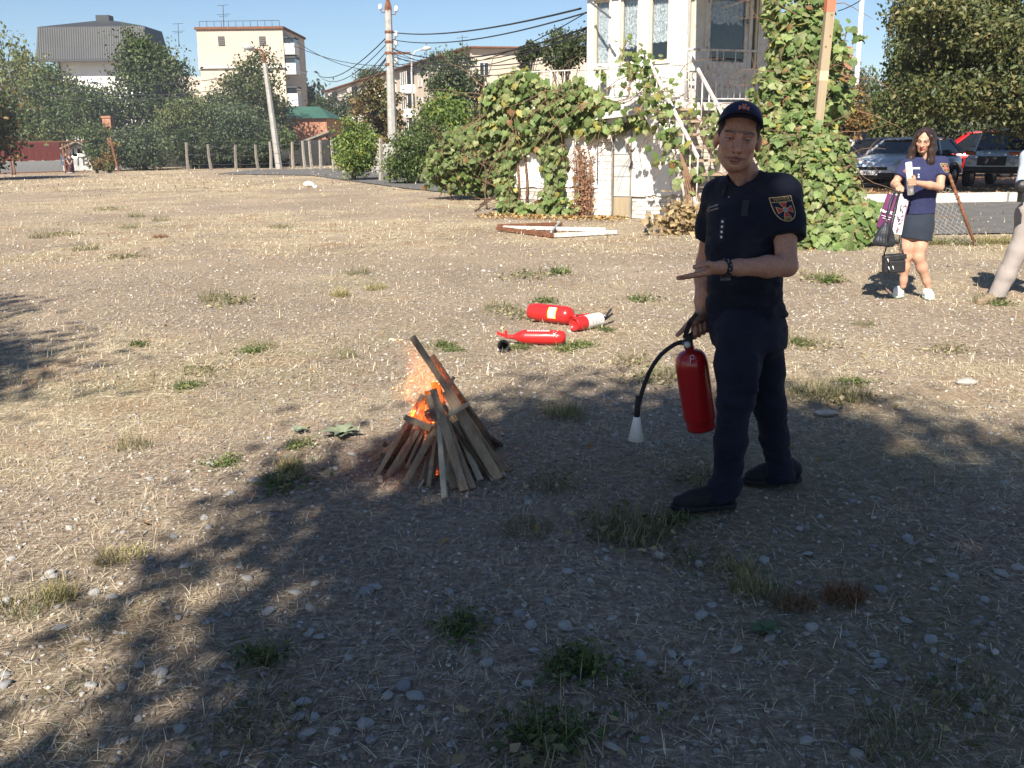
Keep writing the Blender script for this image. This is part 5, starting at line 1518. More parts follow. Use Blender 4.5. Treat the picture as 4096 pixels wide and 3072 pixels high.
for k in range(5): m.tube([T0 + Vector((-.35 + .1 * k, .3, 0)), T0 + Vector((-.3 + .05 * k, .5, .6)), T0.lerp(T1, .35) + Vector((-.1, 0, .6)), T0.lerp(T1, .75) + Vector((-.1, 0, .7))], [.02, .018, .014, .008], 5)
tag(m.build('stem', MAT['vine_stem'], vt), kind='stuff')
# withered leaves heaped at the foot of the stair
Ph = np.array(T0) + np.array([-.42, .25, .18]) + rng.normal(size=(420, 3)) * np.array([.22, .2, .16]); Ph[:, 2] = np.abs(Ph[:, 2]) * 1.1
V, Fa, C = vine_leaves(Ph, np.tile(np.array([0, -.6, .6]), (len(Ph), 1)), .10, np.array([[.34, .25, .14]]) * (.45 + .9 * rng.random((len(Ph), 1))))
tag(link('withered_leaves', np_mesh('withered_leaves', V, Fa, C), MAT['vine_leaf']), 'heap of withered tan vine leaves at the foot of the stair', 'dead leaves', kind='stuff')

# big vine bush on the right, hiding the side of the building
vb = thing('grape_vine', 'huge grape vine bush spilling down to the ground between the man and the woman', 'vine', (4.6, 14.6, 0))
hulls = [(pt(a, b, Y).x, Y, pt(a, b, Y).z, rx_, ry_, rz_) for a, b, Y, rx_, ry_, rz_ in
   ((795, 200, 14.6, .62, .5, .75), (822, 205, 14.3, .56, .45, .60), (842, 230, 13.9, .42, .4, .30), (815, 240, 13.8, .55, .42, .28), (800, 150, 15.2, .62, .5, .62), (824, 165, 14.8, .42, .4, .5),
    (775, 205, 14.9, .42, .4, .6), (784, 100, 16.2, .60, .5, .6), (768, 132, 16.0, .42, .4, .45), (805, 55, 16.8, .62, .5, .75), (788, 60, 17.0, .36, .4, .55), (795, 15, 17.0, .56, .5, .55), (825, 100, 15.8, .35, .35, .45), (866, 215, 13.9, .35, .3, .22), (838, 250, 13.5, .4, .3, .16))]
Pb = []; Nb = []
for (cx_, cy_, cz_, rx_, ry_, rz_) in hulls:
 n_ = int(700 * (rx_ * rz_ / .35)) + 60
 u = unit(n_); u[:, 1] = -np.abs(u[:, 1]) * 1.0 + .25 * (rng.random(n_) < .3)
 r_ = .62 + .46 * rng.random(n_) ** .7
 Pb.append(np.array([cx_, cy_, cz_]) + u * np.array([rx_, ry_, rz_]) * r_[:, None]); Nb.append(u * .7 + np.array([-.1, -.35, .4]))
# trailing shoots
for (a, b, Y, dx, dy, n_) in ((868, 205, 13.9, 1.9, -.35, 46), (872, 222, 13.8, 1.5, -.15, 40), (835, 30, 15.2, .9, -.9, 22), (842, 58, 15.2, .5, -1.0, 18), (836, 84, 15.3, .4, -.8, 16), (846, 20, 15.4, .6, -.6, 14), (628, 62, 19.3, .3, -.5, 14), (640, 55, 19.1, .3, -.7, 22), (600, 68, 20.2, .3, -.4, 16)):
 t = rng.random(n_); p0 = np.array(pt(a, b, Y))
 Pb.append(p0 + np.stack([t * dx * .35, -.1 * t, t * dy * .6], -1) + rng.normal(size=(n_, 3)) * .07); Nb.append(np.tile(np.array([0, -.8, .5]), (n_, 1)))
Pb = np.concatenate(Pb); Nb = np.concatenate(Nb); Nb = Nb[Pb[:, 2] > .03]; Pb = Pb[Pb[:, 2] > .03]
V, Fa, C = vine_leaves(Pb, Nb, .128, vine_cols(len(Pb), .08, .05), .6)
tag(link('foliage', np_mesh('foliage', V, Fa, C), MAT['vine_leaf'], vb), kind='stuff')
# nearest leaves one by one
lm = []
for k in range(6):
 c_ = np.tile(vine_cols(1, .15, 0)[0], (len(GLV), 1)); V = GLV * np.array([1, 1, [.6, 1.6, 1.0, 2.0, .4, 1.3][k]])
 me = np_mesh('leaf', V, GLF, c_); me.materials.append(MAT['vine_leaf']); lm.append(me)
vis = [p for p in hulls[:6] + hulls[13:]]
for k in range(230):
 h_ = vis[k % len(vis)]; u = unit(1)[0]; u[1] = -abs(u[1]) - .4; u /= np.linalg.norm(u)
 p = np.array(h_[:3]) + u * np.array(h_[3:]) * 1.08
 if p[2] < .08: continue
 o_ = bpy.data.objects.new('leaf', lm[k % 6]); col.objects.link(o_); o_.parent = vb; o_.location = Vector(p) - vb.location
 zx = Vector((u[0] * .6 + random.uniform(-.4, .4), u[1], .35 + random.uniform(-.3, .4))).normalized(); yx = Vector((random.uniform(-.5, .5), 0, -1)); yx = (yx - zx * yx.dot(zx)).normalized()
 o_.rotation_euler = Matrix((yx.cross(zx), yx, zx)).transposed().to_euler(); sc_ = random.uniform(.10, .165); o_.scale = (sc_, sc_, sc_)
m = MB(); stems(m, [tuple(p) for p in Pb[::9]], 1, 200, 12, 1.1, .010, .6)
tag(m.build('stem', MAT['vine_stem'], vb), kind='stuff')

# vine covered bush left of the outbuilding
c, rx, ry, rz = env(424, 512, 132, 196, 26.5)
vb2 = thing('grape_vine', 'low rounded vine bush left of the whitewashed outbuilding', 'vine', (c[0], 26.5, 0))
lob = auto_lobes((c[0], 26.5, c[2]), rx * 1.02, .9, rz, 12, 77)
pp, ci = crown_points(lob, 260, 17, .16, .6)
pp = pp[pp[:, 2] > .04]
V, Fa, C = vine_leaves(pp, np.tile(np.array([-.1, -.7, .5]), (len(pp), 1)), .15, vine_cols(len(pp), .05, .02) * .88, .5)
tag(link('foliage', np_mesh('foliage', V, Fa, C), MAT['vine_leaf'], vb2), kind='stuff')
m = MB(); stems(m, [tuple(p) for p in pp[::11]], 1, 90, 15, 1.0, .012, .4); tag(m.build('stem', MAT['vine_stem'], vb2), kind='stuff')

# fallen leaves by the wall and in the field
n_ = 700; s = rng.random(n_) * 3.2 - .3; P = WA + Wd * s[:, None] + Wn * (.15 + .9 * rng.random((n_, 1)) ** 2); P[:, 2] = .02 + .04 * rng.random(n_)
nn_ = 120; x, y = scatter(nn_, 2.2, 14); nw_ = len(P); P = np.concatenate([P, np.stack([x, y, gz(x, y) + .012], -1)])
V, Fa, C = leaf_cards(P, np.where(np.arange(len(P)) < nw_, .085, .04), np.array([[.38, .27, .12], [.36, .19, .07], [.42, .34, .20]])[rng.integers(0, 3, len(P))] * (.7 + .5 * rng.random((len(P), 1))), up=.9)
tag(link('fallen_leaves', np_mesh('fallen_leaves', V, Fa, C), MAT['grass']), 'tan and orange fallen leaves lying along the wall and over the grass', 'fallen leaves', kind='stuff')
x = 6 + 24 * rng.random(2600); y = 22.7 + (x - 6) * .09 + 4.5 * rng.random(2600); P = np.stack([x, y, .07 + .04 * rng.random(2600)], -1)
V, Fa, C = leaf_cards(P, .13, np.array([[.40, .26, .14], [.34, .19, .09], [.46, .36, .24]])[rng.integers(0, 3, len(P))] * (.7 + .5 * rng.random((len(P), 1))), up=.8)
tag(link('verge_leaves', np_mesh('verge_leaves', V, Fa, C), MAT['grass']), 'brown fallen leaves on the verge before the parked cars', 'fallen leaves', kind='stuff')

# ------------------------------------------------------------------ weeds and tufts
def tuft(me_name, n, ln, wd, pal, spread, seed, lift=(.7, 2.2), leafy=0):
 r2 = np.random.default_rng(seed); a = r2.random(n) * 2 * PI
 d = np.stack([np.cos(a), np.sin(a), np.zeros(n)], -1); q = spread * np.sqrt(r2.random(n)); b2 = r2.random(n) * 2 * PI
 base = np.stack([q * np.cos(b2), q * np.sin(b2), np.zeros(n)], -1)
 c = np.array(pal)[r2.integers(0, len(pal), n)] * (.75 + .5 * r2.random((n, 1)))
 V, Fa, C = strips(base, d * (.5 + .5 * r2.random((n, 1))), ln * (.4 + .8 * r2.random(n)), wd * (.7 + .6 * r2.random(n)), lift[0] + (lift[1] - lift[0]) * r2.random(n), .3 * r2.random(n), c)
 if leafy:
  P = np.stack([spread * r2.normal(size=leafy) * .8, spread * r2.normal(size=leafy) * .8, .01 + ln * .8 * r2.random(leafy)], -1)
  V2, F2, C2 = leaf_cards(P, ln * .55, np.array(pal)[r2.integers(0, len(pal), leafy)] * (.8 + .5 * r2.random((leafy, 1))), up=.6)
  me = bpy.data.meshes.new(me_name)
  Fx = np.concatenate([Fa[:, [0, 1, 2]], Fa[:, [0, 2, 3]], F2 + len(V)]); me2 = np_mesh(me_name, np.concatenate([V, V2]), Fx, np.concatenate([C, C2])); me2.materials.append(MAT['grass']); return me2
 me = np_mesh(me_name, V, Fa, C); me.materials.append(MAT['grass']); return me
GREEN = [(.085, .125, .036), (.07, .105, .032), (.115, .155, .05), (.17, .17, .08)]
DULL = [(.12, .13, .06), (.15, .145, .075), (.09, .105, .045), (.28, .24, .14), (.36, .30, .19)]
YEL = [(.36, .30, .14), (.26, .22, .10), (.14, .15, .05), (.42, .36, .2)]
RUS = [(.20, .09, .05), (.26, .13, .07), (.14, .07, .04), (.30, .2, .12)]
TU = {'green': [tuft('weed', 110, .10, .006, GREEN, .12, 1, leafy=110), tuft('weed', 100, .09, .006, GREEN, .14, 2, leafy=130)],
   'dull': [tuft('weed', 190, .13, .004, DULL, .20, 3), tuft('weed', 170, .11, .004, DULL, .23, 4, leafy=60)],
   'yellow': [tuft('weed', 260, .12, .004, YEL, .12, 5), tuft('weed', 220, .10, .004, YEL, .15, 6)],
   'rust': [tuft('weed', 260, .09, .004, RUS, .12, 7)]}
DESC = {'green': 'leafy green weed clump growing', 'dull': 'tuft of dull green grass', 'yellow': 'tuft of yellow dry grass', 'rust': 'clump of withered rust brown grass'}
wk = 0
def weed(px, py, kind, s):
 global wk
 p = gp(px, py); o_ = bpy.data.objects.new('weed', TU[kind][wk % len(TU[kind])]); col.objects.link(o_); wk += 1
 o_.location = (p.x, p.y, float(gz(p.x, p.y))); o_.rotation_euler[2] = random.uniform(0, 6.28); s = (.30 + .28 * s) * (1.35 if p.y > 9 else 1); o_.scale = (s * random.uniform(.9, 1.3), s, s * random.uniform(.45, .65))
 z_ = zone(px, py) if not (py < 248 and px > 890) else 'along the road edge'; tag(o_, DESC[kind] + ' ' + z_, 'weed', kind + ' weeds ' + z_)
for px, py, kd_, s in ((187, 387, 'green', 1.1), (200, 372, 'dull', .9), (138, 346, 'green', .8), (252, 352, 'green', .9), (262, 347, 'dull', 1), (225, 465, 'green', .7), (133, 447, 'dull', .8), (284, 484, 'green', 1.3), (290, 470, 'yellow', .8), (300, 447, 'green', .6), (444, 346, 'green', .9), (450, 350, 'green', .7), (345, 356, 'dull', .8),
      (560, 416, 'yellow', 1.3), (570, 420, 'dull', .9), (618, 532, 'dull', 1.6), (630, 536, 'dull', 1.4), (642, 528, 'dull', 1.3), (525, 530, 'dull', .8), (555, 486, 'dull', .9), (548, 742, 'green', 1.3), (535, 750, 'dull', 1.5), (585, 672, 'green', .9), (570, 672, 'green', .8), (460, 632, 'green', .8), (650, 700, 'dull', .9), (262, 660, 'green', .6), (255, 726, 'dull', .8),
      (850, 398, 'dull', 1.8), (835, 400, 'dull', 1.6), (815, 392, 'dull', 1.5), (853, 383, 'green', .9), (800, 344, 'green', 1.1), (812, 345, 'dull', 1.3), (790, 343, 'dull', 1.2), (950, 350, 'dull', 1.1), (865, 325, 'dull', .9), (1000, 305, 'green', 1.3), (986, 303, 'dull', 1.5), (655, 380, 'dull', 1.6), (670, 375, 'dull', 1.4), (632, 362, 'dull', 1.3),
      (575, 346, 'green', 1.0), (565, 350, 'green', .9), (583, 345, 'green', .8), (520, 348, 'green', .8), (605, 330, 'green', .8), (510, 312, 'dull', 1.6), (500, 308, 'dull', 1.5), (530, 318, 'dull', 1.2), (545, 302, 'green', .9), (530, 278, 'dull', 1.8), (560, 275, 'green', 1.5), (640, 300, 'green', 1), (830, 282, 'green', 1.5), (820, 280, 'dull', 1.4),
      (340, 297, 'yellow', 1.2), (375, 290, 'yellow', 1.1), (360, 275, 'dull', 1.2), (160, 238, 'rust', 1.6), (130, 228, 'dull', 1.7), (280, 228, 'dull', 1.3), (85, 250, 'dull', 1.5), (60, 235, 'dull', 1.8), (40, 238, 'dull', 1.7), (125, 258, 'dull', 1.2), (136, 217, 'dull', 1.9), (110, 210, 'dull', 1.8), (160, 221, 'dull', 1.4), (230, 305, 'dull', 1.4), (215, 300, 'dull', 1.3),
      (750, 588, 'yellow', .9), (740, 570, 'yellow', .8), (842, 600, 'rust', .9), (848, 596, 'rust', .8), (795, 606, 'rust', .7), (772, 596, 'dull', .6), (700, 560, 'dull', .6), (890, 740, 'dull', 1), (960, 700, 'dull', .9), (25, 613, 'dull', .7), (120, 560, 'yellow', .8), (60, 600, 'yellow', .7), (740, 330, 'rust', 1.2), (790, 395, 'dull', 1.4), (700, 480, 'dull', 1.0), (675, 520, 'green', .7)):
 weed(px, py, kd_, s)
for k in range(26): weed(905 + 5 * k + random.uniform(-3, 3), 243.5 + random.uniform(-1.5, 2.5), ('yellow', 'dull', 'yellow')[k % 3], 1.2)
# mullein rosettes
def rosette(name, label, px, py, r, n, colr):
 p = gp(px, py); t = thing(name, label, 'plant', (p.x, p.y, float(gz(p.x, p.y))))
 for k in range(n):
  a = k * 2.4; l_ = r * (.55 + .5 * random.random()); lf = .25 + .5 * (k / n)
  V = []; Fc = []; 
  for i in range(6):
   f = i / 5; wdt = l_ * .20 * math.sin(PI * min(f * .95 + .08, 1)) ** .8; rr = l_ * f; zz = l_ * lf * f * (1 - .55 * f) + .01 + .004 * (k % 3)
   for sx, zc in ((-1, .25), (0, 0), (1, .25)):
    V.append((rr * math.cos(a) - sx * wdt * math.sin(a), rr * math.sin(a) + sx * wdt * math.cos(a), zz + zc * wdt))
  for i in range(5):
   for j in range(2): q = i * 3 + j; Fc.append((q, q + 1, q + 4, q + 3))
  m = MB(); m.add(V, Fc, 0, True); o_ = m.build('leaf', colr, t, local=True)
mul = pmat('woolly_leaf', (.16, .20, .13), (.22, .25, .17), 30, .9, .3, 80); mul2 = pmat('dark_woolly_leaf', (.08, .13, .06), (.11, .16, .08), 30, .9, .3, 80)
rosette('mullein', 'woolly grey green mullein rosette left of the bonfire', 343, 437, .125, 16, mul)
rosette('mullein', 'small pale mullein rosette further left of the bonfire', 299, 433, .07, 12, mul)
rosette('mullein', 'dark green leaf rosette in the shaded foreground on the right', 765, 634, .065, 13, mul2)
# ------------------------------------------------------------------ sculpting by distance fields
CORN = [(0, 0, 0), (1, 0, 0), (0, 1, 0), (1, 1, 0), (0, 0, 1), (1, 0, 1), (0, 1, 1), (1, 1, 1)]
EDGE = [(0, 1), (2, 3), (4, 5), (6, 7), (0, 2), (1, 3), (4, 6), (5, 7), (0, 4), (1, 5), (2, 6), (3, 7)]
def surface_nets(S, lo, h):
 ins = S < 0
 cnt = np.zeros(tuple(n - 1 for n in S.shape), np.int8)
 for c in CORN: cnt += ins[c[0]:S.shape[0] - 1 + c[0], c[1]:S.shape[1] - 1 + c[1], c[2]:S.shape[2] - 1 + c[2]]
 act = (cnt > 0) & (cnt < 8)
 I = np.argwhere(act); idx = np.full(act.shape, -1, np.int32); idx[act] = np.arange(len(I))
 vals = np.stack([S[I[:, 0] + c[0], I[:, 1] + c[1], I[:, 2] + c[2]] for c in CORN], 1)
 acc = np.zeros((len(I), 3)); w_ = np.zeros(len(I)); ca = np.array(CORN, float)
 for a, b in EDGE:
  va, vb = vals[:, a], vals[:, b]; cr = (va < 0) != (vb < 0)
  t = np.where(cr, va / np.where(va - vb == 0, 1, va - vb), 0)
  acc += np.where(cr[:, None], ca[a] + (ca[b] - ca[a]) * t[:, None], 0); w_ += cr
 V = (I + acc / w_[:, None]) * h + np.array(lo)
 quads = []
 for ax in range(3):
  u, v = [(1, 2), (2, 0), (0, 1)][ax]
  sl0 = [slice(None)] * 3; sl1 = [slice(None)] * 3; sl0[ax] = slice(0, -1); sl1[ax] = slice(1, None)
  A_ = ins[tuple(sl0)]; B_ = ins[tuple(sl1)]
  E = np.argwhere(A_ != B_); E = E[(E[:, u] > 0) & (E[:, v] > 0) & (E[:, u] < act.shape[u]) & (E[:, v] < act.shape[v]) & (E[:, ax] < act.shape[ax])]
  q = []
  for du, dv in ((1, 1), (0, 1), (0, 0), (1, 0)):
   e = E.copy(); e[:, u] -= du; e[:, v] -= dv; q.append(idx[e[:, 0], e[:, 1], e[:, 2]])
  q = np.stack(q, 1); fl = A_[E[:, 0], E[:, 1], E[:, 2]]
  q = np.where(fl[:, None], q, q[:, ::-1]); quads.append(q[(q >= 0).all(1)])
 return V, np.concatenate(quads)

class SDF:
 def __init__(s, lo, hi, h):
  s.lo = np.array(lo, float); s.h = h; s.n = np.ceil((np.array(hi, float) - s.lo) / h).astype(int) + 1
  s.S = np.full(tuple(s.n), .25, np.float32)
 def _sub(s, lo, hi, pad):
  a = np.clip(np.floor((np.array(lo) - pad - s.lo) / s.h).astype(int), 0, s.n - 1); b = np.clip(np.ceil((np.array(hi) + pad - s.lo) / s.h).astype(int) + 1, 1, s.n)
  sl = tuple(slice(x, y) for x, y in zip(a, b))
  g = [s.lo[i] + s.h * np.arange(a[i], b[i], dtype=np.float32) for i in range(3)]
  return sl, np.stack(np.meshgrid(*g, indexing='ij'), -1)
 def put(s, fn, lo, hi, k=.02, op='+'):
  sl, P = s._sub(lo, hi, k + .03)
  if P.size == 0: return s
  d = fn(P).astype(np.float32); S = s.S[sl]
  if op == '+':
   hh = np.clip(.5 + .5 * (S - d) / k, 0, 1); s.S[sl] = S + (d - S) * hh - k * hh * (1 - hh)
  elif op == '-':
   d = -d; hh = np.clip(.5 - .5 * (S - d) / k, 0, 1); s.S[sl] = S + (d - S) * hh + k * hh * (1 - hh)
  elif op == '&':
   s.S[sl] = np.maximum(S, d)
  return s
 def cone(s, a, b, ra, rb, k=.02, op='+', u=None, flat=1.0):
  """tapered capsule; flat < 1 squeezes it along direction u"""
  a = np.array(a, float); b = np.array(b, float); ab = b - a; L2 = max(ab @ ab, 1e-9); R_ = max(ra, rb)
  uu = None if u is None else np.array(u, float) / np.linalg.norm(u)
  def fn(P):
   q = P - a; t = np.clip((q @ ab) / L2, 0, 1); q = q - t[..., None] * ab
   if uu is not None: q = q + (q @ uu)[..., None] * uu * (1 / flat - 1)
   return np.linalg.norm(q, axis=-1) - (ra + (rb - ra) * t)
  return s.put(fn, np.minimum(a, b) - R_, np.maximum(a, b) + R_, k, op)
 def chain(s, pts, rs, k=.02, **kw):
  for i in range(len(pts) - 1): s.cone(pts[i], pts[i + 1], rs[i], rs[i + 1], k, **kw)
  return s
 def ell(s, c, r, M=None, k=.02, op='+'):
  """ellipsoid with axes in the rows of M"""
  c = np.array(c, float); r = np.array(r, float); M_ = np.eye(3) if M is None else np.array(M, float)
  def fn(P):
   q = (P - c) @ M_.T; k0 = np.linalg.norm(q / r, axis=-1); k1 = np.linalg.norm(q / (r * r), axis=-1)
   return k0 * (k0 - 1) / np.maximum(k1, 1e-6)
  R_ = r.max(); return s.put(fn, c - R_, c + R_, k, op)
 def torso(s, secs, k=.03, op='+'):
  """stack of elliptical sections: (centre, side axis, half width, half depth)"""
  C_ = np.array([x[0] for x in secs], float); z = C_[:, 2]; o = np.argsort(z); C_ = C_[o]; z = z[o]
  U = np.array([np.array(x[1], float)[:2] / np.linalg.norm(np.array(x[1], float)[:2]) for x in secs])[o]; ru = np.array([x[2] for x in secs])[o]; rv = np.array([x[3] for x in secs])[o]
  zf = np.linspace(z[0], z[-1], 60)
  def sm(y): # smooth interpolation
   v = np.interp(zf, z, y); kk = np.ones(7) / 7; return np.convolve(np.pad(v, 3, mode='edge'), kk, 'valid')
  tb = [sm(C_[:, 0]), sm(C_[:, 1]), sm(U[:, 0]), sm(U[:, 1]), sm(ru), sm(rv)]
  def fn(P):
   pz = P[..., 2]; g = [np.interp(pz, zf, t) for t in tb]; nrm_ = np.sqrt(g[2] ** 2 + g[3] ** 2); ux, uy = g[2] / nrm_, g[3] / nrm_
   dx, dy = P[..., 0] - g[0], P[..., 1] - g[1]; a_ = dx * ux + dy * uy; b_ = -dx * uy + dy * ux
   e = 2.35; rr = ((np.abs(a_) / g[4]) ** e + (np.abs(b_) / g[5]) ** e) ** (1 / e)
   d = (rr - 1) * np.minimum(g[4], g[5]); return np.maximum(d, np.maximum(z[0] - pz, pz - z[-1]))
  R_ = max(ru.max(), rv.max()); return s.put(fn, np.array([C_[:, 0].min() - R_, C_[:, 1].min() - R_, z[0]]), np.array([C_[:, 0].max() + R_, C_[:, 1].max() + R_, z[-1]]), k, op)
 def half(s, p, n, op='&', lo=None, hi=None, k=.002):
  """keep the side against n of the plane through p (within a box)"""
  p = np.array(p, float); n = np.array(n, float) / np.linalg.norm(n)
  lo = s.lo if lo is None else lo; hi = s.lo + s.h * s.n if hi is None else hi
  sl, P = s._sub(lo, hi, 0); d = ((P - p) @ n).astype(np.float32); s.S[sl] = np.maximum(s.S[sl], d); return s
 def like(s):
  o = SDF.__new__(SDF); o.lo, o.h, o.n = s.lo, s.h, s.n; o.S = np.full(tuple(s.n), .25, np.float32); return o
 def join(s, o, k=.02):
  hh = np.clip(.5 + .5 * (s.S - o.S) / k, 0, 1); s.S = s.S + (o.S - s.S) * hh - k * hh * (1 - hh); return s
 def wrinkle(s, amp, scale, seed=0, band=.03, stretch=(1, 1, 1), fn=None):
  near = np.argwhere(np.abs(s.S) < band); P = near * s.h + s.lo
  n = fbm(P * np.array(stretch) + seed * 7.3, scale, 3) - .5
  n = -np.abs(n) * 2 + .25
  if fn is not None: n = n * fn(P)
  s.S[near[:, 0], near[:, 1], near[:, 2]] += (amp * n).astype(np.float32); return s
 def mesh(s, name, mat, parent, colfn=None, smooth=1, local=False):
  V, Fq = surface_nets(s.S, s.lo, s.h)
  for _ in range(smooth):
   acc = np.zeros_like(V); w_ = np.zeros(len(V))
   for i in range(4):
    a, b = Fq[:, i], Fq[:, (i + 1) % 4]
    np.add.at(acc, a, V[b]); np.add.at(w_, a, 1)
   V = V * .5 + .5 * acc / np.maximum(w_, 1)[:, None]
  # keep only the largest shell
  lab = np.arange(len(V))
  for _ in range(200):
   m_ = lab[Fq].min(1); n2 = lab.copy(); np.minimum.at(n2, lab[Fq].ravel(), np.repeat(m_, 4)); np.minimum.at(n2, Fq.ravel(), np.repeat(m_, 4)); n2 = n2[n2]; n2 = n2[n2]
   if (n2 == lab).all(): break
   lab = n2
  big = np.bincount(lab).argmax(); kv = lab == big; mp_ = np.cumsum(kv) - 1
  Fq = mp_[Fq[kv[Fq[:, 0]]]]; V = V[kv]
  c = colfn(V) if colfn else None
  return link(name, np_mesh(name, V, Fq, c, smooth=True), mat, parent, local)

def npv(v): return np.array(v, float)
def nrmz(v): v = np.array(v, float); return v / np.linalg.norm(v)

def head_frame(c, fwd, roll=0.0, pitch=0.0):
 f = Vector(fwd).normalized(); up = Vector((0, 0, 1)); r = f.cross(up).normalized(); up = r.cross(f)
 q = Matrix.Rotation(roll, 3, f) @ Matrix.Rotation(pitch, 3, r)
 r, f, up = q @ r, q @ f, q @ up
 return np.array([r, f, up])           # rows: to the person's right, forward, up

def sculpt_head(s, c, M, k=1.0, fem=False):
 """face towards +forward; c is the middle of the head at eye height; k scales a 0.225 m head"""
 W = lambda x, y, z: npv(c) + (M.T @ (npv((x, y, z)) * k))
 E = lambda x, y, z, r, kk=.015, op='+': s.ell(W(x, y, z), npv(r) * k, M, kk * k, op)
 jw = .9 if fem else 1.0
 E(0, -.018, .030, (.074, .093, .088))                      # skull
 E(0, .020, -.022, (.060 * jw, .066, .087), .03)            # face block
 E(0, .034, -.070, (.045 * jw, .048, .046), .03)            # jaw
 E(0, .060, -.095, (.022 * jw, .021, .017), .022)           # chin
 for sx in (-1, 1):
  s.cone(W(.050 * sx * jw, -.012, -.055), W(.016 * sx, .054, -.096), .018 * k, .014 * k, .022 * k)   # jaw line
  E(.043 * sx, .054, -.026, (.020, .019, .017), .02)     # cheek bone
  E(.033 * sx, .085, .004, (.018, .012 if fem else .014, .010), .010, '-')  # eye socket
  s.cone(W(.012 * sx, .090, .022), W(.052 * sx, .070, .022), .0085 * k, .007 * k, .012 * k)          # brow
  E(.032 * sx, .0745, .002, (.0135, .0115, .0100), .004)  # lids
  E(.014 * sx, .090, -.036, (.0085, .011, .008), .006)   # nostril wing
  # ears
  ec = W(.079 * sx, -.016, -.010); s.ell(ec, npv((.012, .020, .034)) * k, M, .006 * k)
  s.ell(W(.094 * sx, -.004, -.008), npv((.008, .010, .019)) * k, M, .004 * k, '-')
 s.chain([W(0, .087, .016), W(0, .098, -.010), W(0, .113, -.034)], [.0085 * k, .0095 * k, .0125 * k], .010 * k)   # nose
 E(0, .088, -.045, (.010, .010, .007), .008)                # under the nose
 s.chain([W(-.024, .078, -.0645), W(0, .0895, -.0600), W(.024, .078, -.0645)], [.0045 * k, .0065 * k, .0045 * k], .007 * k)   # upper lip
 s.chain([W(-.021, .077, -.0705), W(0, .0885, -.073), W(.021, .077, -.0705)], [.0045 * k, .0078 * k, .0045 * k], .007 * k)  # lower lip
 s.chain([W(-.027, .0805, -.0690), W(0, .0955, -.0660), W(.027, .0805, -.0690)], [.0020 * k, .0026 * k, .0020 * k], .002 * k, op='-')
 E(0, .082, -.082, (.016, .010, .005), .010, '-')
 return W

def face_colours(V, c, M, k, skin, lip, hair, W, stubble=None, brow=1.0):
 q = (V - npv(c)) @ M.T / k
 col_ = np.tile(npv(skin), (len(V), 1)) * (.94 + .12 * fbm(V, 40, 2))[:, None]
 x, y, z = q[:, 0], q[:, 1], q[:, 2]
 inhead = (np.abs(z) < .17) & (np.abs(x) < .11) & (np.abs(y) < .15)
 def mixc(w_, cc): 
  nonlocal col_
  w_ = np.clip(w_, 0, 1)[:, None] * inhead[:, None]; col_ = col_ * (1 - w_) + npv(cc) * w_
 cheek = np.exp(-((np.abs(x) - .042) / .018) ** 2 - ((z + .035) / .02) ** 2) * (y > .03); mixc(cheek * .15, npv(skin) * npv((1.15, .80, .75)))
 if stubble: mixc(((z < -.042) & (y > .0)) * np.clip((-.045 - z) / .035, 0, 1) * stubble, npv(skin) * .55)
 lips = (np.abs(z + .0665) < .0115 - .26 * np.maximum(np.abs(x) - .006, 0)) & (y > .066); mixc(lips * .95, lip)
 mixc(np.exp(-((z + .0665) / .0022) ** 2) * (np.abs(x) < .026) * (y > .066) * .75, npv(lip) * .25)
 ax = np.abs(x); bz = .0225 + .005 * np.clip((ax - .012) / .03, 0, 1) - .12 * np.clip(ax - .040, 0, 1)
 mixc(np.exp(-((z - bz) / .0042) ** 4) * ((ax > .012) & (ax < .055) & (y > .05)) * brow, hair)
 eye = (ax - .032) ** 2 / .0135 ** 2 + (z - .0015) ** 2 / .0040 ** 2 < 1
 mixc((eye & (y > .05)) * .8, (.26, .22, .20)); iris = ((ax - .032) ** 2 + (z - .002) ** 2 < .0044 ** 2) & (y > .05); mixc(iris * .95, (.04, .03, .025))
 lash = (np.abs(z - .0068 + .25 * np.abs(ax - .032)) < .0018) & (np.abs(ax - .032) < .0155) & (y > .05); mixc(lash * .85, npv(hair) * .6)
 nost = (np.abs(ax - .009) < .004) & (np.abs(z + .045) < .0035) & (y > .088); mixc(nost * .7, npv(skin) * .25)
 return col_

def finger(s, base, dirs, lens, r, k=.004):
 p = npv(base); pts = [p]; 
 for d, l in zip(dirs, lens): p = p + nrmz(d) * l; pts.append(p)
 rs = [r, r * .97, r * .90, r * .80][:len(pts)]
 s.chain(pts, rs, k); return pts

MAT['skin'] = tint_mat('skin', .5, 0, .35, .17, 110, .25)
MAT['skin'].node_tree.nodes['Principled BSDF'].inputs['Subsurface Weight'].default_value = .12
MAT['skin'].node_tree.nodes['Principled BSDF'].inputs['Subsurface Radius'].default_value = (.012, .005, .003)
MAT['skin'].node_tree.nodes['Principled BSDF'].inputs['Subsurface Scale'].default_value = .6

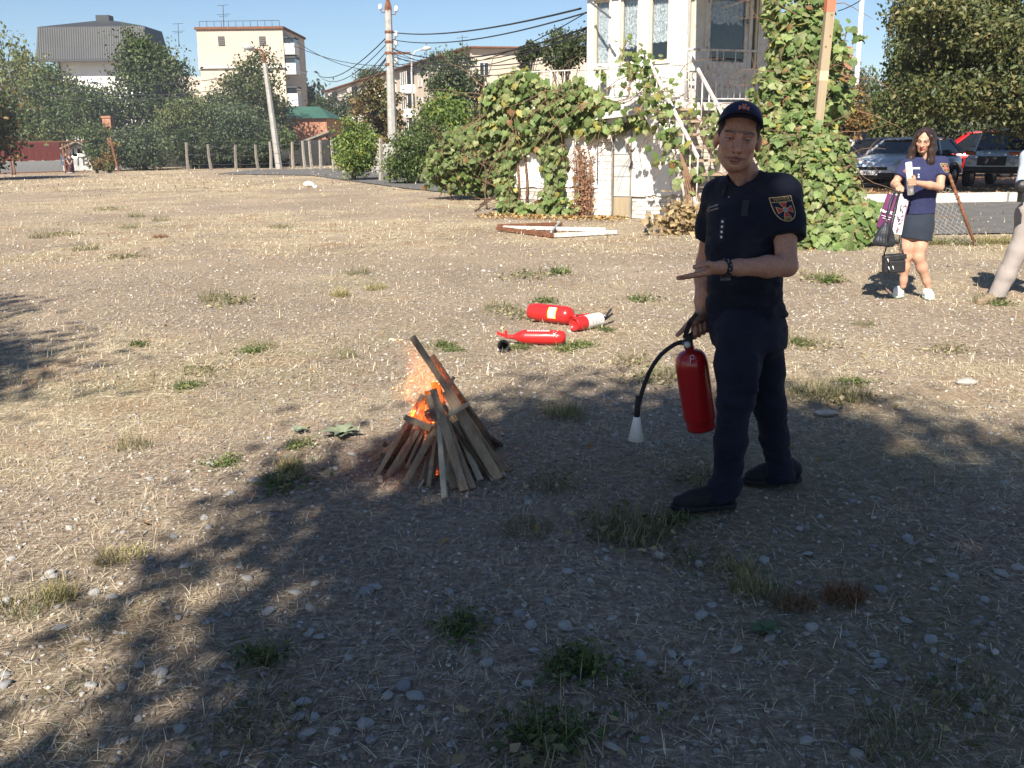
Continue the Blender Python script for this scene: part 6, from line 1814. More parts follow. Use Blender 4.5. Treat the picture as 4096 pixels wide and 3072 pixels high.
def cloth(name, c1, c2, sc=300, rough=.85, bump=.25, sheen=.04):
 m = pmat(name, c1, c2, 6, rough, bump, sc, spec=.2); m.node_tree.nodes['Principled BSDF'].inputs['Sheen Weight'].default_value = sheen; return m
MAT['navy_shirt'] = cloth('navy_cotton', (.006, .008, .018), (.009, .011, .024))
MAT['navy_trousers'] = cloth('navy_work_cloth', (.009, .011, .024), (.013, .015, .031))
MAT['navy_cap'] = cloth('navy_cap_cloth', (.008, .014, .045), (.012, .018, .055))
MAT['black_shoe'] = pmat('black_shoe', (.010, .010, .013), (.016, .016, .020), 30, .7, .3, 200)
MAT['shoe_sole'] = pmat('dark_sole', (.022, .022, .026), rough=.8)
MAT['gold_thread'] = pmat('gold_thread', (.62, .44, .20), (.50, .35, .16), 90, .6)
MAT['badge_red'] = pmat('badge_red', (.45, .045, .035), rough=.6)
MAT['badge_navy'] = pmat('badge_navy', (.010, .012, .032), rough=.8)
MAT['silver_thread'] = pmat('silver_thread', (.62, .63, .64), rough=.5)
MAT['pale_thread'] = pmat('pale_thread', (.60, .58, .52), rough=.7)

def cross_shape(r, w_in=.16, w_out=.52):
 """one arm of a flared cross, in units of r"""
 return [(-w_in * r, .26 * r), (-w_out * r, r), (w_out * r, r), (w_in * r, .26 * r)]
def wrap(me_obj, bvh, origin, ux, uy, n, lift):
 """lay a flat drawing (x,y in its own plane) onto a curved surface along -n"""
 n = Vector(n).normalized()
 for v in me_obj.data.vertices:
  p = Vector(origin) + Vector(ux) * v.co.x + Vector(uy) * v.co.y; hit = bvh.ray_cast(p + n * .12, -n, .4)
  v.co = (hit[0] if hit[0] is not None else p) + n * (lift + v.co.z)
def drawing(name, polys, mat, parent, sub=3):
 m = bmesh.new()
 for po in polys:
  vs_ = [m.verts.new((x, y, 0)) for x, y in po]; m.faces.new(vs_)
 bmesh.ops.triangulate(m, faces=m.faces)
 for _ in range(sub): bmesh.ops.subdivide_edges(m, edges=[e for e in m.edges if e.calc_length() > .012], cuts=1)
 bmesh.ops.triangulate(m, faces=m.faces)
 me = bpy.data.meshes.new(name); m.to_mesh(me); m.free(); return link(name, me, mat, parent)
def ring_poly(outer, inner):
 n = len(outer); return [[outer[i], outer[(i + 1) % n], inner[(i + 1) % n], inner[i]] for i in range(n)]
def shield(w_, h_):
 pts = [(-w_, h_), (w_, h_)]
 for i in range(13):
  a = i / 12; an = PI * a; pts.append((w_ * math.cos(an) * (1 if True else 1), -.05 * h_ - .95 * h_ * math.sin(an) ** .9))
 return pts
def badge(parent, bvh, o, ux, uy, n, w_, h_, letters=True, k=1.0):
 """shield patch: border, top bar, flared red cross with a medallion, two words"""
 sh = shield(w_, h_); inn = [(x * .93, y * .945) for x, y in sh]
 bk = drawing('sleeve_badge', [sh], MAT['badge_navy'], parent); wrap(bk, bvh, o, ux, uy, n, .0025)
 def sub(name, polys, mat, lift):
  d_ = drawing(name, polys, mat, bk, 2); wrap(d_, bvh, o, ux, uy, n, lift)
 sub('border', ring_poly(sh, inn) + [[(-w_, h_ * .56), (w_, h_ * .56), (w_, h_ * .61), (-w_, h_ * .61)]], MAT['gold_thread'], .004)
 r_ = w_ * .72; cy = -.06 * h_
 arms = []; arm2 = []
 for q in range(4):
  a = q * PI / 2; ro = lambda p: (p[0] * math.cos(a) - p[1] * math.sin(a), p[0] * math.sin(a) + p[1] * math.cos(a) + cy)
  arms.append([ro(p) for p in cross_shape(r_)]); 
  arm2.append([ro(p) for p in [(-.12 * r_, .34 * r_), (-.40 * r_, .92 * r_), (.40 * r_, .92 * r_), (.12 * r_, .34 * r_)]])
 sub('cross', arms, MAT['gold_thread'], .0042); sub('cross_field', arm2, MAT['badge_red'], .0055)
 ci_ = [(r_ * .34 * math.cos(t * PI / 8), r_ * .34 * math.sin(t * PI / 8) + cy) for t in range(16)]; sub('medallion', [ci_], MAT['gold_thread'], .006)
 ci_ = [(r_ * .27 * math.cos(t * PI / 8), r_ * .27 * math.sin(t * PI / 8) + cy) for t in range(16)]; sub('medallion_field', [ci_], MAT['steel'], .007)
 if letters:
  for body, y_, sz in (('УКРАЇНА', h_ * .775, h_ * .27), ('ДСНС', -h_ * .76, h_ * .22)):
   t_ = text_mesh('lettering', body, sz, MAT['gold_thread'], Matrix.Identity(4), bk, .0002, bold=.0006)
   for v in t_.data.vertices: v.co.y += y_; v.co.z = 0
   wrap(t_, bvh, o, ux, uy, n, .0055)
 return bk
def cross_emblem(name, parent, bvh, o, ux, uy, n, r_):
 arms = []; arm2 = []
 for q in range(4):
  a = q * PI / 2; ro = lambda p: (p[0] * math.cos(a) - p[1] * math.sin(a), p[0] * math.sin(a) + p[1] * math.cos(a))
  arms.append([ro(p) for p in cross_shape(r_)]); arm2.append([ro(p) for p in [(-.13 * r_, .34 * r_), (-.40 * r_, .91 * r_), (.40 * r_, .91 * r_), (.13 * r_, .34 * r_)]])
 b_ = drawing(name, arms, MAT['gold_thread'], parent, 1); wrap(b_, bvh, o, ux, uy, n, .002)
 x_ = drawing('cross_field', arm2, MAT['badge_red'], b_, 1); wrap(x_, bvh, o, ux, uy, n, .0032)
 x_ = drawing('medallion', [[(r_ * .30 * math.cos(t * PI / 8), r_ * .30 * math.sin(t * PI / 8)) for t in range(16)]], MAT['steel'], b_, 1); wrap(x_, bvh, o, ux, uy, n, .0042)
def bvh_of(o):
 me = o.data; return BVHTree.FromPolygons([v.co.copy() for v in me.vertices], [tuple(p.vertices) for p in me.polygons])

# ------------------------------------------------------------------ the man in navy uniform
def man():
 root = gp(728, 505); t = thing('person', 'man in dark navy uniform and cap gesturing with one hand, standing in the shade', 'person', (root.x, 3.9, 0))
 p = lambda x, y, Y: npv(pt(x, y, Y))
 HC = p(738, 139, 3.80); Mh = head_frame(HC, (-.20, -.97, -.02), roll=R(-7), pitch=R(-2))
 kx = 1.045
 neck = p(745, 176, 3.87)
 shR, shL = p(720, 194, 4.00), p(782, 191, 3.76)
 elL, wrL = p(787, 266, 3.62), p(722, 268, 3.50)
 elR, wrR = p(706, 262, 4.10), p(701, 314, 3.99)
 uS = shL - shR; uS[2] = 0; uS = nrmz(uS)
 fw = npv((uS[1], -uS[0], 0))              # the way the chest faces
 skin = (.43, .225, .155)
 # --- body
 s = SDF((.55, 3.10, .55), (1.45, 4.40, 1.80), .0042)
 W = sculpt_head(s, HC, Mh, kx)
 s.chain([W(0, -.035, -.05), neck + npv((0, .01, 0)), p(747, 190, 3.88)], [.052, .054, .072], .03)
 s.cone(W(-.045, .0, -.075), neck + npv((-.03, -.045, -.03)), .014, .012, .02); s.cone(W(.045, .0, -.075), neck + npv((-.03, -.05, -.03)), .014, .012, .02)
 mid = lambda a, b, f: a + (b - a) * f
 s.torso([(p(746, 318, 3.9), uS, .15, .10), (p(746, 280, 3.88), uS, .14, .10), (p(748, 220, 3.87), uS, .15, .10), (p(748, 192, 3.88), uS, .13, .07)], .04)
 s.chain([shL, mid(shL, elL, .5), elL], [.056, .047, .040], .03); s.chain([shR, mid(shR, elR, .5), elR], [.056, .047, .040], .03)
 s.chain([elL, mid(elL, wrL, .30), mid(elL, wrL, .75), wrL], [.038, .041, .030, .026], .02)
 s.chain([elR, mid(elR, wrR, .30), mid(elR, wrR, .75), wrR], [.041, .043, .031, .027], .02)
 # open left hand, palm up, fingers pointing to the left of the picture
 tip = p(668, 279, 3.43); hd = nrmz(tip - wrL); hl = np.linalg.norm(tip - wrL)
 side = nrmz(np.cross(hd, (0, .25, 1.0))); side = side if side[1] < 0 else -side      # towards the thumb, near the lens
 up_ = nrmz(np.cross(side, hd)); up_ = up_ if up_[2] > 0 else -up_
 pal = wrL + hd * .045 - up_ * .002
 for q in (-.030, -.012, .008, .026):
  s.cone(wrL + hd * .015 + side * q * .6, wrL + hd * .092 + side * q * 1.15 - up_ * .004, .0165, .0135, .012)
 s.cone(wrL + hd * .012 + side * .018 + up_ * .008, wrL + hd * .062 + side * .040 + up_ * .012, .021, .0165, .014)      # ball of the thumb
 for q, ln_, dz in ((.034, .088, .006), (.011, .098, -.002), (-.012, .092, -.006), (-.033, .072, -.006)):
  b0 = wrL + hd * .088 + side * q - up_ * .004
  d0 = nrmz(hd + side * q * 1.0 - up_ * .04 + up_ * dz); d1 = nrmz(d0 + up_ * .06); d2_ = nrmz(d0 + up_ * .12)
  finger(s, b0, (d0, d1, d2_), (ln_ * .45, ln_ * .31, ln_ * .24), .0102 if q > -.03 else .0088)
 tb = wrL + hd * .050 + side * .040 + up_ * .014
 finger(s, tb, (hd * 1 + side * .25 + up_ * .35, hd * 1 + up_ * .02, hd * 1 - up_ * .05), (.030, .032, .026), .0122)
 # right hand closed on the extinguisher handle
 gA = p(693.5, 331.5, 3.93); gB = p(708.5, 324.0, 3.99)          # carrying handle runs through the fist from front to back
 gd = nrmz(gB - gA); kn = wrR + npv((0, 0, -.062))
 back = npv((.05, .8, .2))
 for f in range(4):
  c = gA + (gB - gA) * (.08 + .30 * f)
  kb_ = c + npv((0, .030, .042))
  s.cone(wrR + gd * (.010 * (f - 1.5)) + npv((0, .008, -.01)), kb_, .019, .0135, .012)
  q1 = c + npv((0, .030, -.006)); q2 = c + npv((-.002, -.008, -.026)); q3 = c + npv((-.002, -.026, -.004)); q4 = c + npv((0, -.018, .016))
  s.chain([kb_, q1, q2, q3, q4], [.0125, .0115, .0110, .0105, .0090], .004)
 s.cone(wrR + npv((-.01, -.008, -.01)), gA + npv((-.006, -.014, .046)), .022, .018, .014)
 tp0 = gA + npv((-.012, -.012, .050)); tp1 = p(686, 327, 3.93); tp2 = p(677.5, 335, 3.92)
 s.chain([tp0, tp1, tp2], [.0145, .0125, .0100], .006)
 colf = lambda V: face_colours(V, HC, Mh, kx, skin, (.25, .105, .085), (.06, .04, .03), W, stubble=.35, brow=.7)
 body = s.mesh('body', MAT['skin'], t, colf, 1)
 # --- shirt
 s = SDF((.50, 3.20, .70), (1.50, 4.45, 1.65), .0052)
 s.torso([(p(746, 322, 3.88), nrmz(uS + npv((.1, .3, 0))), .172, .135), (p(745, 300, 3.87), uS, .163, .132), (p(744, 270, 3.85), uS, .165, .134), (p(746, 240, 3.84), uS, .172, .130), (p(748, 212, 3.85), uS, .181, .126), (p(749, 196, 3.87), uS, .170, .105), (p(748, 184, 3.88), uS, .105, .078)], .02)
 s.cone(shR + npv((.01, 0, -.01)), neck + npv((0, .01, -.035)), .068, .066, .05); s.cone(shL + npv((-.01, 0, -.01)), neck + npv((0, .01, -.035)), .068, .066, .05)
 for sh_, el_, r0, r1 in ((shL, elL, .078, .074), (shR, elR, .078, .069)):
  q = s.like()
  q.chain([sh_ + npv((0, 0, -.01)), mid(sh_, el_, .45), mid(sh_, el_, .85)], [r0, r1, r1], .045); q.half(mid(sh_, el_, .64), nrmz(el_ - sh_)); s.join(q, .035)
 # hem
 s.half(p(746, 317, 3.87), (.10, 0, -1))
 # neck opening with a V
 s.cone(neck + npv((-.012, -.03, .012)), neck + npv((0, .02, .2)), .060, .10, .006, '-')
 vt_ = p(731, 186, 3.74); s.cone(neck + npv((-.03, -.06, .02)), vt_, .052, .012, .006, '-'); s.cone(neck + npv((-.03, -.10, .03)), vt_ + npv((0, -.05, 0)), .056, .016, .006, '-')
 zhem = pt(746, 317, 3.87).z
 s.wrinkle(.024, 9, 1, fn=lambda P: .40 + .9 * np.exp(-((P[:, 2] - zhem - .10) / .14) ** 2), stretch=(.7, .7, 1.6))
 s.wrinkle(.006, 26, 2, stretch=(.6, .6, 1.3))
 shirt = s.mesh('polo_shirt', MAT['navy_shirt'], t, None, 1)
 bv = bvh_of(shirt)
 # collar: folded band round the neck, open at the front
 m = MB(); V = []; Fc = []; na = 40; opening = math.atan2((vt_ - neck)[1], (vt_ - neck)[0])
 for i in range(na + 1):
  a = opening + R(34) + (2 * PI - R(68)) * i / na; dirv = npv((math.cos(a), math.sin(a), 0)); fr = abs(i / na - .5) * 2
  r0 = .067 + .006 * math.cos(a - opening); top = neck + dirv * r0 + npv((0, 0, .020 - .045 * fr ** 2.2)); out = neck + dirv * (r0 + .020 + .006 * fr) + npv((0, 0, -.020 - .065 * fr ** 2.5)); inn = neck + dirv * (r0 - .004) + npv((0, 0, -.05 - .05 * fr ** 2))
  mid_ = neck + dirv * (r0 + .009) + npv((0, 0, .018 - .045 * fr ** 2.2))
  V += [inn, top, mid_, out]
 for i in range(na):
  for j in range(3): q = i * 4 + j; Fc.append((q, q + 1, q + 5, q + 4))
 m.add(V, Fc, 0, True); co = m.build('collar', MAT['navy_shirt'], shirt); so = co.modifiers.new('thick', 'SOLIDIFY'); so.thickness = .004
 # badge on the near sleeve
 bc = p(787, 209, 3.62); nb = nrmz(npv((.15, -1, .05))); ux = nrmz(npv((1, .15, .10))); uy = nrmz(np.cross(nb, ux)) * -1
 if uy[2] < 0: uy = -uy
 hitn = Vector(nb)
 badge(shirt, bv, bc, Vector(ux), Vector(uy), hitn, .038, .047)
 # chest tape with two lines of lettering, rank tab with four stars, dark tab
 def chest(px, py): r_ = ray(px, py); h_ = bv.ray_cast(Vector((0, 0, H)), r_, 8); return h_[0]
 cn = Vector((-.35, -.93, .05)).normalized()
 def frame(a, b):
  A_, B_ = chest(*a), chest(*b); u_ = (B_ - A_).normalized(); v_ = cn.cross(u_).normalized(); v_ = v_ if v_.z > 0 else -v_; return A_, B_, u_, v_
 A_, B_, u_, v_ = frame((707.5, 210), (718.5, 206.5)); wd = (B_ - A_).length; hh = .030
 tp = drawing('name_tape', [[(0, -hh / 2), (wd, -hh / 2), (wd, hh / 2), (0, hh / 2)]], MAT['badge_navy'], shirt); wrap(tp, bv, A_, u_, v_, cn, .002)
 cross_emblem('tape_emblem', shirt, bv, A_ + u_ * .008, u_, v_, cn, .010)
 for body_, y_, sz in (('ДСНС УКРАЇНИ', .0065, .0095), ('UKRAINIAN RESCUE', -.0065, .0072)):
  tx = text_mesh('lettering', body_, sz, MAT['pale_thread'], Matrix.Identity(4), tp, .0001, bold=.0002)
  wx = max(v.co.x for v in tx.data.vertices) - min(v.co.x for v in tx.data.vertices); f_ = (wd - .022) / wx
  for v in tx.data.vertices: v.co.x = v.co.x * f_ + wd * .5 + .009; v.co.y += y_; v.co.z = 0
  wrap(tx, bv, A_, u_, v_, cn, .0035)
 A_, B_, u_, v_ = frame((720, 218), (726, 217)); dn = (chest(720.5, 243) - chest(722.5, 217)); dn.normalize()
 tb_ = drawing('rank_tab', [[(-.012, 0), (.014, 0), (.014, .100), (-.012, .100)]], MAT['badge_navy'], shirt); P0 = chest(723, 217); rx_ = cn.cross(dn).normalized(); rx_ = rx_ if rx_.x > 0 else -rx_
 wrap(tb_, bv, P0, rx_, dn, cn, .002)
 for q in range(4):
  st_ = [(.0075 * (1 if i % 2 == 0 else .45) * math.cos(i * PI / 4 + .4), .0075 * (1 if i % 2 == 0 else .45) * math.sin(i * PI / 4 + .4) + .018 + .0205 * q) for i in range(8)]
  x_ = drawing('star', [st_], MAT['silver_thread'], tb_, 0); wrap(x_, bv, P0, rx_, dn, cn, .0045)
 P0 = chest(745, 208); x_ = drawing('chest_tab', [[(-.014, -.030), (.014, -.030), (.014, .030), (-.014, .030)]], MAT['black_plastic'], shirt); wrap(x_, bv, P0, Vector((1, 0, 0)), Vector((0, 0, 1)), cn, .002)
 P0 = chest(729, 197); x_ = drawing('button', [[(.004 * math.cos(i), .004 * math.sin(i)) for i in np.linspace(0, 6.0, 9)]], MAT['steel'], shirt, 0); wrap(x_, bv, P0, Vector((1, 0, 0)), Vector((0, 0, 1)), cn, .003)
 # --- trousers
 hipL, knL, anL = p(741, 330, 3.80), p(735, 400, 3.74), p(726, 484, 3.79)
 hipR, knR, anR = p(759, 332, 3.96), p(770, 408, 4.03), p(779, 466, 4.07)
 s = SDF((.55, 3.40, .0), (1.55, 4.45, 1.02), .0055)
 s.torso([(p(745, 305, 3.88), uS, .158, .122), (p(746, 325, 3.88), nrmz(uS + npv((.1, .2, 0))), .165, .132), (p(748, 345, 3.88), nrmz(uS + npv((.1, .2, 0))), .150, .125)], .02)
 s.ell(p(765, 335, 3.91), (.085, .10, .10), None, .05)
 s.chain([hipL, mid(hipL, knL, .5), knL, mid(knL, anL, .5), anL, p(724, 497, 3.79)], [.105, .091, .072, .067, .062, .070], .035)
 s.chain([hipR, mid(hipR, knR, .5), knR, mid(knR, anR, .5), anR, p(781, 481, 4.08)], [.103, .086, .068, .063, .058, .066], .035)
 s.half(p(724, 497, 3.79), (.2, 0, -1), lo=p(724, 497, 3.79) - npv((.16, .14, .15)), hi=p(724, 497, 3.79) + npv((.14, .14, .12))); s.half(p(781, 480, 4.08), (.1, 0, -1), lo=p(781, 480, 4.08) - npv((.14, .14, .15)), hi=p(781, 480, 4.08) + npv((.14, .2, .12)))
 # cargo pocket and seams
 s.cone(mid(hipL, knL, .55) + npv((.03, -.085, .05)), mid(hipL, knL, .55) + npv((.035, -.085, -.06)), .035, .035, .02)
 zk = mid(knL, anL, .75)[2]
 s.wrinkle(.020, 8, 3, fn=lambda P: .30 + 1.2 * np.exp(-((P[:, 2] - .13) / .14) ** 2) + .5 * np.exp(-((P[:, 2] - .50) / .10) ** 2), stretch=(.7, .7, 1.7))
 s.wrinkle(.006, 22, 4, stretch=(.7, .7, 1.4))
 s.mesh('trousers', MAT['navy_trousers'], t, None, 1)
 # --- shoes
 for nm, toe, heel, Y in (('L', (671, 502), (737, 510), 3.79), ('R', (743, 482), (802, 489), 4.10)):
  a = gp(*toe); b = gp(*heel); a.y = b.y = Y; a = Vector((pt(toe[0], toe[1], Y).x, Y, 0)); b = Vector((pt(heel[0], heel[1], Y).x, Y + .03, 0))
  lift = 0.0 if nm == 'L' else .0
  A2, B2 = npv(a), npv(b); d = nrmz(A2 - B2); L_ = np.linalg.norm(A2 - B2); sdv = npv((-d[1], d[0], 0))
  s = SDF(np.minimum(A2, B2) - npv((.1, .1, .02)), np.maximum(A2, B2) + npv((.1, .1, .18)), .004)
  up2 = npv((0, 0, 1))
  pts = [B2 + d * .045 + up2 * .055, B2 + d * .13 + up2 * .052, B2 + d * (L_ * .66) + up2 * .043, A2 - d * .042 + up2 * .036]
  s.chain(pts, [.040, .043, .043, .034], .03, u=up2, flat=.95)
  s.chain([B2 + d * .05 + up2 * .07, B2 + d * .06 + up2 * .085], [.042, .036], .03); s.cone(B2 + d * .09 + up2 * .075, B2 + d * (L_ * .62) + up2 * .055, .036, .030, .03)
  s.half(B2 + up2 * .018, (0, 0, -1))
  sh_ = s.mesh('shoe', MAT['black_shoe'], t, None, 1)
  s = SDF(np.minimum(A2, B2) - npv((.1, .1, .02)), np.maximum(A2, B2) + npv((.1, .1, .18)), .005)
  s.chain([B2 + d * .038 + up2 * .02, B2 + d * .15 + up2 * .02, B2 + d * (L_ * .68) + up2 * .02, A2 - d * .036 + up2 * .024], [.043, .041, .049, .038], .02); s.half(up2 * .026, up2); s.half(up2 * .002, -up2)
  s.mesh('sole', MAT['shoe_sole'], sh_, None, 1)
 # --- hair under the cap and the cap
 s = SDF(HC - .17, HC + .17, .0042)
 s.ell(W(0, -.021, .026), npv((.0785, .097, .084)) * kx, Mh, .01); s.half(W(0, .055, 0), Mh[1]); s.half(W(0, -.02, -.028), -Mh[2] - .35 * Mh[1]); s.half(W(0, 0, .058), Mh[2] - .35 * Mh[1])
 s.mesh('hair', pmat('dark_short_hair', (.035, .025, .02), (.055, .04, .03), 120, .8, .5, 300), t, None, 1)
 s = SDF(HC - .20, HC + .22, .0042)
 s.ell(W(0, -.012, .040), npv((.086, .107, .098)) * kx, Mh, .004); s.ell(W(0, .03, .072), npv((.066, .060, .060)) * kx, Mh, .03)
 s.half(W(0, 0, .055), -Mh[2] + .42 * Mh[1]); s.wrinkle(.004, 14, 6)
 cap = s.mesh('cap', MAT['navy_cap'], t, None, 2)
 m = MB(); V = []; Fc = []; nu_, nv_ = 24, 7     # curved peak
 for i in range(nu_ + 1):
  u = -1 + 2 * i / nu_
  for j in range(nv_ + 1):
   v = j / nv_; an = u * R(80)
   rx0, ry0 = .0835, .101; edge = .066 * (1 - abs(u) ** 2.6)
   x = math.sin(an) * (rx0 + .004 * v); y = -.012 + math.cos(an) * ry0 + edge * v
   z = .098 - .050 * u * u + .010 * v - .026 * v * abs(u) ** 1.4
   V.append(W(x, y, z))
 for i in range(nu_):
  for j in range(nv_): q = i * (nv_ + 1) + j; Fc.append((q, q + 1, q + nv_ + 2, q + nv_ + 1))
 m.add(V, Fc, 0, True); pk = m.build('peak', MAT['navy_cap'], cap); so = pk.modifiers.new('thick', 'SOLIDIFY'); so.thickness = .004
 bvc = bvh_of(cap); eo = Vector(W(0, .085, .121)); en = Vector(W(0, 1, .6) - W(0, 0, 0)).normalized()
 cross_emblem('cap_emblem', cap, bvc, eo, Vector(W(-1, 0, 0) - W(0, 0, 0)).normalized(), Vector(W(0, -.6, 1) - W(0, 0, 0)).normalized(), en, .019)
 # --- watch
 wd_ = nrmz(elL - wrL); wc = wrL + wd_ * .016
 m = MB(); m.tube([wc - wd_ * .010, wc + wd_ * .010], [.0318, .0325], 20); wb = m.build('watch_strap', MAT['rubber'], t)
 for k_ in range(14):
  a = k_ * .45; o_ = npv((0, 0, 1)); o2 = nrmz(np.cross(wd_, o_)); o3 = np.cross(o2, wd_)
  d_ = o2 * math.cos(a) + o3 * math.sin(a); m = MB(); m.box(wc + d_ * .0325 + wd_ * (.004 if k_ % 2 else -.004), (.003, .003, .003)); m.build('strap_hole', MAT['silver_thread'], wb)
 m = MB(); m.tube([wc + npv((0, -.008, -.030)), wc + npv((0, -.012, -.042))], [.019, .017], 14); m.build('watch_case', MAT['black_plastic'], t)
 m = MB(); P = [wc + npv((0, -.012, -.043)) + .0175 * (npv((1, 0, 0)) * math.cos(a) + npv((0, .9, -.3)) * math.sin(a)) for a in np.linspace(0, 2 * PI, 17)]; m.tube(P, .0018, 5, caps=False); m.build('watch_bezel', MAT['steel'], t)
 return gA, gB
HANDLE_A, HANDLE_B = man()
# ------------------------------------------------------------------ the woman
MAT['navy_polo'] = cloth('navy_polo', (.022, .026, .075), (.028, .033, .088))
MAT['skirt'] = cloth('dark_slate_skirt', (.022, .030, .045), (.028, .037, .055))
MAT['hair_brown'] = pmat('dark_brown_hair', (.020, .011, .010), (.040, .022, .018), 60, .38, .5, 120, spec=.5, stretch=(1, 1, .08))
MAT['trainer'] = pmat('white_trainer', (.74, .78, .76), (.64, .70, .68), 30, .7, .3, 200)
MAT['mint_sole'] = pmat('white_mint_sole', (.72, .80, .74), (.45, .75, .55), 8, .6)
MAT['paper'] = pmat('white_paper', (.88, .88, .88), rough=.6)
MAT['black_leather'] = pmat('black_leather', (.012, .012, .014), (.022, .022, .024), 20, .42, .4, 90, spec=.5)
MAT['navy_leather'] = pmat('navy_black_leather', (.016, .019, .028), (.026, .029, .040), 20, .5, .4, 90, spec=.5)
MAT['purple'] = pmat('purple_paper', (.125, .025, .095), (.10, .02, .08), 3, .45, .1, 30, spec=.4)
def shoes(t, pairs, upper, sole, h=.005, k=1.0, tall=1.0):
 for toe, heel in pairs:
  A2, B2 = npv(toe), npv(heel); d = nrmz(A2 - B2); L_ = np.linalg.norm(A2 - B2); up2 = npv((0, 0, 1))
  s = SDF(np.minimum(A2, B2) - npv((.09, .09, .02)), np.maximum(A2, B2) + npv((.09, .09, .17)), h)
  s.chain([B2 + d * .04 + up2 * .05, B2 + d * (L_ * .62) + up2 * .040, A2 - d * .036 + up2 * .032], [.036 * k, .038 * k, .029 * k], .03)
  s.cone(B2 + d * .045 + up2 * .06, B2 + d * .052 + up2 * .085 * tall, .036 * k, .033 * k, .03); s.cone(B2 + d * .07 + up2 * .075 * tall, B2 + d * (L_ * .6) + up2 * .05, .028 * k, .022 * k, .03); s.half(B2 + up2 * .020, -up2)
  sh = s.mesh('shoe', upper, t)
  s = SDF(np.minimum(A2, B2) - npv((.09, .09, .02)), np.maximum(A2, B2) + npv((.09, .09, .17)), h)
  s.chain([B2 + d * .034 + up2 * .02, B2 + d * (L_ * .65) + up2 * .02, A2 - d * .03 + up2 * .022], [.038 * k, .043 * k, .033 * k], .02); s.half(up2 * .026, up2); s.half(up2 * .001, -up2)
  s.mesh('sole', sole, sh)
def woman():
 Y = 9.22; p = lambda x, y, dY=0.0: npv(pt(x, y, Y + dY))
 t = thing('person', 'young woman with long dark hair in a navy polo shirt, short skirt and white trainers', 'person', (p(915, 295)[0], Y, 0))
 HC = p(924, 140.5, -.02); Mh = head_frame(HC, (-.50, -.87, -.10), roll=R(-5), pitch=R(-8)); kx = .93
 neck = p(927, 156, .01); shR = p(907, 165, .04); shL = p(942, 163, -.02)
 elR, wrR = p(894.5, 184, .02), p(901, 187.5, -.14); elL, wrL = p(940, 187, -.16), p(914, 182.5, -.25)
 uS = nrmz(shL - shR); uS[2] = 0; mid = lambda a, b, f: a + (b - a) * f
 skin = (.47, .275, .19)
 s = SDF(p(925, 302) - npv((.50, .55, .06)), p(925, 120) + npv((.45, .42, .06)), .0062)
 W = sculpt_head(s, HC, Mh, kx, True)
 s.chain([W(0, -.03, -.05), neck, p(926, 163, .02)], [.045, .046, .06], .03)
 s.torso([(p(918, 235, .0), uS, .145, .10), (p(920, 214), uS, .13, .09), (p(922, 190), uS, .115, .08), (p(924, 166), uS, .13, .07)], .03)
 s.chain([shR, mid(shR, elR, .5), elR, mid(elR, wrR, .4), wrR], [.045, .042, .034, .034, .021], .02)
 s.chain([shL, mid(shL, elL, .5), elL, mid(elL, wrL, .4), wrL], [.045, .043, .036, .036, .022], .02)
 hipR, knR, anR = p(908, 232, .02), p(905.5, 257, .0), p(903, 286, .02); hipL, knL, anL = p(921, 232, -.02), p(918.5, 257, -.06), p(928.5, 287, -.04)
 s.chain([hipR, mid(hipR, knR, .6), knR, mid(knR, anR, .35), mid(knR, anR, .8), anR], [.078, .066, .050, .049, .034, .031], .03)
 s.chain([hipL, mid(hipL, knL, .6), knL, mid(knL, anL, .35), mid(knL, anL, .8), anL], [.080, .068, .053, .051, .035, .031], .03)
 # hands: left holds the rolled paper, right holds the straps
 tubA, tubB = p(908.6, 162.5, -.27), p(910.8, 194.5, -.24)
 ta = nrmz(tubA - tubB); hc_ = p(910, 181.5, -.27)
 s.cone(wrL, hc_ + npv((.035, .02, 0)), .022, .026, .012)
 for f in range(4):
  c = mid(tubB, tubA, .36 + .11 * f - .0) ; c = hc_ + ta * (.030 - .020 * f)
  s.chain([c + npv((.040, .0, 0)), c + npv((.036, -.028, 0)), c + npv((0, -.037, -.002)), c + npv((-.026, -.030, -.003))], [.0105, .0105, .0100, .0090], .004)
 s.chain([hc_ + npv((.03, .01, .02)), hc_ + npv((.0, .0, .045)) + npv((.026, -.02, 0)), hc_ + npv((.004, -.03, .056))], [.014, .0115, .0095], .006)
 g = p(899, 190, -.16)
 s.cone(wrR, g + npv((.005, .0, .02)), .021, .026, .012)
 for f in range(4):
  c = g + npv((-.030 + .020 * f, -.012, 0)); s.chain([c + npv((0, .01, .022)), c + npv((-.004, -.018, .014)), c + npv((-.006, -.022, -.010)), c + npv((-.003, -.004, -.018))], [.0105, .0105, .0098, .009], .004)
 colf = lambda V: face_colours(V, HC, Mh, kx, skin, (.52, .085, .075), (.045, .025, .02), W)
 s.mesh('body', MAT['skin'], t, colf, 1)
 # shirt
 s = SDF(p(922, 216) - npv((.42, .38, .05)), p(922, 150) + npv((.40, .30, .03)), .0062)
 s.torso([(p(918.5, 216, .0), uS, .150, .112), (p(919, 204), uS, .150, .110), (p(920, 190), uS, .150, .108), (p(922, 177, -.01), uS, .155, .115), (p(924.5, 166), uS, .155, .085), (p(926, 160, .01), uS, .10, .06)], .02)
 s.cone(shR, neck + npv((0, 0, -.035)), .055, .05, .04); s.cone(shL, neck + npv((0, 0, -.035)), .055, .05, .04)
 for a, e, f, r_ in ((shR, elR, .62, .062), (shL, elL, .60, .064)):
  q = s.like(); q.chain([a, mid(a, e, .4), mid(a, e, .8)], [.060, r_, r_ + .002], .03); q.half(mid(a, e, f), nrmz(e - a)); s.join(q, .03)
